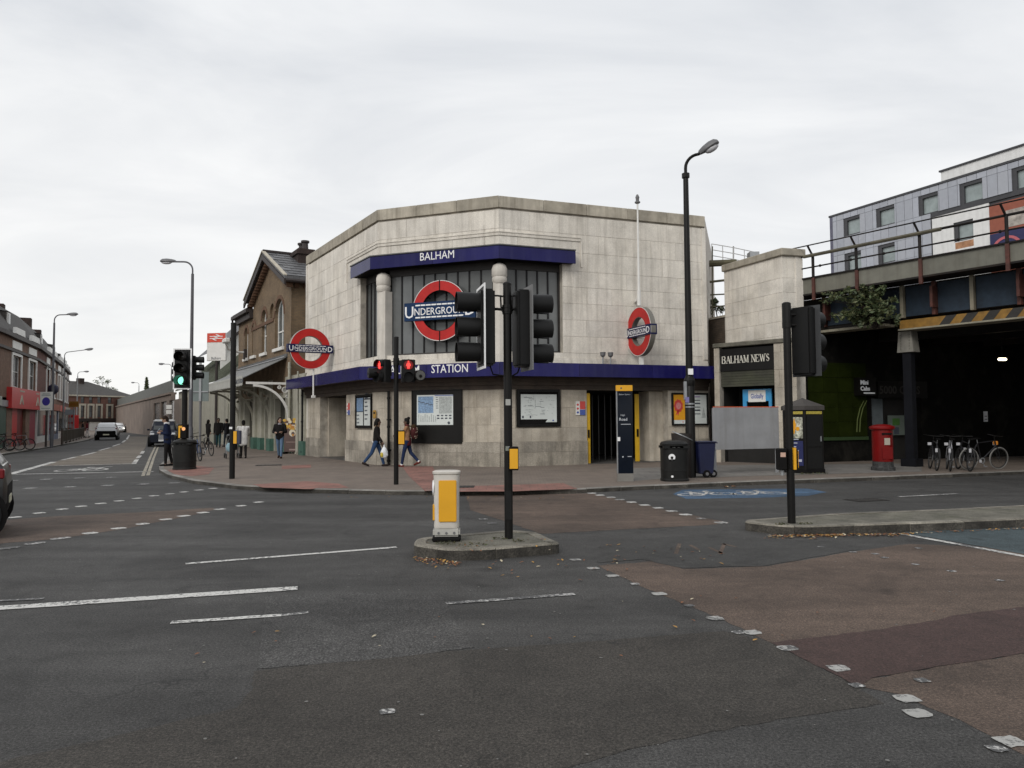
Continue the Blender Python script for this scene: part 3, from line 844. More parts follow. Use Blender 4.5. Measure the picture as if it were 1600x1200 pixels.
# lower walls: plinth courses are bigger and dirtier
lev_lo = [0.92, 1.50, 2.10, Z_DR]
for F, ops, off in ((FL, lo_l, .2), (FC, [], 0), (FR, lo_r, .15)):
    lv = lev_lo if not ops else [0.92, ops[1][2], (ops[1][2] + ops[1][3]) / 2, ops[1][3], Z_DR]
    block_wall(F, 0, F.len, lv, 0.95, ops, station, m_stone_low, thick=0.35, off=off)
    block_wall(F, 0, F.len, [-0.05, 0.56, 0.92], 1.25, [o for o in ops if o[2] < 0.1], station, m_plinth, d=-0.05, thick=0.40, off=off)
# frieze behind the canopy, soffit, canopy
P3 = [FL.pt(FL.s(480)), FL.pt(FL.len), FR.pt(0), FR.pt(FR.len)]
PL = [Vector((p.x, p.y)) for p in P3]
mb = MB()
band(mb, PL, -0.34, 0.05, Z_DR, 2.84); band(mb, PL, -0.34, 0.11, 2.843, 2.97); band(mb, PL, -0.34, 0.17, 2.973, Z_CB + 0.04)
mb.build('frieze', m_soffit, station, world=True)
ext0 = FL.pt(-0.45); ext1 = FR.pt(FR.len + 0.05)
PX = [Vector((ext0.x, ext0.y)), PL[1], PL[2], Vector((ext1.x, ext1.y))]
mb = MB(); band(mb, PX, -0.3, 0.74, Z_CB + 0.045, Z_CT - 0.05)
mb.build('canopy_slab', m_soffit, station, world=True)
def fascia(pts, o0, o1, z0, z1, step, m, name):
    segs = []
    for i in range(len(pts) - 1):
        L = (pts[i + 1] - pts[i]).length; k = max(1, round(L / step))
        for q in range(k): segs.append((i, q / k, (q + 1) / k))
    A, B = offset_poly(pts, o0), offset_poly(pts, o1)
    for (i, t0, t1) in segs:
        L = (pts[i + 1] - pts[i]).length; e = 0.003 / L
        p = [A[i].lerp(A[i + 1], t0 + e), A[i].lerp(A[i + 1], t1 - e), B[i].lerp(B[i + 1], t1 - e), B[i].lerp(B[i + 1], t0 + e)]
        MB().prism([(v.x, v.y) for v in p], z0, z1).build(name, m, station, world=True, bevel=0.006)
fascia(PX, 0.742, 0.80, Z_CB, Z_CT, 2.4, m_navy, 'fascia_panel')
# thin reveal beneath and lead flashing on top of canopy
mb = MB(); band(mb, PX, -0.0, 0.79, Z_CT - 0.045, Z_CT - 0.012)
mb.build('flashing', mat('lead flashing', (0.10, 0.10, 0.10), rough=0.6, var=0.3, dirt=0.5), station, world=True)
# ledge courses above the canopy
mb = MB(); band(mb, PL, 0.0, 0.07, Z_CT - 0.011, 3.72); band(mb, PL, 0.0, 0.045, 3.724, 3.80)
mb.build('ledge', m_stone, station, world=True)
# upper fascia
uf0 = FL.pt(FL.s(549, -.3, 430)); uf1 = FR.pt(FR.s(899, -.3, 400))
PU = [Vector((uf0.x, uf0.y)), PL[1], PL[2], Vector((uf1.x, uf1.y))]
mb = MB(); band(mb, PU, -0.34, 0.30, Z_FB + 0.04, Z_FT - 0.012)
mb.build('fascia_box', m_matt, station, world=True)
fascia(PU, 0.302, 0.34, Z_FB, Z_FT - 0.02, 2.35, m_navy, 'fascia_panel')
mb = MB(); band(mb, PU, -0.0, 0.37, Z_FT - 0.008, Z_FT + 0.03)
mb.build('flashing', MATS['lead flashing'], station, world=True)
# raised mouldings: window surround, edge border, coping
mb = MB()
s_a = [FL.pt(FL.s(543, 0, 430)), FR.pt(FR.s(907, 0, 400))]
PM = [Vector((s_a[0].x, s_a[0].y)), PL[1], PL[2], Vector((s_a[1].x, s_a[1].y))]
band(mb, PM, 0.0, 0.035, 7.93, 8.03); band(mb, PM, 0.0, 0.055, 8.033, 8.07)
fl_s, fr_s = FL.s(543, 0, 430), FR.s(907, 0, 400)
ml = MB(FL.M); ml.box((fl_s - .06, -0.04, Z_FT - .35), (fl_s, 0.0, 7.928)); mb.merge(ml)
ml = MB(FR.M); ml.box((fr_s, -0.04, Z_FT - .5), (fr_s + .06, 0.0, 7.928)); mb.merge(ml)
mb.build('surround_moulding', m_stone, station, world=True)
e0, e1 = FL.pt(0.0), FR.pt(FR.len)
PE = [Vector((e0.x, e0.y)), PL[1], PL[2], Vector((e1.x, e1.y))]
def coping_run(step):
    for i in range(3):
        L = (PE[i + 1] - PE[i]).length; k = round(L / step)
        A, B = offset_poly(PE, -0.45), offset_poly(PE, 0.045)
        for q in range(k):
            t0, t1 = q / k + .004 / L, (q + 1) / k - .004 / L
            p = [A[i].lerp(A[i + 1], t0), A[i].lerp(A[i + 1], t1), B[i].lerp(B[i + 1], t1), B[i].lerp(B[i + 1], t0)]
            MB().prism([(v.x, v.y) for v in p], Z_COP + 0.06, ZTOP + random.uniform(-.006, .006)).build('coping_stone', m_coping, station, world=True, bevel=0.012)
m_coping = mat('weathered coping stone', (0.40, 0.365, 0.30), rough=0.9, var=0.22, vs=2.0, rnd=0.12, streak=0.55, dirt=0.5, dirtcol=(0.14, 0.12, 0.09), bump=0.3, bs=30)
coping_run(1.5)
mb = MB(); band(mb, PE, -0.40, -0.03, Z_COP, Z_COP + 0.06)
mb.build('coping_groove', m_joint, station, world=True)
mb = MB(); mb.merge(MB(FL.M).box((0.0, -0.045, Z_CT + .3), (0.16, 0.0, Z_COP))); mb.merge(MB(FR.M).box((FR.len - .16, -0.045, Z_CT + .3), (FR.len, 0.0, Z_COP)))
mb.build('edge_pilaster', m_stone, station, world=True)
# right-hand return wall in the same stone, and roof
FRR = Frame(RR, RR + Vector((0.30, 0.954)) * 9)
block_wall(FRR, 0, 9, [0, .56, .92, 1.5, 2.1, 2.7, 3.3, 3.98, 4.56, 5.14, 5.72, 6.3, 6.86, 7.52, 8.17, ZTOP - .01], 1.1, [], station, m_stone, thick=0.35)
FLR = Frame(LL + Vector((0.857, 0.515)) * 9, LL)
wall_boxes(FLR, 0, 9, 0, ZTOP - .01, [], thick=0.35).build('flank_wall', m_stone, station, world=True)
mb = MB(); q0 = FRR.pt(8.9); q1 = FLR.pt(0.1)
mb.prism([(p.x, p.y) for p in (FL.pt(.05, .34), FC.pt(0.1, .34), FR.pt(0.0, .4), FR.pt(FR.len - .05, .34))] + [(q0.x, q0.y), (q1.x, q1.y)], 8.3, 8.4)
mb.build('roof', m_matt, station, world=True)

# --- windows: glass bays
m_head = mat('dark window head', (0.03, 0.027, 0.025), rough=0.6, var=0.2)
def bay(F, a, b, n, name):
    fr = MB(F.M); d = 0.26
    fr.box((a, d - .02, Z_WT - .02), (b, d + .1, Z_FB + .06)).box((a, d - .03, Z_WB), (b, d + .08, Z_WB + .07))
    fr.box((a, d - .03, Z_WB + .07), (a + .05, d + .08, Z_WT - .02)).box((b - .05, d - .03, Z_WB + .07), (b, d + .08, Z_WT - .02))
    w = fr.build('window', m_head, station, world=True)
    for k in range(n):
        x0, x1 = a + .05 + (b - a - .1) * k / n, a + .05 + (b - a - .1) * (k + 1) / n
        MB(F.M).box((x0 + .02, d + .03, Z_WB + .07), (x1 - .02, d + .045, Z_WT - .02)).build('pane', m_pane, w, world=True)
        if k: MB(F.M).box((x0 - .024, d - .008, Z_WB + .07), (x0 + .024, d + .07, Z_WT - .02)).build('mullion', m_bronze, w, world=True)
    MB(F.M).box((a, d + .3, Z_WB), (b, d + .34, Z_FB + .1)).build('blind', m_dark_in, w, world=True)
bay(FL, wl0, FL.len - .2, 4, 'window'); bay(FC, wc0, wc1, 9, 'window'); bay(FR, wr0, wr1, 5, 'window')
mb = MB()
mb.merge(MB(FL.M).box((wl0, .0, Z_WB - .1), (FL.len, .33, Z_WB - .002))); mb.merge(MB(FC.M).box((0, .02, Z_WB - .1), (FC.len, .33, Z_WB - .004)))
mb.merge(MB(FR.M).box((0, .0, Z_WB - .1), (wr1, .33, Z_WB - .002)))
mb.build('window_sill', m_stone, station, world=True)
m_col = mat('column limestone', (0.60, 0.565, 0.51), rough=0.8, var=0.12, vs=2, streak=0.35, dirtcol=(0.25, 0.22, 0.18), bump=0.2, bs=30)
for P in (C0, C1):
    c = (P.x + (.20 if P is C0 else 0), P.y + (.02 if P is C0 else .08))
    ua, ub = (FL.u, FC.u) if P is C0 else (FC.u, FR.u)
    col = MB(); e = Vector((c[0], c[1])) - (ua.xy + Vector((-ub.x, -ub.y))).normalized() * 0; ctr = Vector((c[0], c[1]))
    nrm_ = -(FC.n + (FL.n if P is C0 else FR.n)).normalized().xy
    tip = ctr + nrm_ * .20
    def pier(k): return [tuple(ctr + (q - ctr) * k) for q in (tip, tip + ub.xy * .24, tip + ub.xy * .24 - nrm_ * .36, tip - ua.xy * .24 - nrm_ * .36, tip - ua.xy * .24)]
    col.prism(pier(1.06), Z_CT, 3.86); col.prism(pier(.96), 3.861, 6.30)
    o = col.build('column', m_col, station, world=True, bevel=0.01)
    cap = MB(Matrix.Translation((c[0], c[1], 0)))
    cap.lathe([(.205, 6.28), (.25, 6.36), (.255, 6.46), (.235, 6.50), (.265, 6.55), (.265, 6.78), (.22, 6.90), (.12, 6.97)], 20)
    cap.build('capital', m_col, o, world=True, smooth=True)
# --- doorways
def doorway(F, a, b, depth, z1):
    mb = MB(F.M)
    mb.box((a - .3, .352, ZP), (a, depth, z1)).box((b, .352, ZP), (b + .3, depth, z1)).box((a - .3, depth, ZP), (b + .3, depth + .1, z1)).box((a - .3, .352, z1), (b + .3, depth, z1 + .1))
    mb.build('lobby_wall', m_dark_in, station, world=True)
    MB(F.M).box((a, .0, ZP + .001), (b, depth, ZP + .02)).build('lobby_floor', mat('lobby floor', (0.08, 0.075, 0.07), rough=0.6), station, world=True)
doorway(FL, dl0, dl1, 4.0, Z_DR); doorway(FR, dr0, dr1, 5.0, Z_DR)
# side reveals are stone, folding gates are yellow edged
mb = MB(FR.M); mb.box((FR.s(1022), .352, ZP), (dr1 - .001, 1.1, Z_DR - .02)); mb.build('reveal', m_stone_low, station, world=True)
mb = MB(FL.M); mb.box((dl0 + .001, .352, ZP), (dl0 + .12, 1.6, Z_DR - .02)); mb.build('reveal', m_stone_low, station, world=True)
for F, s0, w, dd in ((FR, dr0 + .01, .14, .05), (FR, FR.s(1002), .17, .45), (FL, dl1 - .08, .07, .1)):
    gt = MB(F.M).box((s0, dd, ZP + .02), (s0 + w, dd + .05, Z_DR - .12)).build('gate', m_yellow_gate, station, world=True, bevel=.006)
    MB(F.M).box((s0 + w * .3, dd - .03, ZP + .92), (s0 + w * .7, dd - .001, ZP + 1.2)).build('handle', m_matt, gt, world=True)
for k in range(7):
    x = dr0 + .2 + k * .26
    if x < FR.s(1018): MB(FR.M).box((x, 1.6, ZP + .02), (x + .03, 1.63, Z_DR - .1)).build('gate_bar', mat('dull steel', (0.05, 0.05, 0.05), rough=0.5) if k == 0 else MATS['dull steel'], station, world=True)
# --- frames round the sunken poster cases
for F, p in ((FL, pl), (FR, pr)):
    mb = MB(F.M); a, b, c, e = p
    mb.box((a, .06, c), (b, .33, e)); mb.build('recess', m_stone_low, station, world=True)
# --- lettering
mb = MB(FC.M); s, z = FC.hit(683, 405, -.345); text_mb(mb, 'BALHAM', .285, (s, z), -.346, bold=.0, fit=(FC.s(656.5, -.345, 400), FC.s(709.5, -.345, 398))); mb.build('lettering', m_letter, station, world=True)
mb = MB(FC.M); s, z = FC.hit(702, 582, -.81); text_mb(mb, 'STATION', .285, (s, z), -.806, bold=.006, fit=(FC.s(674, -.81, 577), FC.s(731, -.81, 575)))
s, z = FC.hit(630, 584, -.81); text_mb(mb, 'BALHAM', .285, (s, z), -.806, bold=.006, fit=(FC.s(602, -.81, 580), FC.s(655, -.81, 578)))
mb.build('lettering', m_letter, station, world=True)

# --- things fixed to the walls
def downpipe(F, s, z0, z1, d=-.06, r=.045, m=None, label=None, name='downpipe'):
    t = fthing(name, label, 'drainpipe', F, s, d, z0)
    mb = MB().tube([(0, 0, 0), (0, 0, z1 - z0)], r, 10)
    for z in (.12, (z1 - z0) * .5, z1 - z0 - .3): mb.lathe([(r + .018, z), (r + .018, z + .08)], 10)
    mb.build('pipe', m or m_black, t, smooth=True)
    bk = MB()
    for z in (.5, (z1 - z0) * .6): bk.box((-.08, .0, z), (.08, .055, z + .06))
    bk.build('bracket', m or m_black, t)
    return t
downpipe(FC, FC.s(609.5), ZP, Z_DR + .02, d=-.11, label='black cast iron drainpipe running down the corner of the station front')

def poster(name, label, F, s0, s1, z0, z1, d, frame=.05, fm=None, cat='poster', depth=.07):
    """a framed case; returns thing and a builder in case coordinates: x 0..w, z 0..h, print lies just proud of y=0"""
    t = fthing(name, label, cat, F, s0, d, z0)
    w, h = s1 - s0, z1 - z0
    mb = MB()
    mb.box((0, -.03, 0), (frame, depth, h)).box((w - frame, -.03, 0), (w, depth, h)).box((frame, -.03, 0), (w - frame, depth, frame)).box((frame, -.03, h - frame), (w - frame, depth, h))
    mb.build('frame', fm or m_black, t, bevel=.004)
    MB().box((frame, .012, frame), (w - frame, depth, h - frame)).build('backboard', m_matt, t)
    return t, w, h
m_paper = mat('poster paper', (0.62, 0.66, 0.64), rough=0.25, var=0.05)
m_map_blue = mat('map blue print', (0.20, 0.31, 0.47), rough=0.3, var=0.25, vs=14, speck=0.3, speck_s=55)
m_map_grey = mat('map grey print', (0.40, 0.43, 0.42), rough=0.3, var=0.25, vs=16, speck=0.3, speck_s=60)
m_ink = mat('ink', (0.06, 0.07, 0.09), rough=0.4, var=0.1)
m_orange = mat('orange print', (0.72, 0.33, 0.02), rough=0.25, var=0.05)
m_redprint = mat('red print', (0.55, 0.06, 0.05), rough=0.3, var=0.08)
m_blueprint = mat('blue print', (0.06, 0.10, 0.35), rough=0.3, var=0.08)
def pr_box(mb, k, x0, x1, z0, z1, y=.011): mb.cur = k; mb.box((x0, y - .002 * (k + 1), z0), (x1, y, z1)); return mb
# big dark noticeboard with the map
a, b = FC.hit(644, 693, -.05), FC.hit(722, 608, -.05)
t, w, h = poster('map_board', 'big black noticeboard with a pale local area map, on the station front below the fascia', FC, a[0], b[0], FC.z(683, 693, -.05), FC.z(683, 609, -.05), -.075, frame=.035, cat='noticeboard')
MB().box((.036, -.005, .036), (w - .036, .0115, h - .036)).build('panel', m_black, t)
x0, x1 = w * .105, w * .83; z0, z1 = h * .345, h * .905
mp = MB(); pr_box(mp, 0, x0, x1, z0, z1, y=-.0055); W2, H2 = x1 - x0, z1 - z0
pr_box(mp, 1, x0 + .05, x0 + W2 * .46, z0 + H2 * .40, z1 - .05, y=-.0057)
pr_box(mp, 2, x0 + W2 * .62, x1 - .05, z0 + H2 * .38, z1 - .07, y=-.0057)
for k in range(9): pr_box(mp, 2, x0 + .06 + k * W2 * .058, x0 + .06 + k * W2 * .058 + .035, z0 + H2 * .10, z0 + H2 * (.36 - .03 * (k % 3)), y=-.0057)
for k in range(4):
    for j in range(2): pr_box(mp, 3, x0 + W2 * .56 + k * W2 * .11, x0 + W2 * .56 + k * W2 * .11 + .09, z0 + H2 * (.2 + .09 * j), z0 + H2 * (.2 + .09 * j) + .045, y=-.0057)
for k in range(7):
    pr_box(mp, 3, x0 + .05 + k * W2 * .057, x0 + .05 + (k + 1.15) * W2 * .057, z0 + H2 * (.78 - .018 * k - .03 * (k % 2)), z0 + H2 * (.80 - .018 * k - .03 * (k % 2)), y=-.0068)
for k in range(6): pr_box(mp, 3, x0 + W2 * .53, x0 + W2 * (.58 + .01 * (k % 3)), z0 + H2 * (.9 - k * .07), z0 + H2 * (.9 - k * .07) + .02, y=-.0057)
pr_box(mp, 4, x0 + W2 * .5, x1, z1 - .035, z1 - .012, y=-.0057)
mp.cur = 3; mp.disc((x1 - .16, z0 + .07), .05, -.014, -.0057, 12)
mp.build('map', [m_paper, m_map_blue, m_map_grey, m_ink, m_blueprint], t)
# framed tube style map on the right
a, b = FR.hit(808, 667, .0), FR.hit(874.5, 608, .0)
t, w, h = poster('poster_case', 'black framed poster case with a wide line map, left of the main entrance', FR, a[0], b[0], FR.z(841, 667), FR.z(841, 608.5), -.012, frame=.09)
mp = MB(); x0, x1, z0, z1 = .14, w - .12, .26, h - .17
pr_box(mp, 0, x0, x1, z0, z1)
random.seed(11)
for k in range(26):
    x = random.uniform(x0 + .08, x1 - .28); z = random.uniform(z0 + .10, z1 - .1)
    pr_box(mp, 1 + k % 2, x, x + random.uniform(.08, .3), z, z + .012, y=.0098) if k % 3 else pr_box(mp, 1, x, x + .012, z, min(z + random.uniform(.06, .3), z1 - .05), y=.0098)
for k in range(30):
    x = random.uniform(x0 + .05, x1 - .1); z = random.uniform(z0 + .05, z1 - .08); pr_box(mp, 1, x, x + .05, z, z + .016, y=.0098)
pr_box(mp, 2, x0 + .04, x0 + .10, z0 + .04, z0 + .12, y=.0098); pr_box(mp, 2, x0 + .32, x0 + .37, z0 + .04, z0 + .12, y=.0098)
mp.cur = 0; mp.slab([(x1 - .42, z0 - .1), (x1, z0 - .1), (x1, z0 + .001), (x1 - .34, z0 + .001)], .006, .011)
mp.cur = 3; mp.disc((x1 - .14, z0 - .045), .03, .003, .0062, 10)
mp.build('line_map', [m_paper, m_map_grey, m_ink, m_blueprint], t)
# pair of notices by the left entrance
a, b = FL.hit(556, 670, .0), FL.hit(581, 616, 0)
t, w, h = poster('poster_case', 'narrow black framed pair of notices between the left entrance and the drainpipe', FL, a[0], b[0], FL.z(568, 669), FL.z(568, 616.5), -.01, frame=.07)
mp = MB()
pr_box(mp, 1, .09, w * .46, h * .5, h - .12); pr_box(mp, 0, .09, w * .46, .10, h * .48); pr_box(mp, 0, w * .52, w - .09, .10, h - .12)
for k in range(8): pr_box(mp, 2, w * .57, w * (.72 + .04 * (k % 2)), .32 + k * .155, .365 + k * .155, y=.0098)
for k in range(6): pr_box(mp, 2, .13 + (k % 2) * .14, .22 + (k % 2) * .14, .18 + (k // 2) * .14, .23 + (k // 2) * .14, y=.0098)
pr_box(mp, 2, w * .54, w - .12, h - .2, h - .15, y=.0098)
mp.build('notice', [m_paper, m_map_blue, m_ink], t)
# yellow bell push / lamp beside it
t = fthing('wall_alarm', 'small amber wall alarm box above the pair of notices', 'alarm', FC, FC.s(586), -.06, FC.z(586, 654))
MB().box((-.07, 0, 0), (.07, .055, .30)).build('case', mat('amber plastic', (0.36, 0.20, 0.03), rough=0.4), t, bevel=.03)
MB().lathe([(.04, 0), (.04, .03), (.02, .045)], 10, (0, -.001, .2), 'y').build('button', m_black, t)
# small red/blue signs
def small_sign(F, px, py0, py1, wpx, label):
    s0 = F.s(px - wpx / 2); s1 = F.s(px + wpx / 2); z0, z1 = F.z(px, py1), F.z(px, py0)
    t = fthing('notice_plate', label, 'sign', F, s0, -.035, z0)
    w, h = s1 - s0, z1 - z0
    MB().box((0, 0, 0), (w, .028, h)).build('plate', m_white, t)
    mb = MB(); mb.cur = 0
    mb.box((w * .42, -.003, h * .42), (w, -.0005, h)); mb.cur = 1; mb.box((w * .42, -.003, 0), (w, -.0005, h * .40))
    for z in (.1, .38, .66): mb.cur = (0 if z > .3 else 1); mb.disc((w * .2, h * (z + .09)), w * .13, -.004, -.0005, 12, h * .08)
    mb.build('symbol', [m_redprint, m_blueprint], t)
small_sign(FR, 906.5, 627, 648.5, 14.5, 'small red and blue safety notice left of the main entrance')
small_sign(FL, 545.5, 630, 648, 5, 'small red and blue safety notice right of the left entrance')
# poster pair right of main entrance
for (p0, p1, ttl) in ((1048.5, 1077, 0), (1077, 1105.5, 1)):
    s0, s1 = FR.s(p0), FR.s(p1)
    t, w, h = poster('poster_case', ['poster case with an orange picture of a pink rosette, beside the lamp post', 'poster case with a white service notice, rightmost on the station wall'][ttl], FR, s0 + .01, s1 - .01, FR.z(1077, 664.5), FR.z(1077, 614), -.06, frame=.05)
    mp = MB()
    if ttl == 0:
        pr_box(mp, 0, .07, w - .06, .20, h - .07); pr_box(mp, 1, .07, w - .06, .06, .195)
        mp.cur = 2
        mp.slab([(w * .36 + .17 * (1 + .15 * (k % 2)) * math.cos(k * math.pi / 9), h * .60 + .22 * (1 + .15 * (k % 2)) * math.sin(k * math.pi / 9)) for k in range(18)], .004, .0085)
        mp.slab([(w * .30, h * .47), (w * .2, h * .32), (w * .3, h * .36), (w * .34, h * .29), (w * .42, h * .47)], .004, .0085)
        mp.cur = 3; mp.slab([(w * .36 + .11 * math.cos(k * .524), h * .60 + .13 * math.sin(k * .524)) for k in range(12)], .001, .0039)
        mp.cur = 2; pr_box(mp, 2, w * .58, w * .62, .1, .15, y=.006)
    else:
        pr_box(mp, 1, .06, w - .07, .06, h - .07)
        for k in range(7): pr_box(mp, 4 if k != 5 else 5, .10, w * .55, h * .34 + k * .125, h * .34 + k * .125 + (.05 if k % 2 else .03), y=.008)
        mp.cur = 6; mp.slab([(w * .62, .28), (w * .86, .28), (w * .80, .5), (w * .74, .68), (w * .68, .5)], .003, .0085)
        text_mb(mp.mset(4), '(0iv', .08, (w * .70, .13), .007)if False else None
    mp.build('print', [m_orange, m_paper, m_redprint, mat('pink print', (0.62, 0.22, 0.22), rough=.3, var=.2, vs=20), m_ink, mat('lilac print', (0.40, 0.32, 0.48), rough=.3), m_map_grey][:7], t)

# --- roundels
def roundel_parts(t, Rr, bw, bh, dep, ring_m, bar_m, both=True, split=False, hole=.62, rx=1.0):
    """x-z plane, front at y=-dep/2"""
    h = dep / 2
    mb = MB(); mb.ring((0, 0), Rr * hole, Rr, -h, h, 56); mb.build('ring', ring_m, t, smooth=True)
    mb = MB(); mb.ring((0, 0), Rr * (hole + .015), Rr * .975, -h - .006, -h + .001, 56)
    if both: mb.ring((0, 0), Rr * (hole + .015), Rr * .975, h - .001, h + .006, 56)
    mb.build('ring_face', m_red, t)
    rim = MB(); rim.ring((0, 0), Rr * .978, Rr * 1.0, -h - .010, -h - .0001, 56); rim.build('rim', mat('rim white', (.65, .62, .6), rough=.4) if 'rim white' not in MATS else MATS['rim white'], t)
    if split:
        sp = MB(); sp.box((-.02, -h - .012, Rr * hole), (.02, -h - .0065, Rr)); sp.box((-.02, -h - .012, -Rr), (.02, -h - .0065, -Rr * hole)); sp.build('seam', m_matt, t)
    bar = MB().box((-bw / 2, -h - .05, -bh / 2), (bw / 2, h + .05 if both else h, bh / 2)).build('bar', bar_m, t, bevel=.008)
    for sgn in ((1, -1) if both else (1,)):
        mb = MB(Matrix.Rotation(0 if sgn > 0 else math.pi, 4, 'Z')); y = -h - .052
        c = bh * .50
        text_mb(mb, 'NDERGROUN', c * .80, (0, -c * .40), y, xs=1.0, bold=.004, depth=.006)
        xs = [v.x * sgn for v in mb.v]; wtxt = max(xs) - min(xs); k = (bw * .70) / wtxt
        for v in mb.v: v.x *= k
        text_mb(mb, 'U', bh * .66, (-bw * .425, -bh * .33), y, xs=.95, bold=.012); text_mb(mb, 'D', bh * .66, (bw * .425, -bh * .33), y, xs=.95, bold=.012)
        n = 9
        for j in range(n):
            x0 = -bw * .34 + bw * .68 * j / n
            for zz in (bh * .30, -bh * .37): mb.box((x0 + .012, y - .003, zz), (x0 + bw * .68 / n - .012, y + .003, zz + bh * .075))
        mb.build('lettering', m_letter, bar)
p = FC.hit(688, 485.5, .0)
t = fthing('roundel_sign', 'large red ring roundel hung in front of the station glazing, UNDERGROUND across its blue bar', 'sign', FC, p[0], .0, p[1])
roundel_parts(t, 1.06, 2.72, .64, .10, m_matt, m_blue_glass, both=False, split=True, hole=.66)
mb = MB()
for x in (-.5, .5): mb.tube([(x, .05, .5), (x, .20, .5)], .02, 6); mb.tube([(x, .05, -.5), (x, .20, -.5)], .02, 6)
mb.build('fixing', m_matt, t)
# projecting left
m_edge = mat('roundel edge grey', (0.16, 0.15, 0.13), rough=.5, var=.15)
un = FL.u
pz = FL.hit(500, 545)
c = FL.pt(FL.s(521, -.02, 545), 0, 0); cc = at(482.5, 545, (c.y - .72))
outw = -FL.n
base = Vector((c.x, c.y, 0)); cen = base + outw * 1.0; cen.z = at(482.5, 545, cen.y).z
t = thing('roundel_sign', 'round red UNDERGROUND sign projecting over the pavement at the left end of the station', 'sign', cen, math.atan2(outw.y, outw.x) + math.pi)
roundel_parts(t, .84, 1.86, .33, .15, m_edge, m_blue_bar, hole=.60)
mb = MB(); mb.box((.98, -.05, -.12), (1.06, .05, .12)).tube([(.85, 0, 0), (1.1, 0, 0)], .04, 8).tube([(.15, 0, -.82), (.15, 0, -1.9)], .035, 8).box((.08, -.06, -2.0), (.22, .06, -1.9))
mb.build('bracket', m_white, t)
# projecting right, with flagpole
s, z = FR.hit(1002, 518, -.75)
cen = FR.pt(s, -.72, z)
t = thing('roundel_sign', 'round red UNDERGROUND sign projecting edge-on over the main entrance below a flagpole', 'sign', cen, FR.yaw + math.pi / 2 + math.pi)
roundel_parts(t, .86, 1.70, .36, .19, m_edge, m_blue_bar, hole=.58)
mb = MB(); mb.box((.62, -.06, -.16), (.72, .06, .16)) if False else None
mb = MB(); mb.box((-.78, -.07, -.2), (-.70, .07, .2)).tube([(-.72, 0, 0), (-.5, 0, 0)], .05, 8).box((-.06, -.06, -1.25), (.06, .06, -.9))
mb.build('bracket', m_white, t)
fp = thing('flagpole', 'white flagpole rising above the station roof from the right roundel', 'flagpole', FR.pt(s, -.62, z + .93), 0)
MB().tube([(0, 0, 0), (0, 0, .55)], .07, 10).tube([(0, 0, .5), (0, 0, FR.z(994, 318, -.6) - z - .93)], [.045, .03], 10).build('pole', m_white, fp, smooth=True)
hh = FR.z(994, 318, -.6) - z - .93
MB().lathe([(.03, hh - .02), (.10, hh + .02), (.10, hh + .06), (.06, hh + .08), (.06, hh + .16), (.075, hh + .22), (.03, hh + .32)], 10).build('finial', m_lampgrey, fp, smooth=True)
MB().box((-.06, 0, .2), (.06, .62, .3)).build('bracket', m_white, fp)
# two floodlight stubs on the ledge, wall rusted
for px in (942, 954):
    t = fthing('wall_light', 'small dark uplighter on the canopy, ' + ('left' if px == 942 else 'right') + ' one of the pair beside the right roundel', 'light', FR, FR.s(px, -.3, 560), -.3, Z_CT - .01)
    MB().tube([(0, 0, 0), (0, 0, .30)], .03, 8).build('stem', m_galv, t)
    MB().lathe([(.03, .28), (.09, .34), (.10, .46), (.08, .46), (.05, .36)], 10).build('lamp_head', m_lampgrey, t, smooth=True)
# ------------------------------------------------------------------ newsagent kiosk, pier, railway bridge, abutment shop, hotel
K0 = FR.pt(FR.len + .30, .0); K0 = Vector((K0.x, K0.y))
KC = Vector((9.35, 25.3))                                   # pier corner next to the bridge
# newsagent kiosk between station and pier
ka = at(1117, 640, 26.6); kb = at(1232, 640, 24.75)
FK = Frame((ka.x, ka.y), (kb.x, kb.y))
kz = FK.z(1170, 533)
kio = fthing('news_kiosk', 'small stone fronted newsagent kiosk between the station and the bridge pier', 'kiosk', FK, 0, 0, 0)
o0, o1, oz = FK.s(1125), FK.s(1211), FK.z(1170, 541)
block_wall(FK, 0, FK.len + .3, [-.05, .56, .92, 1.5, 2.1, 2.7, 3.3, 3.9, kz - .15], .7, [(o0, o1, 0.0, oz)], kio, m_stone_low, thick=.3)
MB(FK.M).box((-.02, -.06, kz - .148), (FK.len + .3, .9, kz)).build('coping', m_moss, kio, world=True, bevel=.02)
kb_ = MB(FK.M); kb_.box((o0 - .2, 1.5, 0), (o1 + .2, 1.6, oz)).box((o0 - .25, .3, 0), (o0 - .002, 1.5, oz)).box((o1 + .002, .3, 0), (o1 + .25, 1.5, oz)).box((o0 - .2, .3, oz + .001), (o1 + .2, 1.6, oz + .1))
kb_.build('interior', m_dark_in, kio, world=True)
zf = FK.z(1170, 578)
MB(FK.M).box((o0 + .01, .06, zf), (o1 - .01, .16, oz - .03)).build('fascia', m_black, kio, world=True)
sh = MB(FK.M)
zs = FK.z(1170, 603)
for k in range(6): sh.box((o0 + .02, .10 + .01 * (k % 2), zs + (zf - zs) * k / 6), (o1 - .02, .2, zs + (zf - zs) * (k + .92) / 6))
sh.build('shutter', mat('dark roller shutter', (0.045, 0.045, 0.03), rough=.6, var=.3, dirt=.5, dirtcol=(.05, .06, .02)), kio, world=True)
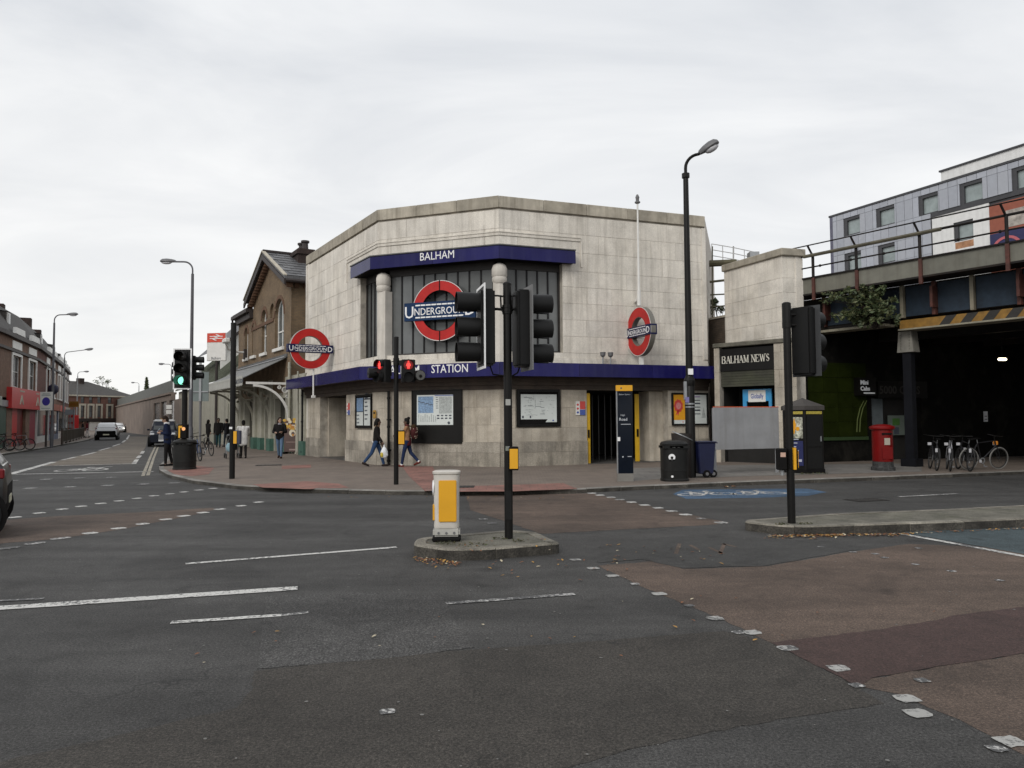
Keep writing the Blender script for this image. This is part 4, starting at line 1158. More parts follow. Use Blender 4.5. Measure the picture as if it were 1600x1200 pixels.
# serif lettering built from strokes
def serif_text(mb, word, s0, z0, h, d, adv):
    ST = {'B': [((0, 0), (0, 1), 1), ((0, 1), (.45, 1), 0), ((.45, 1), (.58, .78), 1), ((.58, .78), (.42, .54), 1), ((0, .54), (.42, .54), 0), ((.42, .54), (.62, .26), 1), ((.62, .26), (.45, 0), 1), ((0, 0), (.45, 0), 0)],
          'A': [((.02, 0), (.36, 1), 0), ((.36, 1), (.70, 0), 1), ((.16, .36), (.56, .36), 0)], 'L': [((0, 0), (0, 1), 1), ((0, 0), (.5, 0), 0), ((.5, 0), (.54, .28), 0)],
          'H': [((0, 0), (0, 1), 1), ((.6, 0), (.6, 1), 1), ((0, .52), (.6, .52), 0)], 'M': [((.03, 0), (.05, 1), 0), ((.05, 1), (.4, .05), 1), ((.4, .05), (.75, 1), 0), ((.75, 0), (.75, 1), 1)],
          'N': [((.02, 0), (.02, 1), 0), ((.02, 1), (.6, 0), 1), ((.6, 0), (.6, 1), 0)], 'E': [((0, 0), (0, 1), 1), ((0, 1), (.5, 1), 0), ((0, .52), (.38, .52), 0), ((0, 0), (.54, 0), 0), ((.54, 0), (.56, .25), 0), ((.5, 1), (.52, .78), 0)],
          'W': [((.0, 1), (.25, 0), 1), ((.25, 0), (.45, .95), 0), ((.45, .95), (.68, 0), 1), ((.68, 0), (.9, 1), 0)], 'S': [((.48, .8), (.36, .97), 0), ((.36, .97), (.18, .97), 0), ((.18, .97), (.07, .78), 0), ((.07, .78), (.14, .58), 1), ((.14, .58), (.40, .42), 1), ((.40, .42), (.48, .22), 1), ((.48, .22), (.36, .03), 0), ((.36, .03), (.16, .03), 0), ((.16, .03), (.04, .22), 0)]}
    SERIF = {'B': [], 'A': [(.02, 0), (.70, 0)], 'L': [(0, 1), (0, 0)], 'H': [(0, 0), (0, 1), (.6, 0), (.6, 1)], 'M': [(.03, 0), (.75, 0), (.75, 1), (.05, 1)], 'N': [(.02, 0), (.02, 1), (.6, 1)], 'E': [], 'W': [(0, 1), (.9, 1)], 'S': []}
    WD = {'B': .62, 'A': .72, 'L': .56, 'H': .62, 'M': .8, 'N': .62, 'E': .58, 'W': .92, 'S': .52}
    x = s0; lay = 0
    for ch in word:
        if ch == ' ': x += h * .45; continue
        for (p, q, thick) in ST[ch]:
            p, q = Vector(p) * h, Vector(q) * h; t = (q - p).normalized(); n = Vector((-t.y, t.x)) * h * (.085 if thick else .035)
            p -= t * h * .02; q += t * h * .02; lay += 1
            mb.slab([(x + (p + n).x, z0 + (p + n).y), (x + (p - n).x, z0 + (p - n).y), (x + (q - n).x, z0 + (q - n).y), (x + (q + n).x, z0 + (q + n).y)], d - .006 - .0004 * (lay % 12), d)
        for (u, v) in SERIF[ch]:
            lay += 1; mb.box((x + u * h - h * .17, d - .006 - .0004 * (lay % 12), z0 + v * h - h * .03), (x + u * h + h * .17, d, z0 + v * h + h * .03))
        x += (WD[ch] + adv) * h
    return x
mb = MB(FK.M); sw = FK.s(1129); zl = FK.z(1170, 565.5)
h_ = FK.z(1170, 554.5) - zl
tmp = MB(); wtot = serif_text(tmp, 'BALHAM NEWS', 0, 0, h_, 0, .26)
serif_text(tmp, 'BALHAM NEWS', 0, 0, h_, .058, .20)
tmp2 = MB(); serif_text(tmp2, 'BALHAM NEWS', 0, 0, h_, .058, .20); x1_ = max(v.x for v in tmp2.v)
mb.add([(sw + v.x * (FK.s(1203) - sw) / x1_, v.y, zl + v.z) for v in tmp2.v], tmp2.f)
mb.build('lettering', mat('cream lettering', (.62, .60, .52), rough=.5), kio, world=True)
# counter with blue phone-card surround, chocolate boxes
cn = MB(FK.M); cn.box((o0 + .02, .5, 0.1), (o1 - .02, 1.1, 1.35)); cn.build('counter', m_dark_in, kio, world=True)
b0, b1 = FK.s(1161, .45), FK.s(1206, .45); zt, zb = FK.z(1180, 608, .45), 1.36
t = fthing('phone_card_display', 'blue phone card display standing on the kiosk counter', 'display', FK, b0, .45, zb)
w, h = b1 - b0, zt - zb
mb = MB().box((0, 0, 0), (.13 * w, .06, h * .68)).box((.9 * w, 0, 0), (w, .06, h * .68)).box((0, 0, h * .68 + .001), (w, .06, h))
mb.build('surround', mat('sky blue plastic', (0.04, 0.30, 0.60), rough=.35), t)
mb = MB().box((.2 * w, -.01, h * .66), (.8 * w, -.0005, h * .97)); mb.build('header', m_white, t)
mb = MB(); text_mb(mb, 'Globally', h * .13, (w * .5, h * .755), -.012, bold=.02, fit=(w * .29, w * .73)); mb.build('lettering', m_blueprint, t)
for k in range(3): MB().box((w * (.35 + .001 * k), .1 + .1 * k, .02), (w * .72, .12 + .1 * k, .2)).build('card_stack', m_white, t)
for k, (px, lab) in enumerate(((1133, 'tan box of sweets at the left end of the kiosk counter'), (1150, 'tan box of sweets next to the blue display on the kiosk counter'))):
    t = fthing('sweet_box', lab, 'box', FK, FK.s(px, .55) - .12, .52, 1.352); MB().box((0, 0, 0), (.26, .2, .22)).build('carton', mat('tan card', (.28, .17, .05), rough=.6, var=.3, vs=9) if k == 0 else MATS['tan card'], t)
    MB().box((.02, -.006, .06), (.24, -.0005, .16)).build('label_strip', m_orange, t)
# grey hoarding board on posts in front of the kiosk
h0, h1 = at(1116, 700, 20.6), at(1218, 700, 21.4)
h0.z = h1.z = 0
FH = Frame((h0.x, h0.y), (h1.x, h1.y))
zt, zb = FH.z(1117, 636.5), FH.z(1117, 703)
t = fthing('hoarding_board', 'pale grey board on two posts with an orange top edge, before the newsagent kiosk', 'barrier', FH, 0, 0, ZP)
m_hoard = mat('pale grey board', (0.27, 0.275, 0.285), rough=.6, var=.10, vs=2, dirt=.3, streak=.3, dirtcol=(.14, .13, .12))
MB().box((0, 0, zb - ZP), (FH.len, .03, zt - ZP)).build('panel', m_hoard, t, bevel=.004)
MB().box((0.0, -.003, zt - ZP + .001), (FH.len, .033, zt - ZP + .022)).build('edge_strip', mat('orange edge', (.62, .10, .03), rough=.5), t)
for x in (0.01, FH.len - .09): MB().box((x, .032, 0), (x + .08, .09, zt - ZP - .02)).build('post', m_hoard, t)
# the pier
pe = Vector((8.15, 28.1))
FP = Frame(pe, KC); FP2 = Frame(KC, KC + Vector((.80, .22)))
pz = FP.z(1220, 400)
pier = thing('bridge_pier', 'tall pale stone pier rising behind the newsagent kiosk at the end of the railway bridge', 'pier', (KC.x, KC.y, 0), 0)
lev = [-.05, .7, 1.4, 2.1, 2.8, 3.5, 4.0, 4.5, 5.0, 5.5, 6.0, 6.5, pz]
block_wall(FP, 0, FP.len, [kz - .3] + lev[7:], .62, [], pier, m_stone, thick=.3)
block_wall(FP2, 0, FP2.len, lev, .42, [], pier, m_stone, thick=.3)
FP3 = Frame(KC + Vector((.80, .22)), pe + Vector((.95, .3)))
wall_boxes(FP3, 0, FP3.len, 0, pz, [], thick=.3).build('back_wall', m_stone, pier, world=True)
top = [FP.pt(-.05, -.09), FP.pt(FP.len + .09, -.09), FP2.pt(FP2.len + .08, -.09), FP3.pt(FP3.len, -.06)]
MB().prism([(p.x, p.y) for p in top], pz + .001, pz + .26).build('coping', m_coping, pier, world=True, bevel=.025)
top = [FP.pt(.0, -.03), FP.pt(FP.len + .03, -.03), FP2.pt(FP2.len + .03, -.03), FP3.pt(FP3.len, -.02)]
mb = MB(); q = FP.pt(FP.len * .35, .5, pz + .26); mb.cbox((q.x, q.y, q.z + .16), (.35, .35, .3)); mb.build('vent_box', m_galv, pier, world=True)
# low brick wall and shrub in the gap between station and pier
FG = Frame(FRR.pt(2.0, -.02), pe + Vector((.1, .6)))
bz = FG.z(1125, 497)
m_brownbrick = mat('old brown brick', (0.10, 0.072, 0.05), rough=.9, var=.25, brick=(.225, .075, .008, (.075, .055, .04), (.05, .045, .04), 'wall'), dirt=.4)
bw = fthing('brick_wall', 'old brown brick wall closing the gap between the station and the pier', 'wall', FG)
wall_boxes(FG, -.3, FG.len + .3, 0, bz, [], thick=.25).build('wall', m_brownbrick, bw, world=True)
MB(FG.M).box((-.3, -.04, bz), (FG.len + .3, .29, bz + .08)).build('coping', m_coping, bw, world=True)

# ---- railway bridge over the high road
GU = Vector((0.575, -0.818)); RU = Vector((0.945, 0.327))
G0 = Vector((10.0, 25.75)) - GU * .35
FB = Frame(G0, G0 + GU * 20)
bridge = fthing('railway_bridge', 'steel railway bridge with grey parapet, rusty posts and hazard striped beam over the high road', 'bridge', FB)
m_girder = mat('grey green parapet steel', (0.155, 0.152, 0.125), rough=.6, var=.15, streak=.4, dirtcol=(.07, .06, .045), rnd=.08)
m_rust = mat('red oxide steel', (0.085, 0.026, 0.018), rough=.7, var=.35, vs=5, dirt=.5, dirtcol=(.04, .02, .012))
m_darksteel = mat('dark steel', (0.014, 0.012, 0.011), spec=.2, rough=.6, var=.3, dirt=.4, dirtcol=(.06, .035, .02))
m_bluesteel = mat('blue grey steel', (0.022, 0.036, 0.055), spec=.25, rough=.6, var=.25, streak=.3, dirtcol=(.02, .02, .02))
m_creamsteel = mat('cream steel', (0.26, 0.24, 0.18), rough=.6, var=.2, streak=.4, dirtcol=(.1, .07, .04))
m_haz_y = mat('hazard amber', (0.24, 0.125, 0.018), rough=.6, var=.25, vs=6, dirt=.4)
m_haz_k = mat('hazard black', (0.02, 0.018, 0.016), rough=.6, var=.2)
Zp0, Zp1 = 5.95, 6.46
posts = [FB.s(1272, 0, 440), FB.s(1340, 0, 440), FB.s(1440, 0, 440), FB.s(1577, 0, 440)]
posts += [posts[3] + (posts[3] - posts[2]) * k for k in (1, 2, 3, 4)]
L_ = posts[-1] + .5
xs = [0.0] + posts + [L_]
for k in range(len(xs) - 1):
    MB(FB.M).box((xs[k] + .015, 0, Zp0), (xs[k + 1] - .015, .05, Zp1)).build('parapet_panel', m_girder, bridge, world=True)
mb = MB(FB.M); mb.box((0, -.06, Zp1 + .002), (L_, .18, Zp1 + .05)).box((0, -.03, Zp0 - .06), (L_, .9, Zp0 - .002))
mb.build('walkway', m_darksteel, bridge, world=True)
for x in posts:
    p = MB(FB.M).box((x - .05, -.07, Zp0 - .25), (x + .05, -.002, Zp1 + .0)).build('post', m_rust, bridge, world=True)
    q = MB(FB.M).tube([(x, -.04, Zp1 + .052), (x, -.04, Zp1 + .80)], .05, 8).tube([(x, -.04, Zp1 + .76), (x - .05, -.26, Zp1 + 1.10)], .035, 8)
    q.build('stanchion', m_darksteel, p, world=True)
    MB(FB.M).slab([(x - .04, Zp0 - .252), (x + .04, Zp0 - .252), (x + .04, Zp0 - .9), (x - .04, Zp0 - .9)], .55, .9).build('bracket', m_rust, p, world=True)
for y_, z_, r_ in ((-.04, .80, .04), (-.04, .38, .026), (-.26, 1.10, .022)): MB(FB.M).tube([(0, y_, Zp1 + z_), (L_, y_, Zp1 + z_)], r_, 8).build('rail', m_darksteel, bridge, world=True)
for k in range(14): MB(FB.M).ball((k * 1.1 + .2, -.04, Zp1 + .38), .05, 6, 4).build('rail_clamp', m_darksteel, bridge, world=True)
# long square tube lying along the handrail
MB(FB.M).tube([(posts[0] - .3, -.12, Zp1 + .77), (FB.s(1473, -.1, 430), -.12, Zp1 + .77)], .06, 6).build('cable_trunking', mat('olive trunking', (.10, .09, .06), rough=.7, var=.3), bridge, world=True)
# main girder web set back behind the walkway: blue panels between stiffeners, hazard beam below
sA, sB = FB.s(1405, .9, 500), FB.s(1420, .9, 500)
Zw0 = 4.86
MB(FB.M).box((-.2, .92, Zw0), (L_, .98, Zp0 - .062)).build('web', m_darksteel, bridge, world=True)
ribs = [FB.s(px, .9, 480) for px in (1290, 1352, 1412, 1462, 1522, 1596)]
st = (ribs[-1] - ribs[-2])
ribs += [ribs[-1] + st * k for k in range(1, 8)]
for k in range(len(ribs) - 1):
    MB(FB.M).box((ribs[k] + .08, .885, Zw0 + .02), (ribs[k + 1] - .08, .918, Zp0 - .12)).build('web_panel', m_bluesteel, bridge, world=True)
for k, x in enumerate(ribs):
    MB(FB.M).box((x - .05, .76, Zw0 - .02), (x + .05, .917, Zp0 - .07)).build('stiffener', m_creamsteel if k in (2, 4) or k > 5 else m_rust, bridge, world=True)
mb = MB(FB.M); mb.box((-.2, .55, 4.62), (sA - .3, 1.2, 4.70)); mb.build('bottom_flange', m_creamsteel, bridge, world=True)
mb = MB(FB.M); mb.box((-.2, .93, 4.702), (sA - .3, .97, Zw0)); mb.build('lower_web', m_darksteel, bridge, world=True)
# hazard beam
hz0 = sB - .15; hzl = L_ - hz0; zh0, zh1 = 4.46, 4.74
MB(FB.M).box((hz0, .62, zh0), (L_, 1.2, zh1)).build('hazard_beam', m_haz_y, bridge, world=True)
x = FB.s(1466, .6, 495); wz = .30
while x < L_ - .5:
    MB(FB.M).slab([(x, zh0 + .001), (x + wz, zh0 + .001), (x + wz + .22, zh1 - .001), (x + .22, zh1 - .001)], .612, .6195).build('hazard_stripe', m_haz_k, bridge, world=True)
    x += wz * 2
MB(FB.M).box((hz0, .5, zh0 - .05), (L_, 1.2, zh0 - .002)).build('bottom_flange', m_creamsteel, bridge, world=True)
# deck slab and far side
dk = MB(); P0 = FB.pt(-.2, 1.2); P1 = FB.pt(L_ + 8, 1.2)
dk.prism([(P0.x, P0.y), (P1.x, P1.y), (P1.x + RU.x * 34, P1.y + RU.y * 34), (P0.x + RU.x * 34, P0.y + RU.y * 34)], 4.86, 5.8)
dk.build('deck', m_darksteel, bridge, world=True)
bm_ = MB()
for k in range(1, 12):
    a = P0 + Vector((RU.x, RU.y, 0)) * (k * 2.6); b = P1 + Vector((RU.x, RU.y, 0)) * (k * 2.6)
    t_ = (b - a).normalized(); n_ = Vector((-t_.y, t_.x, 0)) * .18
    bm_.prism([xy(a + n_), xy(a - n_), xy(b - n_), xy(b + n_)], 4.4, 4.858)
bm_.build('cross_girder', m_darksteel, bridge, world=True)
# steel column at the kerb with its tapered head
cp = FB.pt(FB.s(1421, 1.0, 600), 1.0, 0)
colm = MB(Matrix.Translation((cp.x, cp.y, 0)) @ Matrix.Rotation(FB.yaw, 4, 'Z'))
colm.box((-.135, -.135, ZP), (.135, .135, 3.72)).box((-.24, -.24, ZP), (.24, .24, .35))
o = colm.build('column', mat('blue black column paint', (.006, .0065, .009), rough=.6, var=.2, spec=.12), bridge, world=True, bevel=.01)
hd = MB(Matrix.Translation((cp.x, cp.y, 0)) @ Matrix.Rotation(FB.yaw, 4, 'Z'))
hd.slab([(-.26, 3.74), (.26, 3.74), (.20, 4.40), (-.20, 4.40)], -.20, .20)
hd.build('column_head', mat('grey column head', (.20, .19, .165), rough=.7, var=.2, streak=.4), o, world=True)
rv = MB(Matrix.Translation((cp.x, cp.y, 0)) @ Matrix.Rotation(FB.yaw, 4, 'Z'))
for r_ in range(2):
    for k in range(6): rv.ball((-.14 + .28 * r_, -.205, 3.84 + k * .09), (.022, .015, .022), 6, 4)
rv.build('rivets', m_girder, o, world=True)

# ---- abutment wall under the bridge with the minicab office
AW0 = Vector((10.2, 25.85))
FA = Frame(AW0, AW0 + RU * 36)
abut = fthing('abutment_wall', 'dark wall under the railway bridge with a green tiled front and the minicab office', 'wall', FA)
m_abut = mat('near black wall', (0.0055, 0.0052, 0.0047), spec=.1, rough=.85, var=.3, dirt=.3)  # very dark base colour for both abutment walls
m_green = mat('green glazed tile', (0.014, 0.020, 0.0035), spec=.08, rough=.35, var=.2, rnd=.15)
dA, dB = FA.s(1362, 0), FA.s(1440, 0)
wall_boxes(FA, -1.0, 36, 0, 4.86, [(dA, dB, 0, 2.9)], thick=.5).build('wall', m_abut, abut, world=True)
gz0, gz1 = 0.98, 3.62
gs = FA.s(1264, -.04)
nx, nz = 4, 5
for i in range(nx):
    for j in range(nz):
        a, b = gs + (dA - .25 - gs) * i / nx, gs + (dA - .25 - gs) * (i + 1) / nx
        MB(FA.M).box((a + .006, -.035, gz0 + (gz1 - gz0) * j / nz + .006), (b - .006, -.001, gz0 + (gz1 - gz0) * (j + 1) / nz - .006)).build('tile', m_green, abut, world=True)
MB(FA.M).box((gs, -.05, gz0 - .12), (dA - .22, -.001, gz0 - .004)).build('tile_band', mat('dark green tile', (.03, .055, .02), rough=.4), abut, world=True)
# pale arcs painted on the green front
mb = MB(FA.M)
for r_ in (0, .13):
    pts = [FA.hit(px, py, -.036) for px, py in ((1338, 675), (1339, 655), (1343, 638), (1349, 626))]
    for k in range(3):
        (a, b), (c, e) = pts[k], pts[k + 1]
        mb.slab([(a + r_, b), (a + r_ + .04, b), (c + r_ + .04, e), (c + r_, e)], -.042, -.0355)
mb.build('arc_motif', mat('pale green motif', (.12, .15, .05), rough=.5), abut, world=True)
MB(FA.M).box((dA, .3, 0), (dB, .35, 2.9)).build('shopfront', m_dark_in, abut, world=True)
MB(FA.M).box((dA + .02, .2, 1.1), (dA + .72, .24, 2.35)).build('pane', mat('dull glass', (.12, .14, .15), rough=.2, var=.2), abut, world=True)
MB(FA.M).box((dA + .02, .18, .1), (dA + .06, .3, 2.9)).build('door_frame', mat('weathered jamb', (.13, .11, .09), rough=.7), abut, world=True)
t = fthing('office_sign', 'square black Mini Cabs sign with white letters over the office door under the bridge', 'sign', FA, FA.s(1344, -.3), -.28, FA.z(1358, 618, -.28))
w_, h_ = FA.s(1371, -.3) - FA.s(1344, -.3), FA.z(1358, 590, -.28) - FA.z(1358, 618, -.28)
MB().box((0, 0, 0), (w_, .27, h_)).build('sign_box', m_black, t)
mb = MB(); text_mb(mb, 'Mini', h_ * .24, (.06, h_ * .62), -.004, align='LEFT', bold=.05); text_mb(mb, 'Cabs', h_ * .24, (.06, h_ * .28), -.004, align='LEFT', bold=.05)
mb.box((w_ * .25, -.006, h_ * .10), (w_ * .9, -.001, h_ * .17)); mb.build('lettering', mat('grey white lettering', (.62, .64, .66), rough=.4, emit=((.6, .62, .66), .06)), t)
t = fthing('office_fascia', 'long black fascia reading 5000 CARS in dim grey figures beside the minicab sign', 'sign', FA, FA.s(1373, -.08), -.08, FA.z(1400, 622, -.08))
w_ = FA.s(1450, -.08) - FA.s(1373, -.08)
MB().box((0, 0, 0), (w_, .075, .62)).build('board', m_black, t)
mb = MB(); text_mb(mb, '5000 CARS', .30, (.05, .16), -.004, align='LEFT', bold=.03); mb.build('lettering', mat('dim lettering', (.03, .027, .025), rough=.6), t)
# poster in the office window
p0, p1 = FA.hit(1388, 680, .15), FA.hit(1415, 649, .15)
t = fthing('window_poster', 'pale poster with a green square in the minicab office window', 'poster', FA, p0[0], .15, p0[1])
w_, h_ = p1[0] - p0[0], p1[1] - p0[1]
MB().box((0, 0, 0), (w_, .01, h_)).build('sheet', mat('pale poster', (.13, .16, .14), rough=.5), t)
mb = MB().box((w_ * .25, -.006, h_ * .5), (w_ * .65, -.0005, h_ * .85)); mb.cur = 1; mb.box((w_ * .3, -.006, .03), (w_ * .6, -.0005, h_ * .4)); mb.build('print', [mat('green print', (.06, .16, .03), rough=.5), m_ink], t)
t = fthing('wall_notice', 'small white notice on the dark wall under the bridge', 'sign', FA, FA.s(1537, -.02), -.02, FA.z(1540, 659, -.02))
MB().box((0, 0, 0), (.2, .018, .40)).build('plate', mat('white notice', (.75, .76, .8), rough=.5, spec=.5), t)
MB().box((.03, -.003, .08), (.17, -.0005, .11)).box((.03, -.003, .2), (.17, -.0005, .23)).build('print', m_ink, t)
# the lit lamp
lp = at(1566, 562, 26.5)
t = thing('bridge_lamp', 'lit bulkhead lamp hanging under the bridge deck', 'lamp', lp, .33)
MB().tube([(0, 0, .1), (0, 0, 4.86 - lp.z)], .02, 6).box((-.2, -.1, .06), (.2, .1, .12)).build('housing', m_darksteel, t)
MB().box((-.16, -.08, -.03), (.16, .08, .058)).build('diffuser', mat('lamp glow', (1, .9, .7), emit=((1.0, .86, .62), 6.0)), t, bevel=.03, seg=2)
# far-side abutment of the same bridge, out of frame to the right
FN = Frame(AW0 + GU * 21 + RU * 36, AW0 + GU * 21 + RU * 2)
t = fthing('abutment_wall', 'dark wall holding up the other side of the railway bridge across the high road', 'wall', FN)
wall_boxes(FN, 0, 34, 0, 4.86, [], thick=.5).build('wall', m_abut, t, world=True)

# ---- gantry rails behind the station
def rails(F_pts, posts_, m, lab):
    pass
gc = at(1112, 395, 31.0)
t = thing('track_walkway', 'thin white metal handrail high behind the pier beside the railway', 'railing', (gc.x, gc.y, 6.0), 0)
a, b = at(1112, 381, 31) - Vector((gc.x, gc.y, 6.0)), at(1180, 394, 31) - Vector((gc.x, gc.y, 6.0))
mb = MB()
for dz in (0, -.25, -.5): mb.tube([a + Vector((0, 0, dz)), a.lerp(b, .5) + Vector((.0, .0, dz + .02)), b + Vector((0, 0, dz))], .018, 6)
for k in range(5): q = a.lerp(b, k / 4); mb.tube([q, q - Vector((0, 0, .9))], .018, 6)
mb.build('handrail', mat('pale rail paint', (.5, .5, .5), rough=.5), t)
mb = MB()
for (p, q, r_) in (((1104, 412), (1150, 410), .14), ((1104, 441), (1150, 436), .05), ((1104, 461), (1145, 459), .03), ((1104, 480), (1145, 477), .03)):
    mb.tube([at(*p, 31) - Vector((gc.x, gc.y, 6.0)), at(*q, 31) - Vector((gc.x, gc.y, 6.0))], r_, 8)
mb.tube([at(1113, 385, 31) - Vector((gc.x, gc.y, 6)), at(1113, 520, 31) - Vector((gc.x, gc.y, 6))], .03, 6); mb.tube([at(1146, 385, 31.2) - Vector((gc.x, gc.y, 6)), at(1146, 520, 31.2) - Vector((gc.x, gc.y, 6))], .03, 6)
mb.build('pipework', mat('mossy pipe', (.09, .08, .045), rough=.8, var=.3), t)

# ---- hotel beyond the railway
ha, hb = at(1300.5, 500, 60), at(1600, 500, 46.6)
FT = Frame((ha.x, ha.y), (hb.x, hb.y)); TL = FT.len * 1.55
zt = FT.z(1300.5, 337)
hotel = fthing('hotel_building', 'hotel block clad in grey upright panels with white and terracotta lower floors, beyond the bridge', 'hotel', FT)
m_clad = mat('grey cladding panel', (0.40, 0.42, 0.47), rough=.45, var=.06, rnd=.07, metal=.1)
m_trim = mat('dark trim', (.05, .05, .055), rough=.5)
m_rend = mat('white render', (.76, .76, .75), rough=.8, var=.06, streak=.12)
m_terra = mat('terracotta render', (.30, .095, .06), rough=.8, var=.1)
def win_rect(x0, x1, ya, yb): return (FT.s(x0, 0, ya), FT.s(x1, 0, ya), FT.z((x0 + x1) / 2, yb), FT.z((x0 + x1) / 2, ya))
wins = [win_rect(1318, 1343, 343, 368), win_rect(1368.5, 1397, 325, 355), win_rect(1434.5, 1465, 303, 334.5), win_rect(1498.5, 1534, 280, 314.5), win_rect(1580, 1617, 255.5, 290)]
z0u, z1u = sum(w[2] for w in wins) / 5, sum(w[3] for w in wins) / 5
wins = [(a, b, z0u, z1u) for a, b, _, _ in wins]
w2 = [(FT.s(1320, 0, 400), FT.s(1345, 0, 400)), (FT.s(1372, 0, 395), FT.s(1398, 0, 395))]
dz = FT.z(1332, 343) - FT.z(1332, 399)
wins += [(a, b, z0u - dz, z1u - dz) for a, b in w2]
sw0 = FT.s(1457, 0, 360); zwb = FT.z(1457, 340)
w3 = win_rect(1489.5, 1520.5, 345, 376)
ops = wins + [w3]
wall_boxes(FT, 0, TL, 0, zt - .05, ops, d=.06, thick=.4).build('wall', m_trim, hotel, world=True)
nb = 22; bwid = (TL) / 34
zr = [zt - .12, z1u + .02, z0u - .02, z1u - dz + .02, z0u - dz - .02, FT.z(1310, 418) - 3]
for r_ in range(len(zr) - 1):
    zhi, zlo = zr[r_] - .01, zr[r_ + 1] + .01
    for k in range(34):
        a, b = k * bwid + .015, (k + 1) * bwid - .015
        if a >= sw0 - .3 and zhi < zwb + .6: continue
        segs = [(a, b)]
        for o in wins:
            if o[2] < zhi - .05 and o[3] > zlo + .05:
                ns = []
                for p, q in segs:
                    if o[1] <= p or o[0] >= q: ns.append((p, q)); continue
                    if o[0] > p + .05: ns.append((p, o[0] - .02))
                    if o[1] < q - .05: ns.append((o[1] + .02, q))
                segs = ns
        for p, q in segs:
            c, e = zlo, zhi
            if p >= sw0 - .3: c = max(c, zwb + .02)
            if e - c > .05: MB(FT.M).box((p, 0, c), (q, .055, e)).build('cladding_panel', m_clad, hotel, world=True)
rw = wall_boxes(FT, sw0, FT.s(1547, 0, 370), 3, zwb, [w3], d=-.02, thick=.075); rw.build('render_wall', m_rend, hotel, world=True)
MB(FT.M).box((FT.s(1547.5, 0, 370), -.03, 3), (TL, .055, zwb - .2)).build('terracotta_wall', m_terra, hotel, world=True)
MB(FT.M).box((sw0 - .05, -.05, zwb + .0), (TL, .05, zwb + .14)).build('string_course', m_trim, hotel, world=True)
MB(FT.M).box((-.06, -.05, zt - .11), (TL, .4, zt + .04)).build('parapet_trim', m_trim, hotel, world=True)
for (a, b, c, e) in wins + [w3]:
    mb = MB(FT.M); mb.box((a, .06, c), (a + .28, .30, e)).box((a + .28, .06, e - .2), (b, .30, e)).box((a + .28, .12, c), (b, .3, c + .08)).box((b - .06, .12, c + .08), (b, .3, e - .2))
    w = mb.build('window', m_trim, hotel, world=True)
    MB(FT.M).box((a + .28, .22, c + .08), (b - .06, .24, e - .2)).build('pane', mat('curtained glass', (.30, .35, .35), rough=.1, var=.15, vs=2) if 'curtained glass' not in MATS else MATS['curtained glass'], w, world=True)
a, b, c, e = w3; MB(FT.M).box((a + .1, -.025, c - .5), (b, -.0205, c - .05)).build('rust_stain', mat('rust stain', (.42, .22, .12), rough=.9, var=.3), hotel, world=True)
# glazed stair panel with mottled print, right edge
MB(FT.M).box((FT.s(1573, 0, 350), -.05, FT.z(1590, 352)), (FT.s(1640, 0, 340), -.031, FT.z(1590, 325))).build('printed_panel', mat('mottled panel', (.42, .38, .34), rough=.5, var=.4, vs=3), hotel, world=True)
FTl = Frame(FT.pt(0, 0) + FT.n * 14, FT.pt(0, 0))
wall_boxes(FTl, 0, 14, 0, zt - .05, [], thick=.3).build('end_wall', mat('violet grey render', (.16, .16, .22), rough=.7), hotel, world=True)
MB(FT.M).box((-.01, .0, zt - .04), (TL, 14, zt + .0)).build('roof', m_trim, hotel, world=True)
pa = FT.s(1470, 2.0, 270)
MB(FT.M).box((pa, 2.0, zt + .045), (TL, 12, FT.z(1470, 269, 2.0))).build('penthouse', m_rend, hotel, world=True)
MB(FT.M).box((pa - .1, 1.9, FT.z(1470, 269, 2.0) + .002), (TL, 12.1, FT.z(1470, 269, 2.0) + .12)).build('penthouse_trim', m_trim, hotel, world=True)
# banner with the roundish logo
b0, b1 = FT.s(1547.8, -.1, 375), TL; bz0, bz1 = FT.z(1575, 388, -.1), FT.z(1575, 361, -.1)
t = fthing('hotel_sign', 'dark blue hotel banner with a pink ring logo above the bridge railing', 'sign', FT, b0, -.16, bz0 - .8)
h_ = bz1 - bz0 + .8
MB().box((0, 0, 0), (b1 - b0, .12, h_)).build('board', mat('banner navy', (.018, .02, .085), rough=.5), t)
mb = MB(); cx, cz, rr = 1.05, h_ * .42, .82
for k in range(22):
    a0, a1 = R(20 + 320 * k / 22), R(20 + 320 * (k + 1) / 22)
    mb.slab([(cx + 1.15 * rr * .8 * math.cos(a0), cz + rr * .8 * math.sin(a0)), (cx + 1.15 * rr * math.cos(a0), cz + rr * math.sin(a0)), (cx + 1.15 * rr * math.cos(a1), cz + rr * math.sin(a1)), (cx + 1.15 * rr * .8 * math.cos(a1), cz + rr * .8 * math.sin(a1))], -.02, -.001)
mb.build('logo_ring', mat('pink red', (.50, .12, .14), rough=.5), t)
MB().slab([(cx - .55, cz - .1), (cx - .1, cz + .3), (cx + .5, cz - .05), (cx + .1, cz - .35)], -.02, -.001).build('logo_sleeper', MATS['pink red'], t)
mb = MB(); text_mb(mb, 'T', 1.0, (2.5, h_ * .38), -.004, align='LEFT', bold=.03); mb.build('lettering', m_letter, t)
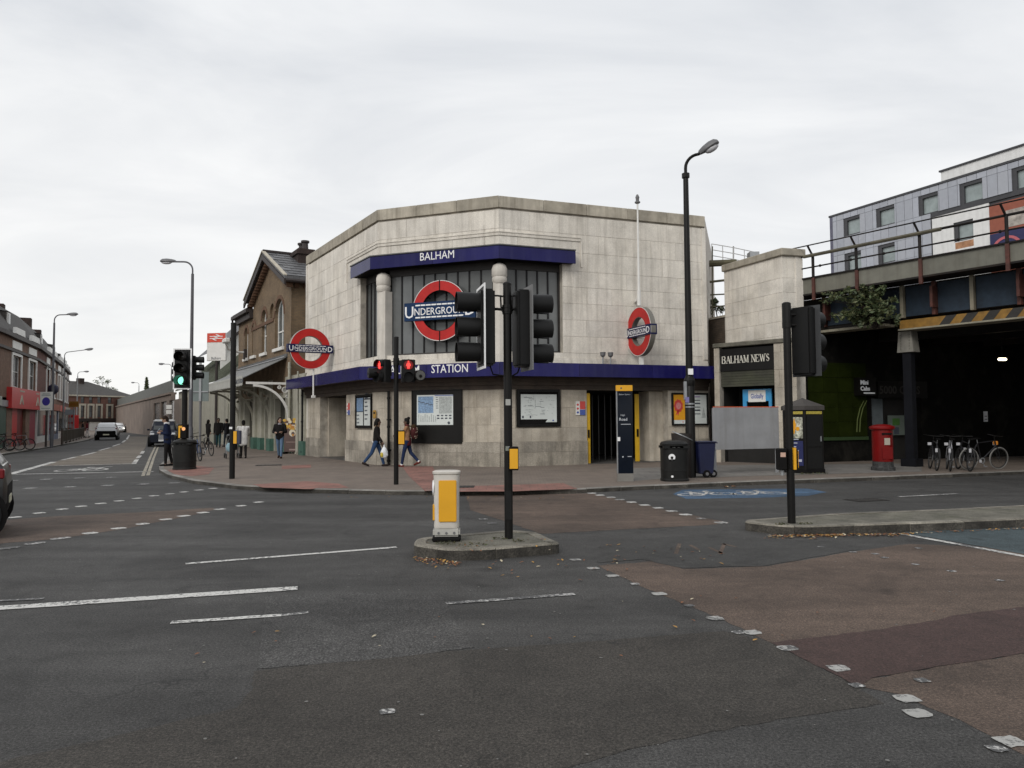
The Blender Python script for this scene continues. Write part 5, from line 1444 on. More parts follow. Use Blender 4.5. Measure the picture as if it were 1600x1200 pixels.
# ------------------------------------------------------------------ brick station house with canopy, left of the corner station
FBr = Frame(LL + UST * 170, LL)                        # s runs towards the corner station; s = 170 - t
T0 = 170.0
def tS(px, d=0.0, py=640): return FBr.s(px, d, py)
m_brick = mat('london stock brick', (0.205, 0.138, 0.078), rough=.9, var=.22, vs=1.2, dirt=.3, dirtcol=(.06, .045, .03), brick=(.225, .075, .008, (.16, .108, .062), (.12, .10, .075), 'wall'), bump=.2, bs=30)
m_redbrick = mat('red brick arch', (.125, .068, .040), rough=.9, var=.25)
m_slate = mat('grey slates', (.105, .105, .11), rough=.6, var=.15, rnd=.1, brick=(.3, .22, .008, (.085, .085, .09), (.05, .05, .05), 'wall'), spec=.6)
m_slate2 = mat('single slates', (.11, .11, .115), rough=.55, var=.15, rnd=.22, spec=.6)
m_stonetrim = mat('pale stone trim', (.46, .42, .34), rough=.8, var=.15, dirt=.3)
m_gutter = mat('dark bargeboard', (.03, .022, .02), rough=.6, var=.2)
house = fthing('station_house', 'brown brick Victorian station house with a slate gable and arched windows', 'house', FBr, tS(455), 0, 0)
sB0, sB1 = tS(455, 0, 480), tS(396, 0, 480)          # gable block: right and left edge
zE = FBr.z(455, 436); zA = FBr.z(425.5, 401); sM = (sB0 + sB1) / 2
def arch_window(sa, sb, zs, zt, d=.14):
    """returns the hole polygon points (outer) and builds the window into the house"""
    w = sb - sa; cz = zt - w / 2
    return cz
aw = [(tS(429.5, 0, 520), tS(443.5, 0, 500), FBr.z(438, 543), FBr.z(437, 467)), (tS(409, 0, 520), tS(416.5, 0, 510), FBr.z(411, 552), FBr.z(413, 484))]
an = (tS(422.6, 0, 480), tS(429.6, 0, 480), FBr.z(426, 496), FBr.z(427, 474))
aw2 = [(tS(394, 0, 530) , tS(399.5, 0, 530), FBr.z(396, 556), FBr.z(398, 505)), (tS(382.5, 0, 530), tS(387.5, 0, 530), FBr.z(385, 560), FBr.z(386, 512))]
zc = FBr.z(445, 557)                                   # top of canopy flashing at the wall
zmin = 3.0
def arch_wall(s0, s1, z0, top, holes, name):
    """gable wall with true arched holes, filled column by column; top(s) gives the wall head"""
    mb = MB(FBr.M); xs = {s0, s1, sM} if s0 < sM < s1 else {s0, s1}
    for (a, b, c, e) in holes:
        for k in range(13): xs.add((a + b) / 2 - (b - a) / 2 * math.cos(math.pi * k / 12))
    xs = sorted(xs)
    for i in range(len(xs) - 1):
        a, b = xs[i], xs[i + 1]; m_ = (a + b) / 2; hole = None
        for h in holes:
            if h[0] < m_ < h[1]: hole = h
        ta, tb = top(a), top(b)
        if not hole: mb.slab([(a, z0), (b, z0), (b, tb), (a, ta)], 0, .3)
        else:
            ha, hb, c, e = hole; rr = (hb - ha) / 2; cz = e - rr; mid = (ha + hb) / 2
            za = cz + math.sqrt(max(0, rr * rr - (a - mid) ** 2)); zb = cz + math.sqrt(max(0, rr * rr - (b - mid) ** 2))
            mb.slab([(a, z0), (b, z0), (b, c), (a, c)], 0, .3); mb.slab([(a, za), (b, zb), (b, tb), (a, ta)], 0, .3)
    return mb.build(name, m_brick, house, world=True)
gtop = lambda s: zA - (zA - zE) * abs(s - sM) / ((sB0 - sB1) / 2)
arch_wall(sB1, sB0, zmin, gtop, aw + [an], 'gable_wall')
for (a, b, c, e) in aw + aw2 + [an]:
    blank = (a, b) == an[:2]
    rr = (b - a) / 2; mid = (a + b) / 2; cz = e - rr
    ab = MB(FBr.M); ab.ring((mid, cz), rr + .01, rr + .20, -.03, .02, 16, 0, 180); ab.build('arch', m_redbrick if not blank else m_brick, house, world=True)
    if blank:
        MB(FBr.M).box((a, .10, c - .02), (b, .12, e)).build('arch_panel', m_brick, house, world=True); continue
    fr = MB(FBr.M); fr.box((a, .16, c), (a + .09, .24, cz)).box((b - .09, .16, c), (b, .24, cz)).box((a + .09, .15, (c + cz) / 2), (b - .09, .25, (c + cz) / 2 + .07)).box((a + .09, .16, c), (b - .09, .24, c + .09)); fr.ring((mid, cz), rr - .09, rr, .16, .24, 12, 0, 180)
    fr.box((mid - .03, .165, c + .09), (mid + .03, .235, e - .06))
    w = fr.build('window', m_white, house, world=True)
    MB(FBr.M).box((a + .05, .19, c + .05), (b - .05, .21, (c + cz) / 2)).build('pane', m_pane_l, w, world=True)
    MB(FBr.M).box((a + .05, .19, (c + cz) / 2 + .07), (b - .05, .21, e - .03)).build('pane', m_pane_l, w, world=True)
    MB(FBr.M).box((a - .12, -.12, c - .16), (b + .12, .14, c - .002)).build('sill', m_white, w, world=True)
    MB(FBr.M).box((a, .26, c), (b, .29, e)).build('blind', m_dark_in, w, world=True)
# string course
MB(FBr.M).box((sB1, -.05, FBr.z(450, 489) - .1), (aw[0][0] - .2, -.001, FBr.z(450, 489) + .08)).build('string_course', m_redbrick, house, world=True)
# return wall towards the station, roof over the gable
dpt = 7.0
FRet = Frame(FBr.pt(sB0, 0), FBr.pt(sB0, dpt))
wall_boxes(FRet, 0.02, dpt, zmin, zE - .02, [], thick=.3).build('return_wall', m_brick, house, world=True)
cb = MB(FRet.M)
for k in range(10): cb.box((.15 + k * .42, -.12, zE - .42), (.35 + k * .42, -.001, zE - .16))
cb.box((-.1, -.16, zE - .159), (4.5, -.001, zE - .03)); cb.build('eaves_cornice', m_redbrick, house, world=True)
hw = (sB0 - sB1) / 2; ov = .45
slope = (zA - zE) / hw
for sg in (1, -1):
    rp = MB(FBr.M); e = hw + .45
    pts = [(sM, zA + .12), (sM + sg * e, zA + .12 - slope * e), (sM + sg * e, zA + .27 - slope * e), (sM, zA + .27)]
    rp.slab(pts, -ov, dpt); rf = rp.build('roof', m_slate, house, world=True)
    if sg == 1:
        nrow, ncol = 9, 9; ln = math.hypot(e, slope * e)
        for i in range(nrow):
            for j in range(ncol):
                t0, t1 = i / nrow, (i + 1.12) / nrow
                y0 = -ov + .05 + (dpt + ov) * .75 * (j + (.5 if i % 2 else 0)) / ncol; y1 = y0 + (dpt + ov) * .75 / ncol - .02
                z_ = lambda t: zA + .272 - slope * e * t
                sl = MB(FBr.M); a_, b_ = sM + e * t0, sM + e * min(t1, 1.0)
                sl.add([(a_, y0, z_(t0) + .002), (b_, y0, z_(min(t1, 1)) + .03), (b_, y1, z_(min(t1, 1)) + .03), (a_, y1, z_(t0) + .002)], [(0, 1, 2, 3)])
                sl.build('slate', m_slate2, rf, world=True)
    bb = MB(FBr.M); pts2 = [(sM, zA + .10), (sM + sg * e, zA + .10 - slope * e), (sM + sg * e, zA - .16 - slope * e), (sM, zA - .16)]
    bb.slab(pts2, -ov - .03, -ov + .05); bb.build('bargeboard', m_gutter, house, world=True)
    ed = MB(FBr.M); ed.slab([(sM, zA + .275), (sM + sg * e, zA + .275 - slope * e), (sM + sg * e, zA + .335 - slope * e), (sM, zA + .335)], -ov - .06, -ov + .12); ed.build('verge', m_stonetrim, house, world=True)
    dn = MB(FBr.M)
    for k in range(16):
        x = sM + sg * (.25 + k * (e - .5) / 15); z_ = zA - .05 - slope * abs(x - sM)
        dn.box((x - .07, -.30, z_ - .30), (x + .07, -.001, z_ - .02))
    dn.build('dentils', m_redbrick, house, world=True)
MB(FBr.M).box((sM - .1, -ov, zA + .27), (sM + .1, dpt, zA + .38)).build('ridge', m_gutter, house, world=True)
MB(FRet.M).tube([(-.4, -.45, zE - .16), (dpt, -.45, zE - .16)], .09, 8).build('gutter', m_gutter, house, world=True)
# chimney
ch = at(473, 400, FBr.pt(tS(470), 5.5).y + 2)
chm = MB(Matrix.Translation((ch.x, ch.y, 0)) @ Matrix.Rotation(FBr.yaw, 4, 'Z'))
czt = at(470, 393, ch.y).z
chm.box((-.6, -.45, zA - 2), (.75, .45, czt)).box((-.68, -.53, czt - .3), (.83, .53, czt - .12))
cho = chm.build('chimney', mat('sooty brick', (.035, .022, .018), rough=.9, var=.3), house, world=True)
for x in (-.2, .45):
    MB(Matrix.Translation((ch.x, ch.y, 0)) @ Matrix.Rotation(FBr.yaw, 4, 'Z')).lathe([(.17, czt), (.15, czt + .35), (.22, czt + .38), (.22, czt + .48), (.14, czt + .48)], 10, (x, 0, 0)).build('chimney_pot', m_gutter, cho, world=True)
t = fthing('roof_aerial', 'thin television aerial standing on the roof of the brick station house wing', 'aerial', FBr, sB1 - 1.2, 1.2, FBr.z(388, 492))
mb = MB().tube([(0, 0, 0), (0, 0, 2.6)], .03, 5)
for z_ in (1.5, 1.9, 2.3): mb.tube([(-.5, 0, z_), (.5, 0, z_)], .015, 4)
mb.tube([(0, -.5, 1.9), (0, .5, 1.9)], .02, 4); mb.build('mast', m_galv, t)
# lower wing
sW0, sW1 = sB1, tS(373, 0, 520); zW = FBr.z(385, 494)
arch_wall(sW1, sW0 - .02, zmin, lambda s: zW, aw2, 'wing_wall')
MB(FBr.M).box((sW1 - .35, -.42, zW + .002), (sW0 - .02, .2, zW + .2)).box((sW1 - .1, -.22, zW - .34), (sW0 - .02, -.001, zW)).build('wing_eaves', m_gutter, house, world=True)
rp = MB(FBr.M); rp.add([(sW1 - .35, -.42, zW + .22), (sW0 - .02, -.42, zW + .22), (sW0 - .02, 4, zW + 2.6), (sW1 + 1.2, 4, zW + 2.6)], [(0, 1, 2, 3)]); rp.build('wing_roof', m_slate, house, world=True)
FWe = Frame(FBr.pt(sW1, 5), FBr.pt(sW1, 0)); wall_boxes(FWe, 0, 4.99, zmin, zW, [], thick=.3).build('wing_end_wall', m_brick, house, world=True)
MB(FBr.M).box((sW1 - .32, -.38, zW - .9), (sW1 - .22, -.28, zW + .1)).build('downpipe', m_gutter, house, world=True)
# cctv / lamp arm on the wing
ca = FBr.hit(378, 548, -.3)
t = fthing('security_camera', 'white security camera on a bent arm fixed to the brick station house', 'camera', FBr, ca[0], -.3, ca[1])
MB().tube([(0, .28, -.1), (0, -.2, -.1), (.5, -.9, 0), (1.0, -1.1, .30)], .06, 8).build('arm', m_white, t, smooth=True)
MB().cbox((1.3, -1.15, .42), (.9, .3, .26)).build('camera_housing', m_white, t, bevel=.05)
MB().cbox((-.05, .2, -.2), (.3, .18, .6)).build('mount', m_gutter, t)

# ground floor: cream painted, pilasters, green base, arches
m_greenbase = mat('green painted base', (.055, .13, .10), rough=.5, var=.2, dirt=.3)
m_gdark = mat('dark doors', (.055, .052, .04), rough=.7, var=.25)  # one even dark colour behind the ground floor openings
sG0, sG1 = T0 + 2.35, tS(330, 0, 650)
bays = []
sg0 = FBr.s(476, 0, 640)
gf = wall_boxes(FBr, sG1, sg0, 0, zmin + .9, [(FBr.s(428, 0), FBr.s(449, 0), 0, FBr.z(440, 622)), (FBr.s(413, 0), FBr.s(417.5, 0), 0, FBr.z(415, 612)), (FBr.s(381, 0), FBr.s(393, 0), 0, FBr.z(388, 625)), (FBr.s(345, 0), FBr.s(358, 0), 0, FBr.z(351, 632))], d=.05, thick=.3)
gf.build('ground_floor_wall', m_cream, house, world=True)
MB(FBr.M).box((sG1 + .1, .352, 0), (sg0 - .1, .40, zmin + .8)).build('doors', m_gdark, house, world=True)
for px in (476, 451, 424, 409.5, 399, 377, 362, 340):
    s_ = FBr.s(px, 0)
    p = MB(FBr.M).box((s_ - .28, -.10, .75), (s_ + .28, .049, zmin + .85)).build('pilaster', m_cream, house, world=True)
    MB(FBr.M).box((s_ - .36, -.18, 0), (s_ + .36, .049, .748)).build('base', m_greenbase, p, world=True)
sp_ = MB(FBr.M); sp_.box((FBr.s(415), .0, FBr.z(440, 622)), (FBr.s(451), .049, FBr.z(440, 614))); sp_.build('transom', m_cream, house, world=True)
MB(FBr.M).box((FBr.s(345, 0), .2, FBr.z(351, 640)), (FBr.s(358, 0), .25, FBr.z(351, 633))).build('green_transom', mat('green glass panel', (.06, .16, .05), rough=.3), house, world=True)
# downpipes beside the canopy end
for px, lab in ((452.5, 'cream painted post carrying the near end of the station house canopy'), (466, 'thin cream downpipe between the canopy post and the corner station')):
    t = downpipe(FBr, FBr.s(px, -.12), ZP, FBr.z(px, 566 if px < 460 else 580, -.12), d=-.14, r=.07 if px < 460 else .045, m=m_cream, label=lab)
downpipe(FBr, FBr.s(473.5, -.1), ZP, 3.1, d=-.12, r=.06, label='black downpipe at the left end of the station canopy')
# canopy
canopy = fthing('platform_canopy', 'glazed lean-to canopy on curved iron brackets along the station house', 'canopy', FBr, T0 - 3, 0, 0)
cw = 2.1; sC0 = FBr.s(447, -.05, 560); sC1 = T0 - 14.2
zi = FBr.z(440, 560); zo = FBr.z(395, 586, -cw)
m_cgl = mat('canopy roof sheet', (.17, .175, .17), rough=.5, var=.2, dirt=.3)
npan = 10
for k in range(npan):
    a, b = sC1 + (sC0 - sC1) * k / npan, sC1 + (sC0 - sC1) * (k + 1) / npan
    p = MB(FBr.M); p.add([(a + .02, -cw, zo), (b - .02, -cw, zo), (b - .02, -.02, zi), (a + .02, -.02, zi), (a + .02, -cw, zo - .04), (b - .02, -cw, zo - .04), (b - .02, -.02, zi - .04), (a + .02, -.02, zi - .04)],
                         [(0, 1, 2, 3), (7, 6, 5, 4), (0, 4, 5, 1), (1, 5, 6, 2), (2, 6, 7, 3), (3, 7, 4, 0)]); p.build('roof_panel', m_cgl, canopy, world=True)
MB(FBr.M).box((sC1, -.06, zi + .0), (sC0 + .1, .0, zi + .16)).build('flashing', MATS['lead flashing'], canopy, world=True)
MB(FBr.M).tube([(sC1, -.14, zi - .02), (sC0 + .1, -.14, zi - .02)], .05, 8).build('pipe', m_galv, canopy, world=True)
vb = MB(FBr.M); nv = 32
vb.box((sC1, -cw - .05, zo - .02), (sC0, -cw - .001, zo + .09))
for k in range(nv):
    a, b = sC1 + (sC0 - sC1) * k / nv, sC1 + (sC0 - sC1) * (k + 1) / nv
    vb.slab([(a + .006, zo - .021), (a + .006, zo - .34), ((a + b) / 2, zo - .42), (b - .006, zo - .34), (b - .006, zo - .021)], -cw - .04, -cw - .012)
vb.build('valance', mat('valance paint', (.42, .42, .39), rough=.6, var=.1, dirt=.2), canopy, world=True)
mb = MB(FBr.M); text_mb(mb, 'BALHAM STATION', .22, (FBr.s(372, -cw), zo - .27), -cw - .045, bold=.02); mb.build('lettering', m_ink, canopy, world=True)
for k, t_ in enumerate((2.6, 6.4, 10.2, 14.0)):
    s_ = T0 - t_; br = MB(FBr.M @ Matrix.Translation((s_, 0, 0)))
    zb_ = zo - .30; th = .05
    br.box((-th, -cw, zb_ - .05), (th, -.02, zb_ + .06))
    n = 12; rr = 1.75; cz_ = zb_ - rr - .05
    for q in range(n):
        a0, a1 = R(90 * q / n), R(90 * (q + 1) / n)
        p0 = [(-.03 - (rr) + rr * math.cos(a0), cz_ + rr * math.sin(a0)), (-.03 - rr + rr * math.cos(a1), cz_ + rr * math.sin(a1))]
        p1 = [(-.03 - rr + (rr - .11) * math.cos(a0), cz_ + (rr - .11) * math.sin(a0)), (-.03 - rr + (rr - .11) * math.cos(a1), cz_ + (rr - .11) * math.sin(a1))]
        vs = [(x, y, z) for x in (-th, th) for y, z in (p0[0], p0[1], p1[1], p1[0])]
        br.add(vs, [(0, 1, 2, 3), (7, 6, 5, 4), (0, 4, 5, 1), (1, 5, 6, 2), (2, 6, 7, 3), (3, 7, 4, 0)])
    for (y, z, r_) in ((-.28, zb_ - .30, .15), (-.55, zb_ - .18, .09), (-.16, zb_ - .62, .09)):
        br.lathe([(r_ - .035, -.03), (r_, -.03), (r_, .03), (r_ - .035, .03), (r_ - .035, -.03)], 14, (0, y, z), 'x')
    br.box((-th, -.1, 0.9), (th, -.02, zb_))
    br.build('bracket', m_white if k == 0 else m_cream, canopy, world=True)

# white gabled block beyond, then green-roofed hall
wb0, wb1 = tS(362, 0, 540), tS(345.5, 0, 540)
hse = fthing('gabled_house', 'white rendered gable with a grey slate roof behind the national rail sign', 'house', FBr, wb0, 0, 0)
FW = Frame(FBr.pt(wb0 - .3, 3.2), FBr.pt(wb0 - .3, 3.2) + Vector((FBr.n.x, FBr.n.y, 0)) * 8)
FW = Frame(FBr.pt(tS(345.5, 1, 540), 1), FBr.pt(tS(345.5, 1, 540), 1) + FBr.n * 6.0)
zg = FW.z(346, 512); zr = FW.z(352, 507); wl_ = FW.len
mb = MB(FW.M); mb.slab([(0, 0), (wl_, 0), (wl_, FW.z(346, 545)), (wl_ / 2, zr + 1.0), (0, FW.z(346, 545))], 0, .3); mb.build('wall', m_white, hse, world=True)
mb = MB(FW.M); zz = FW.z(346, 545)
mb.add([(-.4, -.3, zz - .1), (wl_ / 2, -.3, zr + 1.25), (wl_ / 2, 9, zr + 1.25), (-.4, 9, zz - .1)], [(0, 1, 2, 3)]); mb.add([(wl_ + .4, -.3, zz - .1), (wl_ / 2, -.3, zr + 1.25), (wl_ / 2, 9, zr + 1.25), (wl_ + .4, 9, zz - .1)], [(0, 1, 2, 3)])
mb.build('roof', m_slate, hse, world=True)
mb = MB(FW.M); mb.slab([(-.4, zz - .1), (wl_ / 2, zr + 1.25), (wl_ / 2, zr + 1.0), (-.4, zz - .4)], -.35, -.25); mb.slab([(wl_ + .4, zz - .1), (wl_ / 2, zr + 1.25), (wl_ / 2, zr + 1.0), (wl_ + .4, zz - .4)], -.35, -.25); mb.build('bargeboard', m_gutter, hse, world=True)
# hall with pale green metal roof
hs0, hs1 = tS(356, 0, 600), tS(313, 0, 600)
hall = fthing('station_hall', 'long low hall with a sloping grey green metal roof beside the street', 'hall', FBr, hs0, 0, 0)
m_groof = mat('grey green metal roof', (.12, .13, .095), rough=.5, var=.2, dirt=.3)
zl, zh = FBr.z(340, 597), FBr.z(330, 562, 3.5)
rp = MB(FBr.M); rp.add([(hs1 - 12, -.3, zl), (hs0, -.3, zl), (hs0 - 1.2, 3.5, zh), (hs1 - 12, 3.5, zh)], [(0, 1, 2, 3)])
for k in range(40):
    x = hs1 - 12 + (hs0 - hs1 + 12) * k / 40; rp.add([(x, -.3, zl + .01), (x + .05, -.3, zl + .01), (x + .05, 3.5, zh + .05), (x, 3.5, zh + .05), (x, -.3, zl + .07), (x + .05, -.3, zl + .07), (x + .05, 3.5, zh + .1), (x, 3.5, zh + .1)], [(4, 5, 6, 7), (0, 1, 5, 4), (0, 4, 7, 3), (1, 2, 6, 5)])
rp.build('roof', m_groof, hall, world=True)
wall_boxes(FBr, hs1 - 12, hs0, 0, zl - .05, [], d=.02, thick=.3).build('wall', m_cream, hall, world=True)
FHe = Frame(FBr.pt(hs0, 5), FBr.pt(hs0, 0)); mb = MB(FHe.M); mb.slab([(0, 0), (5, 0), (5, zl), (1.5, zh), (0, zh)], -.2, 0); mb.build('end_wall', m_cream, hall, world=True)

# ---- long railway wall along the right of the street
sR0, sR1 = T0 - 46, 8.0
rwall = fthing('railway_wall', 'long stained concrete wall with a grey fence on top running along the right of the street', 'wall', FBr, sR0, 0, 0)
m_conc = mat('stained concrete', (.20, .158, .132), rough=.9, var=.2, vs=.5, streak=.6, dirt=.5, dirtcol=(.085, .07, .058))
zwA, zwB = FBr.z(262, 612), FBr.z(192, 637)
zwall = (zwA + zwB) / 2
nseg = 22; pil = (sR0 - sR1) / nseg
whole = [(FBr.s(240, 0, 640) , FBr.s(249, 0, 640)), (FBr.s(251.5, 0, 640), FBr.s(260, 0, 640)), (FBr.s(264, 0, 640), FBr.s(272, 0, 640)), (FBr.s(283, 0), FBr.s(286, 0)), (FBr.s(288, 0), FBr.s(291, 0)), (FBr.s(293, 0), FBr.s(296, 0)), (FBr.s(298, 0), FBr.s(301, 0))]
zwo0, zwo1 = zwall - 2.9, zwall - .6
ops = [(a, b, zwo0, zwo1) for a, b in whole]
wall_boxes(FBr, sR1, sR0, 0, zwall, ops, thick=.4).build('wall', m_conc, rwall, world=True)
MB(FBr.M).box((sR1, -.16, zwall + .002), (sR0, .5, zwall + .2)).build('coping', m_conc, rwall, world=True)
for a, b in whole: window(FBr, a, b, zwo0, zwo1, rwall, d=.15, cols=1, rows=2, mf=m_gutter, mp=m_pane)
m_fence = mat('grey lineside fence', (.12, .125, .115), rough=.7, var=.2)
fz = zwall + .2; fh = FBr.z(262, 598) - zwall
fn = fthing('lineside_fence', 'grey boarded fence along the top of the railway wall', 'fence', FBr, sR0, .2, fz)
for k in range(60):
    x = sR1 + (sR0 - sR1) * k / 60; MB(FBr.M).box((x + .02, .2, fz + .003), (x + (sR0 - sR1) / 60 - .02, .25, fz + fh)).build('board', m_fence, fn, world=True)

# ---- national rail sign on its post
npp = at(337, 700, 49.5); npp.z = ZP
t = thing('railway_sign', 'white station sign with a red double arrow panel on a tall post', 'sign', npp, R(-8))
z0, z1 = at(337, 564, 49.5).z - ZP, at(337, 520, 49.5).z - ZP; w = 32 / 1155 * 49.5
MB().box((-w / 2, -.08, z0), (w / 2, .08, z1)).build('panel', m_white, t, bevel=.03)
zr = z0 + (z1 - z0) * .66
MB().box((-w / 2 + .03, -.1, zr), (w / 2 - .03, -.081, z1 - .03)).build('red_panel', mat('rail red', (.62, .06, .03), rough=.4), t)
mb = MB(); cz = (zr + z1) / 2; hh = (z1 - zr) * .30
mb.box((-w * .34, -.110, cz + hh * .25), (w * .34, -.101, cz + hh * .5)); mb.box((-w * .34, -.110, cz - hh * .5), (w * .34, -.101, cz - hh * .25))
for sg in (1, -1):
    mb.slab([(sg * -w * .12, cz + sg * hh * .25), (sg * -w * .02, cz + sg * hh * .25), (sg * w * .12, cz - sg * hh * .4), (sg * w * .02, cz - sg * hh * .4)], -.112, -.1012)
    mb.slab([(sg * -w * .05, cz + sg * hh * 1.05), (sg * w * .06, cz + sg * hh * 1.05), (sg * w * .22, cz + sg * hh * .5), (sg * w * .10, cz + sg * hh * .5)], -.114, -.1014)
    mb.slab([(sg * -w * .22, cz + sg * -hh * .5 + sg * hh * 1.0), (sg * -w * .1, cz + sg * hh * .5), (sg * -w * .02, cz + sg * hh * .25), (sg * -w * .14, cz + sg * hh * .25)], -.116, -.1016)
mb.build('arrows', m_letter, t)
mb = MB(); text_mb(mb, 'Balham', .18, (0, z0 + .10), -.084); mb.build('lettering', m_ink, t)
MB().tube([(0, 0, 0), (0, 0, z0 + .01)], .09, 10).build('post', m_gutter, t)

# ------------------------------------------------------------------ left-hand shop terrace
TP = [Vector((-28.2, 36.6)), Vector((-31.6, 45.5)), Vector((-35.9, 55.8)), Vector((-43.6, 71.0)), Vector((-52.2, 87.0))]
m_tb = mat('brown terrace brick', (.215, .122, .082), rough=.9, var=.2, dirt=.3, brick=(.225, .075, .008, (.175, .098, .066), (.13, .10, .08), 'wall'))
m_tr = mat('red terrace brick', (.19, .062, .044), rough=.9, var=.2, dirt=.3, brick=(.225, .075, .008, (.09, .034, .026), (.09, .07, .06), 'wall'))
m_tslate = mat('terrace slates', (.052, .046, .042), rough=.7, var=.2, brick=(.3, .22, .01, (.06, .055, .05), (.04, .035, .03), 'wall'))
m_shopred = mat('red shopfront', (.50, .022, .022), rough=.4, var=.1)
m_shopdk = mat('dark red door', (.16, .012, .012), rough=.4, var=.1)
zG = 7.35
def shop(F, s0, s1, label, wall_m, wins, front, name='terrace_shop'):
    t = fthing(name, label, 'shop', F, s0, 0, 0)
    w = s1 - s0
    ops = [(s0 + a, s0 + b, 4.05, 6.15) for a, b in wins]
    wall_boxes(F, s0, s1, 3.3, zG, ops, thick=.3).build('wall', wall_m, t, world=True)
    MB(F.M).box((s0, .302, 0), (s1, 8, zG)).build('core', m_dark_in, t, world=True)
    mb = MB(F.M); mb.box((s0, -.14, 6.35), (s1, -.001, 6.52)).box((s0, -.26, zG - .12), (s1, -.001, zG + .14)).build('cornice', m_gutter, t, world=True)
    for a, b in wins:
        sr = MB(F.M); a_, b_ = s0 + a, s0 + b
        sr.box((a_ - .24, -.07, 3.9), (a_, .0, 6.3)).box((b_, -.07, 3.9), (b_ + .24, .0, 6.3)).box((a_, -.07, 6.15), (b_, .0, 6.32)).box((a_ - .3, -.16, 3.78), (b_ + .3, .0, 3.9))
        sr.build('window_surround', m_white, t, world=True)
        pnl = MB(F.M).box((a_ - .12, -.05, 6.60), (b_ + .12, -.001, 7.1)).build('panel', m_white, t, world=True)
        MB(F.M).slab([(a_ - .15, zG + .2), (b_ + .15, zG + .2), (b_ + .02, zG + .62), (a_ - .02, zG + .62)], -.22, -.02).build('parapet_block', m_white, t, world=True)
        window(F, a_, b_, 4.05, 6.15, t, d=.12, cols=2, rows=2, mf=m_white, mp=m_pane_l)
    rf = MB(F.M); rf.add([(s0, -.05, zG + .14), (s1, -.05, zG + .14), (s1, 1.3, zG + 2.3), (s0, 1.3, zG + 2.3), (s0, 5, zG + 3.0), (s1, 5, zG + 3.0)], [(0, 1, 2, 3), (3, 2, 5, 4)])
    r_ = rf.build('roof', m_tslate, t, world=True)
    for a, b in wins[:1]:
        a_ = s0 + (a + b) / 2
        d_ = MB(F.M); d_.box((a_ - .5, .55, zG + .7), (a_ + .5, 2.0, zG + 1.75)); d_.add([(a_ - .58, .5, zG + 1.75), (a_ + .58, .5, zG + 1.75), (a_ + .58, 2.3, zG + 2.0), (a_ - .58, 2.3, zG + 2.0)], [(0, 1, 2, 3)])
        dm = d_.build('dormer', m_tslate, r_, world=True)
        MB(F.M).box((a_ - .36, .47, zG + .75), (a_ + .36, .549, zG + 1.68)).build('dormer_window', m_white, r_, world=True); MB(F.M).box((a_ - .26, .455, zG + .85), (a_ + .26, .469, zG + 1.6)).build('dormer_pane', m_pane, r_, world=True)
    front(F, s0, s1, t)
    return t
def plain_front(col, door=None, fas=None):
    def f(F, s0, s1, t):
        MB(F.M).box((s0 + .03, -.18, 2.75), (s1 - .03, .0, 3.32)).build('fascia', fas or col, t, world=True)
        MB(F.M).box((s0 + .03, -.05, 0.1), (s0 + .35, .3, 2.748)).box((s1 - .35, -.05, .1), (s1 - .03, .3, 2.748)).box((s0 + .35, -.02, .1), (s1 - .35, .3, .6)).build('shopfront', col, t, world=True)
        n = 3
        for k in range(n):
            a = s0 + .37 + (s1 - s0 - .74) * k / n; b = s0 + .37 + (s1 - s0 - .74) * (k + 1) / n
            if k == 1 and door: MB(F.M).box((a + .03, .1, .1), (b - .03, .2, 2.7)).build('door', door, t, world=True)
            else: MB(F.M).box((a + .03, .02, .62), (b - .03, .04, 2.7)).build('pane', m_pane_l, t, world=True)
    return f
def red_front(F, s0, s1, t):
    MB(F.M).box((s0 + .02, -.12, 2.7), (s_red0 - .02, .0, 3.1)).build('awning', m_galv, t, world=True); MB(F.M).box((s0 + .02, -.02, .1), (s_red0 - .03, .28, 2.698)).build('shopfront', MATS['green shopfront'], t, world=True)
    s0 = s_red0; w = s1 - s0
    fb = MB(F.M).box((s0 + .02, -.30, 2.62), (s1 - .02, .0, 3.98)).build('fascia', m_shopred, t, world=True)
    for q, sc in ((.30, 1.0), (.86, 1.0)):
        mb = MB(F.M); cx, cz, k = s0 + w * q, 3.12, .62 * sc
        mb.slab([(cx - k, cz - .22), (cx - k * .2, cz + .42), (cx + k * .2, cz + .42), (cx + k, cz - .22), (cx + k * .5, cz - .22), (cx, cz + .1), (cx - k * .5, cz - .22)], -.32, -.301)
        mb.build('logo', m_stonetrim, fb, world=True); MB(F.M).box((cx - .6, -.32, cz + .62), (cx + (.75 if q < .5 else .4), -.301, cz + .72)).build('strapline', m_stonetrim, fb, world=True)
    MB(F.M).box((s0 + .03, -.04, .1), (s0 + w * .16, .3, 2.618)).build('pier', m_tb, t, world=True)
    MB(F.M).box((s0 + w * .16, .05, .1), (s0 + w * .36, .2, 2.618)).build('shutter', m_shopred, t, world=True)
    MB(F.M).box((s0 + w * .362, .16, .1), (s0 + w * .60, .25, 2.618)).build('door', m_shopdk, t, world=True)
    MB(F.M).box((s0 + w * .602, -.02, .1), (s0 + w * .74, .3, 2.618)).build('pier', m_tb, t, world=True)
    MB(F.M).box((s0 + w * .742, .06, .1), (s1 - .03, .2, 2.618)).build('shutter', mat('crimson shutter', (.22, .012, .03), rough=.5), t, world=True)
Fa, Fb_, Fc, Fd = Frame(TP[0], TP[1]), Frame(TP[1], TP[2]), Frame(TP[2], TP[3]), Frame(TP[3], TP[4])
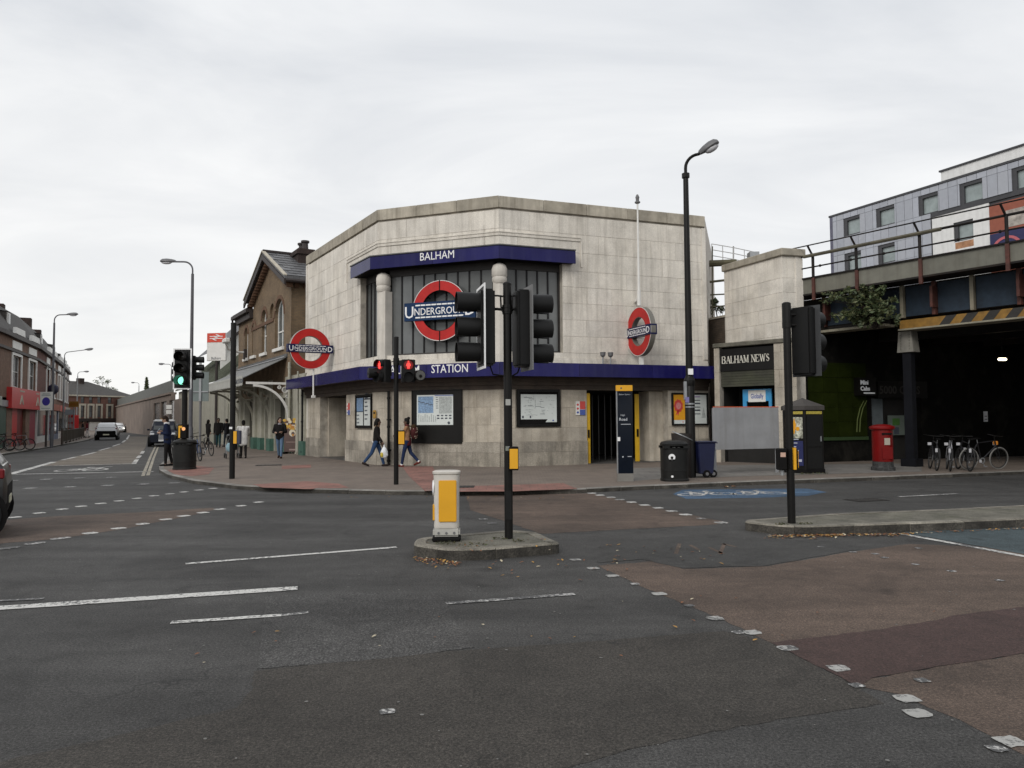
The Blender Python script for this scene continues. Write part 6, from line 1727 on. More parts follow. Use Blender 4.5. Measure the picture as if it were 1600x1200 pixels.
# frames run away from the camera but the street side must be outside: reversed copies with s towards the camera
def rev(F): return F
grp = 'shops in the left-hand terrace'
lab = 'left-hand terrace'
s_red0, s_red1 = Fb_.s(9.5, 0, 640), Fb_.len
def wpx(F, s0, *pairs): return [(F.s(a, 0, 600) - s0, F.s(b, 0, 600) - s0) for a, b in pairs]
shop(Fa, 0, Fa.len - .02, 'brown brick shop at the left edge of the terrace with a green door front', m_tb, [(1.2, 2.5), (5.2, 6.5)], plain_front(mat('green shopfront', (.03, .07, .05), rough=.5), fas=mat('pale fascia', (.35, .36, .32), rough=.5)))
shop(Fb_, 0, s_red1 - .02, 'brown brick shop with a big red fascia and two white house logos', m_tb, wpx(Fb_, 0, (18, 31.5), (44, 55)), red_front)
sh_fr = [(mat('white shopfront', (.52, .52, .50), rough=.6), m_white, 'dark red brick shop with a white front next to the red shop'), (mat('grey blue shopfront', (.16, .18, .24), rough=.6), m_cream, 'brown brick shop with a grey blue front in the middle of the terrace')]
L2 = Fc.len / 2
shop(Fc, 0, L2 - .02, sh_fr[0][2], m_tr, wpx(Fc, 0, (72, 76.5), (80.5, 84.5)), plain_front(sh_fr[0][0], fas=m_stonetrim))
shop(Fc, L2, Fc.len - .02, sh_fr[1][2], m_tb, wpx(Fc, L2, (90, 93.5), (97, 100)), plain_front(sh_fr[1][0], fas=m_terra))
shop(Fd, 0, Fd.len * .5, 'narrow brick shop with a cream front near the far end of the terrace', m_tb, [(1.2, 2.5), (5.0, 6.3)], plain_front(m_white, fas=m_redprint))
shop(Fd, Fd.len * .5 + .02, Fd.len, 'last brick shop of the terrace before the road bends', m_tr, [(1.2, 2.5), (5.0, 6.3)], plain_front(m_cream))
for (F, s_, lb) in ((Fc, .3, 'terrace chimney beside the red shop'), (Fc, Fc.len - 1, 'terrace chimney by the third shop'), (Fd, Fd.len * .5, 'terrace chimney near the far end')):
    t = fthing('chimney_stack', lb, 'chimney', F, s_, 2.2, zG + 1.9)
    MB().box((-.4, 0, 0), (.4, 1.2, 2.2 if s_ > 1 else 1.3)).build('stack', MATS['sooty brick'], t, bevel=.02)

# ---- brick block closing the street, and trees beyond
ea, eb = at(96, 640, 128), at(207, 640, 141)
FE = Frame((ea.x, ea.y), (eb.x, eb.y))
blk = fthing('corner_building', 'red brick corner building with a slate roof at the far end of the street', 'building', FE)
zev = FE.z(160, 618); zrd = FE.z(140, 594)
rects = [(FE.s(a), FE.s(b), FE.z(150, 652 if r_ else 630), FE.z(150, 634 if r_ else 620)) for r_ in (1, 0) for a, b in ((126, 131.5), (139, 144.5), (152, 157.5), (168.5, 174))]
wall_boxes(FE, 0, FE.len, 0, zev, [r for r in rects], thick=.4).build('wall', mat('far red brick', (.17, .085, .065), rough=.9, var=.2, streak=.2), blk, world=True)
for k, (a, b, c, e) in enumerate(rects):
    if k < 4:
        MB(FE.M).box((a - .35, -.08, c - .3), (a - .01, -.001, e + .35)).box((b + .01, -.08, c - .3), (b + .35, -.001, e + .35)).box((a - .01, -.08, e + .01), (b + .01, -.001, e + .35)).build('window_surround', m_stonetrim, blk, world=True)
    window(FE, a, b, c, e, blk, d=.1, cols=1, rows=2, mf=m_gutter, mp=m_pane)
rf = MB(FE.M); rf.add([(-.3, -.4, zev), (FE.len + .3, -.4, zev), (FE.s(165), 5, zrd), (0, 5, zrd), (-.3, 11, zev), (FE.len + .3, 11, zev)], [(0, 1, 2, 3), (3, 2, 5, 4), (1, 5, 2)])
rf.build('roof', MATS['terrace slates'], blk, world=True)
MB(FE.M).box((-.3, -.5, zev - .25), (FE.len + .3, -.001, zev - .002)).build('gutter', m_stonetrim, blk, world=True)
c0 = FE.s(149.5); MB(FE.M).box((c0 - .25, 4, zrd - 1.4), (c0 + .65, 5, FE.z(149, 592, 4))).build('chimney', MATS['sooty brick'], blk, world=True)
zs_ = FE.z(150, 658)
MB(FE.M).box((0, -.5, zs_ - .1), (FE.len, -.001, zs_ + .5)).box((FE.len - 1.1, -.5, 0), (FE.len, -.001, zs_ - .102)).build('shop_fascia', m_gutter, blk, world=True)
MB(FE.M).box((FE.s(139), -.3, .1), (FE.s(157), -.002, zs_ - .15)).build('shop_shutter', m_white, blk, world=True)
MB(FE.M).box((FE.s(158), -.2, .1), (FE.len - 1.2, -.002, zs_ - .15)).build('shop_window', m_pane, blk, world=True)
# ------------------------------------------------------------------ traffic signals
def signal_head(parent, c, yaw, board=True, lit=None, board_size=(.50, 1.16), front_white=True, back_m=None, sc=1.0, name='signal_head'):
    """three-lens head; local front is -y, yaw turns it. c is the middle of the head in the parent's coordinates"""
    M_ = Matrix.Translation(c) @ Matrix.Rotation(yaw, 4, 'Z') @ Matrix.Scale(sc, 4)
    hb = MB(M_); hb.box((-.155, -.02, -.51), (.155, .17, .51))
    h = hb.build(name, m_visor, parent, bevel=.025, seg=2)
    for k, z in enumerate((.335, 0, -.335)):
        v = MB(M_); n = 18; vs = []; fs = []
        for q in range(n + 1):
            a = R(-35 - 290 + 290 * q / n + 35 - 55 + 0) if False else R(-55 + 290 * q / n)
            for r_, y in ((.134, -.02), (.143, -.33), (.137, -.33), (.128, -.02)):
                vs.append((r_ * math.cos(a), y + (-.0 if q else 0), z + r_ * math.sin(a)))
        for q in range(n):
            for e in range(4): fs.append((4 * q + e, 4 * q + (e + 1) % 4, 4 * (q + 1) + (e + 1) % 4, 4 * (q + 1) + e))
        v.add(vs, fs); v.build('visor', m_visor, h, smooth=True)
        MB(M_).lathe([(.112, -.022), (.10, -.045), (.06, -.06), (.0, -.065)], 16, (0, 0, z), 'y').build('lens', m_green_on if lit == k else m_lens_off, h, smooth=True)
    if board:
        w, hh = board_size
        b = MB(M_); b.cur = 0; b.box((-w / 2, .0, -hh / 2), (w / 2, .012, hh / 2))
        b.cur = 1; t_ = .035
        b.box((-w / 2 - .001, -.004, -hh / 2), (-w / 2 + t_, .0135, hh / 2)).box((w / 2 - t_, -.004, -hh / 2), (w / 2 + .001, .0135, hh / 2)).box((-w / 2 + t_, -.004, hh / 2 - t_), (w / 2 - t_, -.0005, hh / 2)).box((-w / 2 + t_, -.004, -hh / 2), (w / 2 - t_, -.0005, -hh / 2 + t_))
        b.build('backing_board', [back_m or m_visor, m_letter if front_white else (back_m or m_visor)], h)
    return h
def sig_pole(t, h, r=.057, m=None):
    return MB().lathe([(r, 0), (r, h - .02), (r + .004, h - .02), (r + .004, h), (r * .8, h + .015)], 14).build('pole', m or m_black, t, smooth=True)
def arm(mb, z, x0, x1):
    mb.tube([(x0, 0, z), (x1, 0, z)], .016, 6)

# foreground signal on the little island
p = g(795, 841, .13); p.z = .13
hpole = at(786, 443, p.y).z - .13
t = thing('traffic_signal', 'black traffic signal with heads facing left and right, on the small island with the bollard', 'traffic light', p, 0)
sig_pole(t, hpole, .055)
zc = at(745, 512, p.y).z - .13
dxl = (at(751, 512, p.y).x - p.x); dxr = (at(826, 512, p.y).x - p.x)
yawL = math.atan2(-1.0, 0) * 0 + R(-77); yawR = R(79) + R(28)
signal_head(t, (dxl, .02, zc), yawL, board_size=(.56, 1.12))
signal_head(t, (dxr - .02, .03, zc - .02), yawR, board_size=(.50, 1.12), back_m=m_greyback, front_white=False)
mb = MB()
for z, a in ((zc + .43, 1), (zc + .25, 0)):
    for dx in (dxl + .12, dxr - .10):
        mb.tube([(0, 0, z - .02), (dx * .55, .01, z), (dx, .02, z)], .013 if a else .020, 6)
        if a: mb.tube([(dx * .38, 0, z), (dx * .34, 0, zc + .25)], .011, 6)
mb.lathe([(.068, zc + .18), (.068, zc + .30)], 12); mb.lathe([(.075, zc + .21), (.075, zc + .225)], 12); mb.lathe([(.075, zc + .26), (.075, zc + .275)], 12)
mb.build('bracket', m_black, t)
MB().box((-.03, -.0605, 1.75), (.035, -.0545, 1.83)).build('number_plate', mat('dull plate', (.35, .35, .33), rough=.5), t)
MB().box((-.04, -.0600, .25), (.04, -.0535, .62)).build('access_door', m_visor, t)
MB().box((-.035, -.0600, 1.15), (.02, -.0545, 1.21)).build('sticker', mat('torn sticker', (.22, .24, .2), rough=.7, var=.5, vs=30), t)
MB().tube([(dxl + .1, .06, zc - .45), (dxl + .16, .08, zc - .62), (.06, .04, zc - .66)], .011, 6).tube([(dxr - .1, .08, zc - .45), (dxr - .15, .1, zc - .6), (-.0, .07, zc - .68)], .011, 6).build('cable', m_matt, t)
def push_box(t, c, yaw, lit=False, size=(.13, .10, .32)):
    M_ = Matrix.Translation(c) @ Matrix.Rotation(yaw, 4, 'Z')
    w, d, h = size
    b = MB(M_).box((-w / 2, -d, 0), (w / 2, 0, h)).build('push_box', m_matt, t, bevel=.012)
    MB(M_).box((-w / 2 + .008, -d - .006, .02), (w / 2 - .008, -d - .0005, h - .03)).build('front_plate', m_yellow, b, bevel=.003)
    return b
zb = at(806, 734, p.y).z - .13
push_box(t, (.07, -.02, zb), R(2), size=(.125, .10, .31))
MB().box((-.01, -.065, zb + .295), (.075, .0, zb + .31)).build('strap', m_galv, t)

# keep-left bollard on the island
p = g(698, 844, .13); p.z = .125
t = thing('keep_left_bollard', 'white traffic bollard with yellow panels and a blue disc on the small island', 'bollard', p, R(3))
hb = at(700, 735, p.y).z - .125
m_boll = mat('off white bollard plastic', (.56, .53, .48), rough=.45, var=.1, dirt=.45, dirtcol=(.25, .20, .13))
mb = MB(); mb.box((-.185, -.13, .0), (.185, .17, .06)); mb.build('foot', m_matt, t, bevel=.02)
b = MB(); b.box((-.175, -.12, .065), (.175, .16, .17)); bb = b.build('base', mat('grey plinth plastic', (.42, .41, .38), rough=.6, var=.15, dirt=.7, dirtcol=(.12, .11, .09)), t, bevel=.025, seg=2)
for k in range(3): MB().lathe([(.016, 0), (.016, .008)], 10, (-.1 + .1 * k, -.128, .115), 'y').build('bolt', m_lampgrey, bb)
sh = MB(); n = 28
pr = []
for (z, wx, wy) in ((.172, .162, .125), (.20, .166, .13), (.24, .162, .125), (hb - .05, .170, .135), (hb - .035, .183, .148), (hb - .012, .183, .148), (hb, .15, .12)):
    pr.append([(wx * (abs(math.cos(2 * math.pi * k / n)) ** .55) * (1 if math.cos(2 * math.pi * k / n) >= 0 else -1), .02 + wy * (abs(math.sin(2 * math.pi * k / n)) ** .55) * (1 if math.sin(2 * math.pi * k / n) >= 0 else -1), z) for k in range(n)])
vs = [v for rg in pr for v in rg]; fs = [(i * n + k, i * n + (k + 1) % n, (i + 1) * n + (k + 1) % n, (i + 1) * n + k) for i in range(len(pr) - 1) for k in range(n)] + [tuple(range((len(pr) - 1) * n, len(pr) * n)), tuple(reversed(range(n)))]
sh.add(vs, fs); shell = sh.build('shell', m_boll, t, smooth=True)
MB().box((-.098, -.1235, .255), (.132, -.105, hb - .12)).build('front_plate', m_yellow, t, bevel=.008, seg=2)
MB(Matrix.Translation((0, 0, 0))).box((-.177, -.065, .27), (-.15, .09, hb * .52)).build('side_plate', m_yellow, t, bevel=.004)
dm = MB(); dm.lathe([(.10, -.180), (.10, -.160)], 24, (0, .015, hb * .75), 'x'); dm.cur = 1; dm.lathe([(.085, -.183), (.085, -.1802)], 24, (0, .015, hb * .75), 'x')
dm.cur = 0; dm.box((-.186, .005, hb * .70), (-.1832, .025, hb * .82)); dm.box((-.187, -.03, hb * .70), (-.1838, .01, hb * .716))
dm.build('arrow_disc', [m_letter, m_blueprint], t)

# right-hand island signal
p = g(1237, 817, .13); p.z = .13
t = thing('traffic_signal', 'black traffic signal seen from behind on the long right-hand island, with a request button', 'traffic light', p, 0)
hp = at(1227.5, 474, p.y).z - .13
sig_pole(t, hp, .057)
MB().lathe([(.066, hp - .28), (.066, hp)], 12).build('cap_sleeve', m_visor, t)
zc = at(1260, 533, p.y).z - .13; dx = at(1262, 533, p.y).x - p.x
signal_head(t, (dx, .05, zc), R(128), board_size=(.46, 1.06), back_m=mat('dark backing board', (.045, .047, .05), rough=.6), front_white=False)
mb = MB()
for z in (zc + .40, zc + .24): mb.tube([(0, 0, z), (dx - .05, .0, z)], .016, 6)
mb.lathe([(.068, zc + .2), (.068, zc + .29)], 12); mb.build('bracket', m_black, t)
zb = at(1226, 733, p.y).z - .13
pb = push_box(t, (-.02, -.0, zb), R(68), size=(.12, .13, .30))
bx = MB(); bx.box((-.20, -.09, zb - .01), (-.075, .05, zb + .31)); o = bx.build('push_box', m_matt, t, bevel=.012)
MB().box((-.175, -.0965, zb + .185), (-.10, -.0905, zb + .25)).build('indicator', mat('pale indicator', (.55, .36, .28), rough=.4), o)
MB().box((.012, -.115, zb), (.05, -.062, zb + .32)).build('edge_plate', m_yellow, t)
MB().tube([(-.13, -.02, zb - .09), (-.13, -.02, zb - .012)], .025, 8).build('tactile_cone', m_galv, t)

# pedestrian signal pole in front of the station
p = g(619, 757, .1); p.z = .1
t = thing('pedestrian_signal', 'black pole with two lit red men and a yellow request box', 'pedestrian light', p, 0)
hp = at(616.5, 527, p.y).z - .1; sig_pole(t, hp, .06)
def ped_head(t, c, yaw, vis_dir):
    M_ = Matrix.Translation(c) @ Matrix.Rotation(yaw, 4, 'Z')
    h = MB(M_).box((-.17, -.06, -.29), (.17, .16, .29)).build('signal_head', m_visor, t, bevel=.02)
    MB(M_).lathe([(.12, -.062), (.118, -.075), (.0, -.08)], 20, (0, 0, .15), 'y').build('red_lens', m_red_halo, h)
    mn = MB(M_); y0, y1 = -.086, -.081
    mn.disc((0, .232), .020, y0, y1, 10)
    mn.slab([(-.035, .12), (-.03, .205), (.03, .205), (.035, .12), (.028, .06), (.004, .06), (0, .11), (-.004, .06), (-.028, .06)], y0, y1)
    mn.slab([(-.058, .125), (-.035, .2), (-.031, .19), (-.042, .12)], y0 + .001, y1).slab([(.058, .125), (.035, .2), (.031, .19), (.042, .12)], y0 + .001, y1)
    mn.build('red_man', m_red_on, h)
    v = MB(M_); v.ring((0, .15), .128, .136, -.17, -.06, 18, -20, 200); v.build('visor', m_visor, h)
    M2 = M_ @ Matrix.Translation((0, 0, -.15))
    MB(M2).lathe([(.12, -.06), (.13, -.08), (.13, -.20), (.122, -.20), (.118, -.09)], 20, (0, 0, 0), 'y').build('green_hood', m_visor, h)
    return h
k_ = 1155 / p.y
hl = ped_head(t, ((597 - 619) / k_, -.02, at(597, 580, p.y).z - .1), R(-38), 0)
hr = ped_head(t, ((638 - 619) / k_, -.02, at(638, 580, p.y).z - .1), R(12), 0)
def drum(t, c, yaw, face_m, L=.26, r=.135):
    M_ = Matrix.Translation(c) @ Matrix.Rotation(yaw, 4, 'Z')
    d = MB(M_).lathe([(r * .9, .05), (r, 0), (r, -L), (r * .9, -L)], 20, (0, 0, 0), 'y').build('detector_drum', m_visor, t)
    MB(M_).lathe([(r * .87, -L - .001), (r * .87, -L - .012)], 20, (0, 0, 0), 'y').build('drum_face', face_m, d)
    MB(M_).lathe([(r * .3, -L - .0125), (r * .3, -L - .02)], 10, (0, 0, -.02), 'y').build('drum_emblem', m_matt, d)
m_drum = mat('dusty grey mesh', (.105, .105, .10), rough=.8, speck=.4, speck_s=120)
drum(t, ((652 - 619) / k_, .05, at(659, 587, p.y).z - .1), R(26), m_drum, L=.22)
drum(t, ((594 - 619) / k_, .05, at(585, 583, p.y).z - .1), R(-68), mat('dark mesh', (.03, .03, .03), rough=.7), L=.30)
mb = MB(); mb.tube([(0, 0, hp - .62), (.14, 0, hp - .66), (.22, 0, hp - .78)], .04, 8); mb.tube([(-.05, 0, hp - .6), (-.14, 0, hp - .62), (-.12, 0, hp - .95), (-.2, 0, hp - 1.0)], .018, 6); mb.cbox((.14, 0, hp - .64), (.12, .1, .12)); mb.lathe([(.075, hp - .7), (.075, hp - .52)], 12)
mb.build('bracket', m_black, t)
zb = at(629, 695, p.y).z - .1
push_box(t, (.14, -.02, zb), R(4), size=(.16, .10, .36))
# bare pole on the left part of the footway
p = g(362.5, 748, .1); p.z = .1
t = thing('crossing_pole', 'bare black signal pole with a yellow request box left of the station front', 'pole', p, 0)
hp = at(363, 505, p.y).z - .1; sig_pole(t, hp, .075)
zb = at(370, 694, p.y).z - .1
bx = MB().box((.06, -.08, zb), (.24, .06, zb + .38)).build('push_box', mat('navy plastic', (.03, .035, .07), rough=.5), t, bevel=.015)
MB().box((.062, -.10, zb + .02), (.15, -.081, zb + .36)).build('front_plate', m_yellow, bx); MB().box((-.06, -.085, zb + .42), (.02, -.07, zb + .48)).build('tag_plate', m_letter, t)
# green-lit signal at the mouth of the left street
p = g(287, 733, .1); p.z = .1
t = thing('traffic_signal', 'traffic signal showing green at the mouth of the left street, behind a litter bin', 'traffic light', p, 0)
hz = at(286, 577, p.y).z - .1; sig_pole(t, hz + .3, .085)
signal_head(t, (0, -.2, hz), R(6), lit=2, board_size=(.50, 1.16), sc=1.18)
signal_head(t, (-.24, .16, hz - .08), R(-84), board=False, sc=.72); signal_head(t, (.26, .2, hz + .06), R(100), board=False, sc=.8)
MB().tube([(-.3, .1, hz - .2), (.3, .1, hz - .2)], .03, 6).tube([(-.3, .1, hz + .3), (.3, .1, hz + .3)], .03, 6).build('bracket', m_black, t)
zb = at(284, 684, p.y).z - .1
bx = MB().box((-.14, -.20, zb - .02), (.16, .0, zb + .45)).build('push_box', m_matt, t, bevel=.015)
MB().box((-.10, -.208, zb), (-.045, -.201, zb + .40)).box((-.045, -.208, zb + .33), (.02, -.201, zb + .40)).build('yellow_strip', m_yellow, bx); MB().lathe([(.06, -.202), (.06, -.215)], 12, (.07, 0, zb + .30), 'y').build('indicator', mat('amber glow', (.7, .35, .15), emit=((1, .45, .15), .5)), bx)

# ------------------------------------------------------------------ street lamps
def street_lamp(p, H, armv, label, r0=.075, r1=.05, base_h=1.4, base_r=.11, head=(.75, .26, .13), m=None, tilt=.06, group=None, neck=.5):
    """armv = (dx, dy) reach of the arm"""
    t = thing('street_lamp', label, 'street lamp', p, math.atan2(armv[1], armv[0]), group)
    L = math.hypot(*armv); m = m or m_black
    MB().lathe([(base_r, 0), (base_r, base_h), (r0, base_h + .08), (r0, base_h + .1), (r1, H - neck)], 12).build('column', m, t, smooth=True)
    n = 7; rr = min(.35, L * .4)
    pts = [(0, 0, H - neck)] + [(rr - rr * math.cos(R(90 * k / n)), 0, H - rr + (rr) * math.sin(R(90 * k / n)) + 0) for k in range(n + 1)]
    pts = [(x, y, z - (tilt * 0)) for x, y, z in pts]
    pts.append((L - head[0] * .8, 0, H + (L - head[0] * .8 - rr) * tilt))
    a = MB().tube(pts, r1 * .62, 8).build('arm', m, t, smooth=True)
    hx, hy, hz = head
    M_ = Matrix.Translation((L - hx * .45, 0, H + (L - hx * .5 - rr) * tilt)) @ Matrix.Rotation(-math.atan(tilt), 4, 'Y')
    hb = MB(M_); vs = []; fs = []; ns = 12; prof = [(-.5, .12, .35), (-.42, .35, .6), (-.2, .7, .85), (.1, 1.0, 1.0), (.35, .9, .9), (.48, .5, .5), (.5, .2, .2)]
    for (x, wy, wz) in prof:
        for k in range(ns):
            an = 2 * math.pi * k / ns; s_ = math.sin(an)
            vs.append((x * hx, hy / 2 * wy * math.cos(an), hz * wz * (s_ if s_ > 0 else s_ * .35)))
    for i in range(len(prof) - 1):
        for k in range(ns): fs.append((i * ns + k, i * ns + (k + 1) % ns, (i + 1) * ns + (k + 1) % ns, (i + 1) * ns + k))
    fs += [tuple(reversed(range(ns))), tuple(range((len(prof) - 1) * ns, len(prof) * ns))]
    hb.add(vs, fs); h = hb.build('lamp_head', m_lampgrey, t, smooth=True)
    MB(M_).ball((hx * .1, 0, -hz * .32), (hx * .33, hy * .36, hz * .55), 12, 6).build('lamp_bowl', mat('clear bowl', (.5, .5, .52), rough=.15, var=0) if 'clear bowl' not in MATS else MATS['clear bowl'], h, smooth=True)
    return t
# tall black lamp by the station entrance
p = g(1080, 746, .1); p.z = .1
Ht = at(1073, 243, p.y).z - .1
lt = street_lamp(p, Ht, (.86, -.25), 'tall black street lamp column beside the litter bin at the station entrance', r0=.095, r1=.07, base_h=2.65, base_r=.13, head=(.60, .29, .17), tilt=.55, neck=.55)
mb = MB().lathe([(.105, Ht - .62), (.105, Ht - .5)], 12); mb.lathe([(.14, 2.45), (.15, 2.52), (.15, 2.6), (.12, 2.68)], 12); mb.build('collar', m_black, lt)
MB().box((-.06, -.005, 2.0), (.06, .01, 2.0)) if False else None
zt = at(1080, 580, p.y).z - .1
Mloc = Matrix.Rotation(-math.atan2(-.25, .86), 4, 'Z')
MB(Mloc).box((-.06, -.145, zt - .1), (.07, -.10, zt + .06)).build('number_plate', m_letter, lt)
MB(Mloc).box((-.17, -.12, zt - .78), (-.09, .0, zt - .28)).build('control_box', m_galv, lt, bevel=.015)
MB(Mloc).lathe([(.138, zt - .9), (.138, zt - .86)], 12).lathe([(.138, zt - .98), (.138, zt - .95)], 12).build('band', m_galv, lt)
MB(Mloc).box((-.15, -.14, zt - .85), (-.05, -.10, zt - .7)).build('sticker', mat('violet sticker', (.18, .16, .35), rough=.5), lt)
m_lampcol = mat('weathered lamp column', (.085, .085, .095), rough=.5, var=.15)
m_lampfar = mat('pale lamp column', (.19, .195, .20), rough=.5, var=.15)
for (bx, by, d, yt, dxp, lab, mm) in ((297, 720, 30.0, 409, -50, 'slim street lamp over the left street behind the green signal, arm to the left', m_lampcol),
                                  (80.5, 700, 46.0, 492, 36, 'grey street lamp on the left footway carrying the parking sign', m_lampcol),
                                  (98, 690, 66.0, 550, 44, 'pale street lamp on the left footway, second from the camera, rising arm', m_lampfar),
                                  (119.5, 680, 94.0, 581, 17, 'thin far street lamp before the brick corner building', m_lampfar),
                                  (266.5, 680, 78.0, 569, -20, 'far street lamp by the railway wall, arm to the left', m_lampfar),
                                  (216, 672, 118.0, 598, -12, 'smallest far street lamp beside the railway wall', m_lampfar)):
    b = at(bx, by, d); b.z = .1
    top = at(bx, yt, d); L = abs(dxp) / 1155 * d
    street_lamp(b, top.z - .1, (math.copysign(L, dxp), 0), lab, r0=.08, r1=.055, base_h=1.3, base_r=.10, head=(min(.8, L * .5), .24, .13), m=mm, tilt=.12 if dxp == 44 else 0.02, group='lamps along the left street')
# parking sign on the second lamp
b = at(72, 627, 45.6)
t = thing('parking_sign', 'white square sign with a blue disc on the left footway lamp', 'sign', (b.x, b.y, b.z - .56), R(-6))
w = .82; MB().box((-w / 2, 0, 0), (w / 2, .03, 1.14)).build('plate', m_white, t)
mb = MB(); mb.disc((0, .55), .26, -.006, -.0005, 20); mb.cur = 1; mb.box((-.3, -.005, .90), (.3, -.0005, .97)).box((-.24, -.005, 1.0), (.24, -.0005, 1.05)).box((-.3, -.005, .10), (.3, -.0005, .15))
mb.build('symbol', [mat('blue disc print', (.05, .035, .30), rough=.5), m_map_grey], t)
b2 = at(72, 690, 45.6)
MB().tube([(0, .06, -2.25), (0, .06, .5)], .06, 8).build('post', m_gutter, t)
b = at(115, 631, 66)
t = thing('road_sign', 'amber rectangular road sign on a post by the far shops', 'sign', (b.x, b.y, b.z - .28), R(-8))
MB().box((-.48, 0, 0), (.48, .03, .5)).build('plate', m_haz_y, t); MB().box((-.36, -.006, .12), (.36, -.0005, .36)).build('print', mat('brown print', (.22, .09, .01), rough=.5), t)
MB().tube([(0, .06, -2.6), (0, .06, .4)], .05, 8).build('post', m_lampfar, t)
t = thing('road_sign', 'pale hanging shop sign below the amber road sign', 'sign', (b.x - .5, b.y + .3, b.z - .95), R(-8)); MB().box((-.5, 0, 0), (.5, .03, .45)).build('plate', mat('pale blue plate', (.35, .4, .44), rough=.5), t); MB().tube([(0, .05, -2), (0, .05, .3)], .04, 6).build('post', m_lampfar, t)
b = at(264, 638, 62)
t = thing('road_sign', 'pair of small white plates on a thin post before the railway wall windows', 'sign', (b.x, b.y, .1), R(6))
for zc_ in (b.z + .12, b.z - .3): MB().box((-.22, -.02, zc_ - .28), (.22, .02, zc_ + .06)).build('plate', m_white, t)
MB().tube([(0, .05, 0), (0, .05, b.z + .3)], .04, 6).build('post', m_lampgrey, t)
b = at(83, 608, 60)
t = thing('hanging_sign', 'dark round hanging sign bracketed off the left terrace beyond the parking sign', 'sign', (b.x, b.y, b.z), R(30))
MB().lathe([(.05, -.5), (.34, -.25), (.40, 0), (.34, .25), (.05, .45)], 12).build('ball', mat('dark navy ball', (.02, .02, .05), rough=.6), t, smooth=True)
MB().tube([(0, 0, .4), (0, 0, 1.7), (-1.2, .3, 1.75)], .05, 6).build('bracket', m_gutter, t)
# back of the direction sign behind the green signal
b = at(313, 605, 33)
t = thing('direction_sign', 'grey green back of a road sign on two posts behind the green traffic signal', 'sign', (b.x, b.y, .1), R(8))
zz0, zz1 = at(313, 627, 33).z - .1, at(313, 581, 33).z - .1; w = 25 / 1155 * 33
mb = MB().box((-w / 2, 0, zz0), (w / 2, .03, zz1)); mb.build('plate', mat('grey green sheet', (.15, .18, .175), rough=.5, var=.1), t)
MB().box((-.05, -.05, zz0 - .0), (.05, -.001, zz1 + .4)).box((-w / 2, -.04, zz0 + .4), (-.051, -.001, zz0 + .45)).box((.051, -.04, zz0 + .4), (w / 2, -.001, zz0 + .45)).build('stiffener', m_galv, t)
MB().tube([(-.0, .06, 0), (-.0, .06, zz1)], .055, 8).build('post', m_lampgrey, t)

# ------------------------------------------------------------------ pavement furniture on the right
# wayfinding totem
p = g(977, 752, .1); p.z = .1
t = thing('wayfinding_totem', 'slim dark glass wayfinding totem with a yellow top in front of the main entrance', 'information sign', p, R(2))
hT = at(975, 602, p.y).z - .1; wT = 25 / 1155 * p.y
MB().box((-wT / 2, -.045, .0), (wT / 2, .045, .2)).build('plinth', mat('stainless plinth', (.25, .24, .22), rough=.4, metal=.5), t)
m_totem = mat('totem blue glass', (.004, .007, .014), rough=.15, var=.1, spec=.25)
MB().box((-wT / 2 + .022, -.045, .202), (wT / 2, .045, hT - .15)).build('panel', m_totem, t, bevel=.006)
MB().box((-wT / 2 - .0, -.048, .202), (-wT / 2 + .02, .048, hT - .15)).build('edge_trim', m_galv, t)
MB().box((-wT / 2 - .004, -.05, hT - .148), (wT / 2 + .006, .05, hT)).build('cap', m_yellow, t, bevel=.004)
mb = MB(); mb.disc((-wT * .2, hT - .075), .022, -.054, -.0505, 12); mb.build('symbol', m_ink, t)
mb = MB()
text_mb(mb, 'Balham Station', .035, (.0, hT - .25), -.047); text_mb(mb, 'High', .045, (-.05, hT - .78), -.047); text_mb(mb, 'Road', .075, (-.04, hT - .90), -.047, bold=.02)
mb.box((-.1, -.049, hT - 1.0), (.15, -.0455, hT - .985)); mb.box((.06, -.049, .62), (.16, -.0455, .635)).disc((-.06, .62), .02, -.049, -.0455, 10)
mb.build('lettering', mat('grey totem print', (.45, .47, .5), rough=.5), t)
MB().box((-wT / 2 + .012, -.05, 1.02), (-wT / 2 + .08, -.0455, 1.12)).build('sticker', m_letter, t)
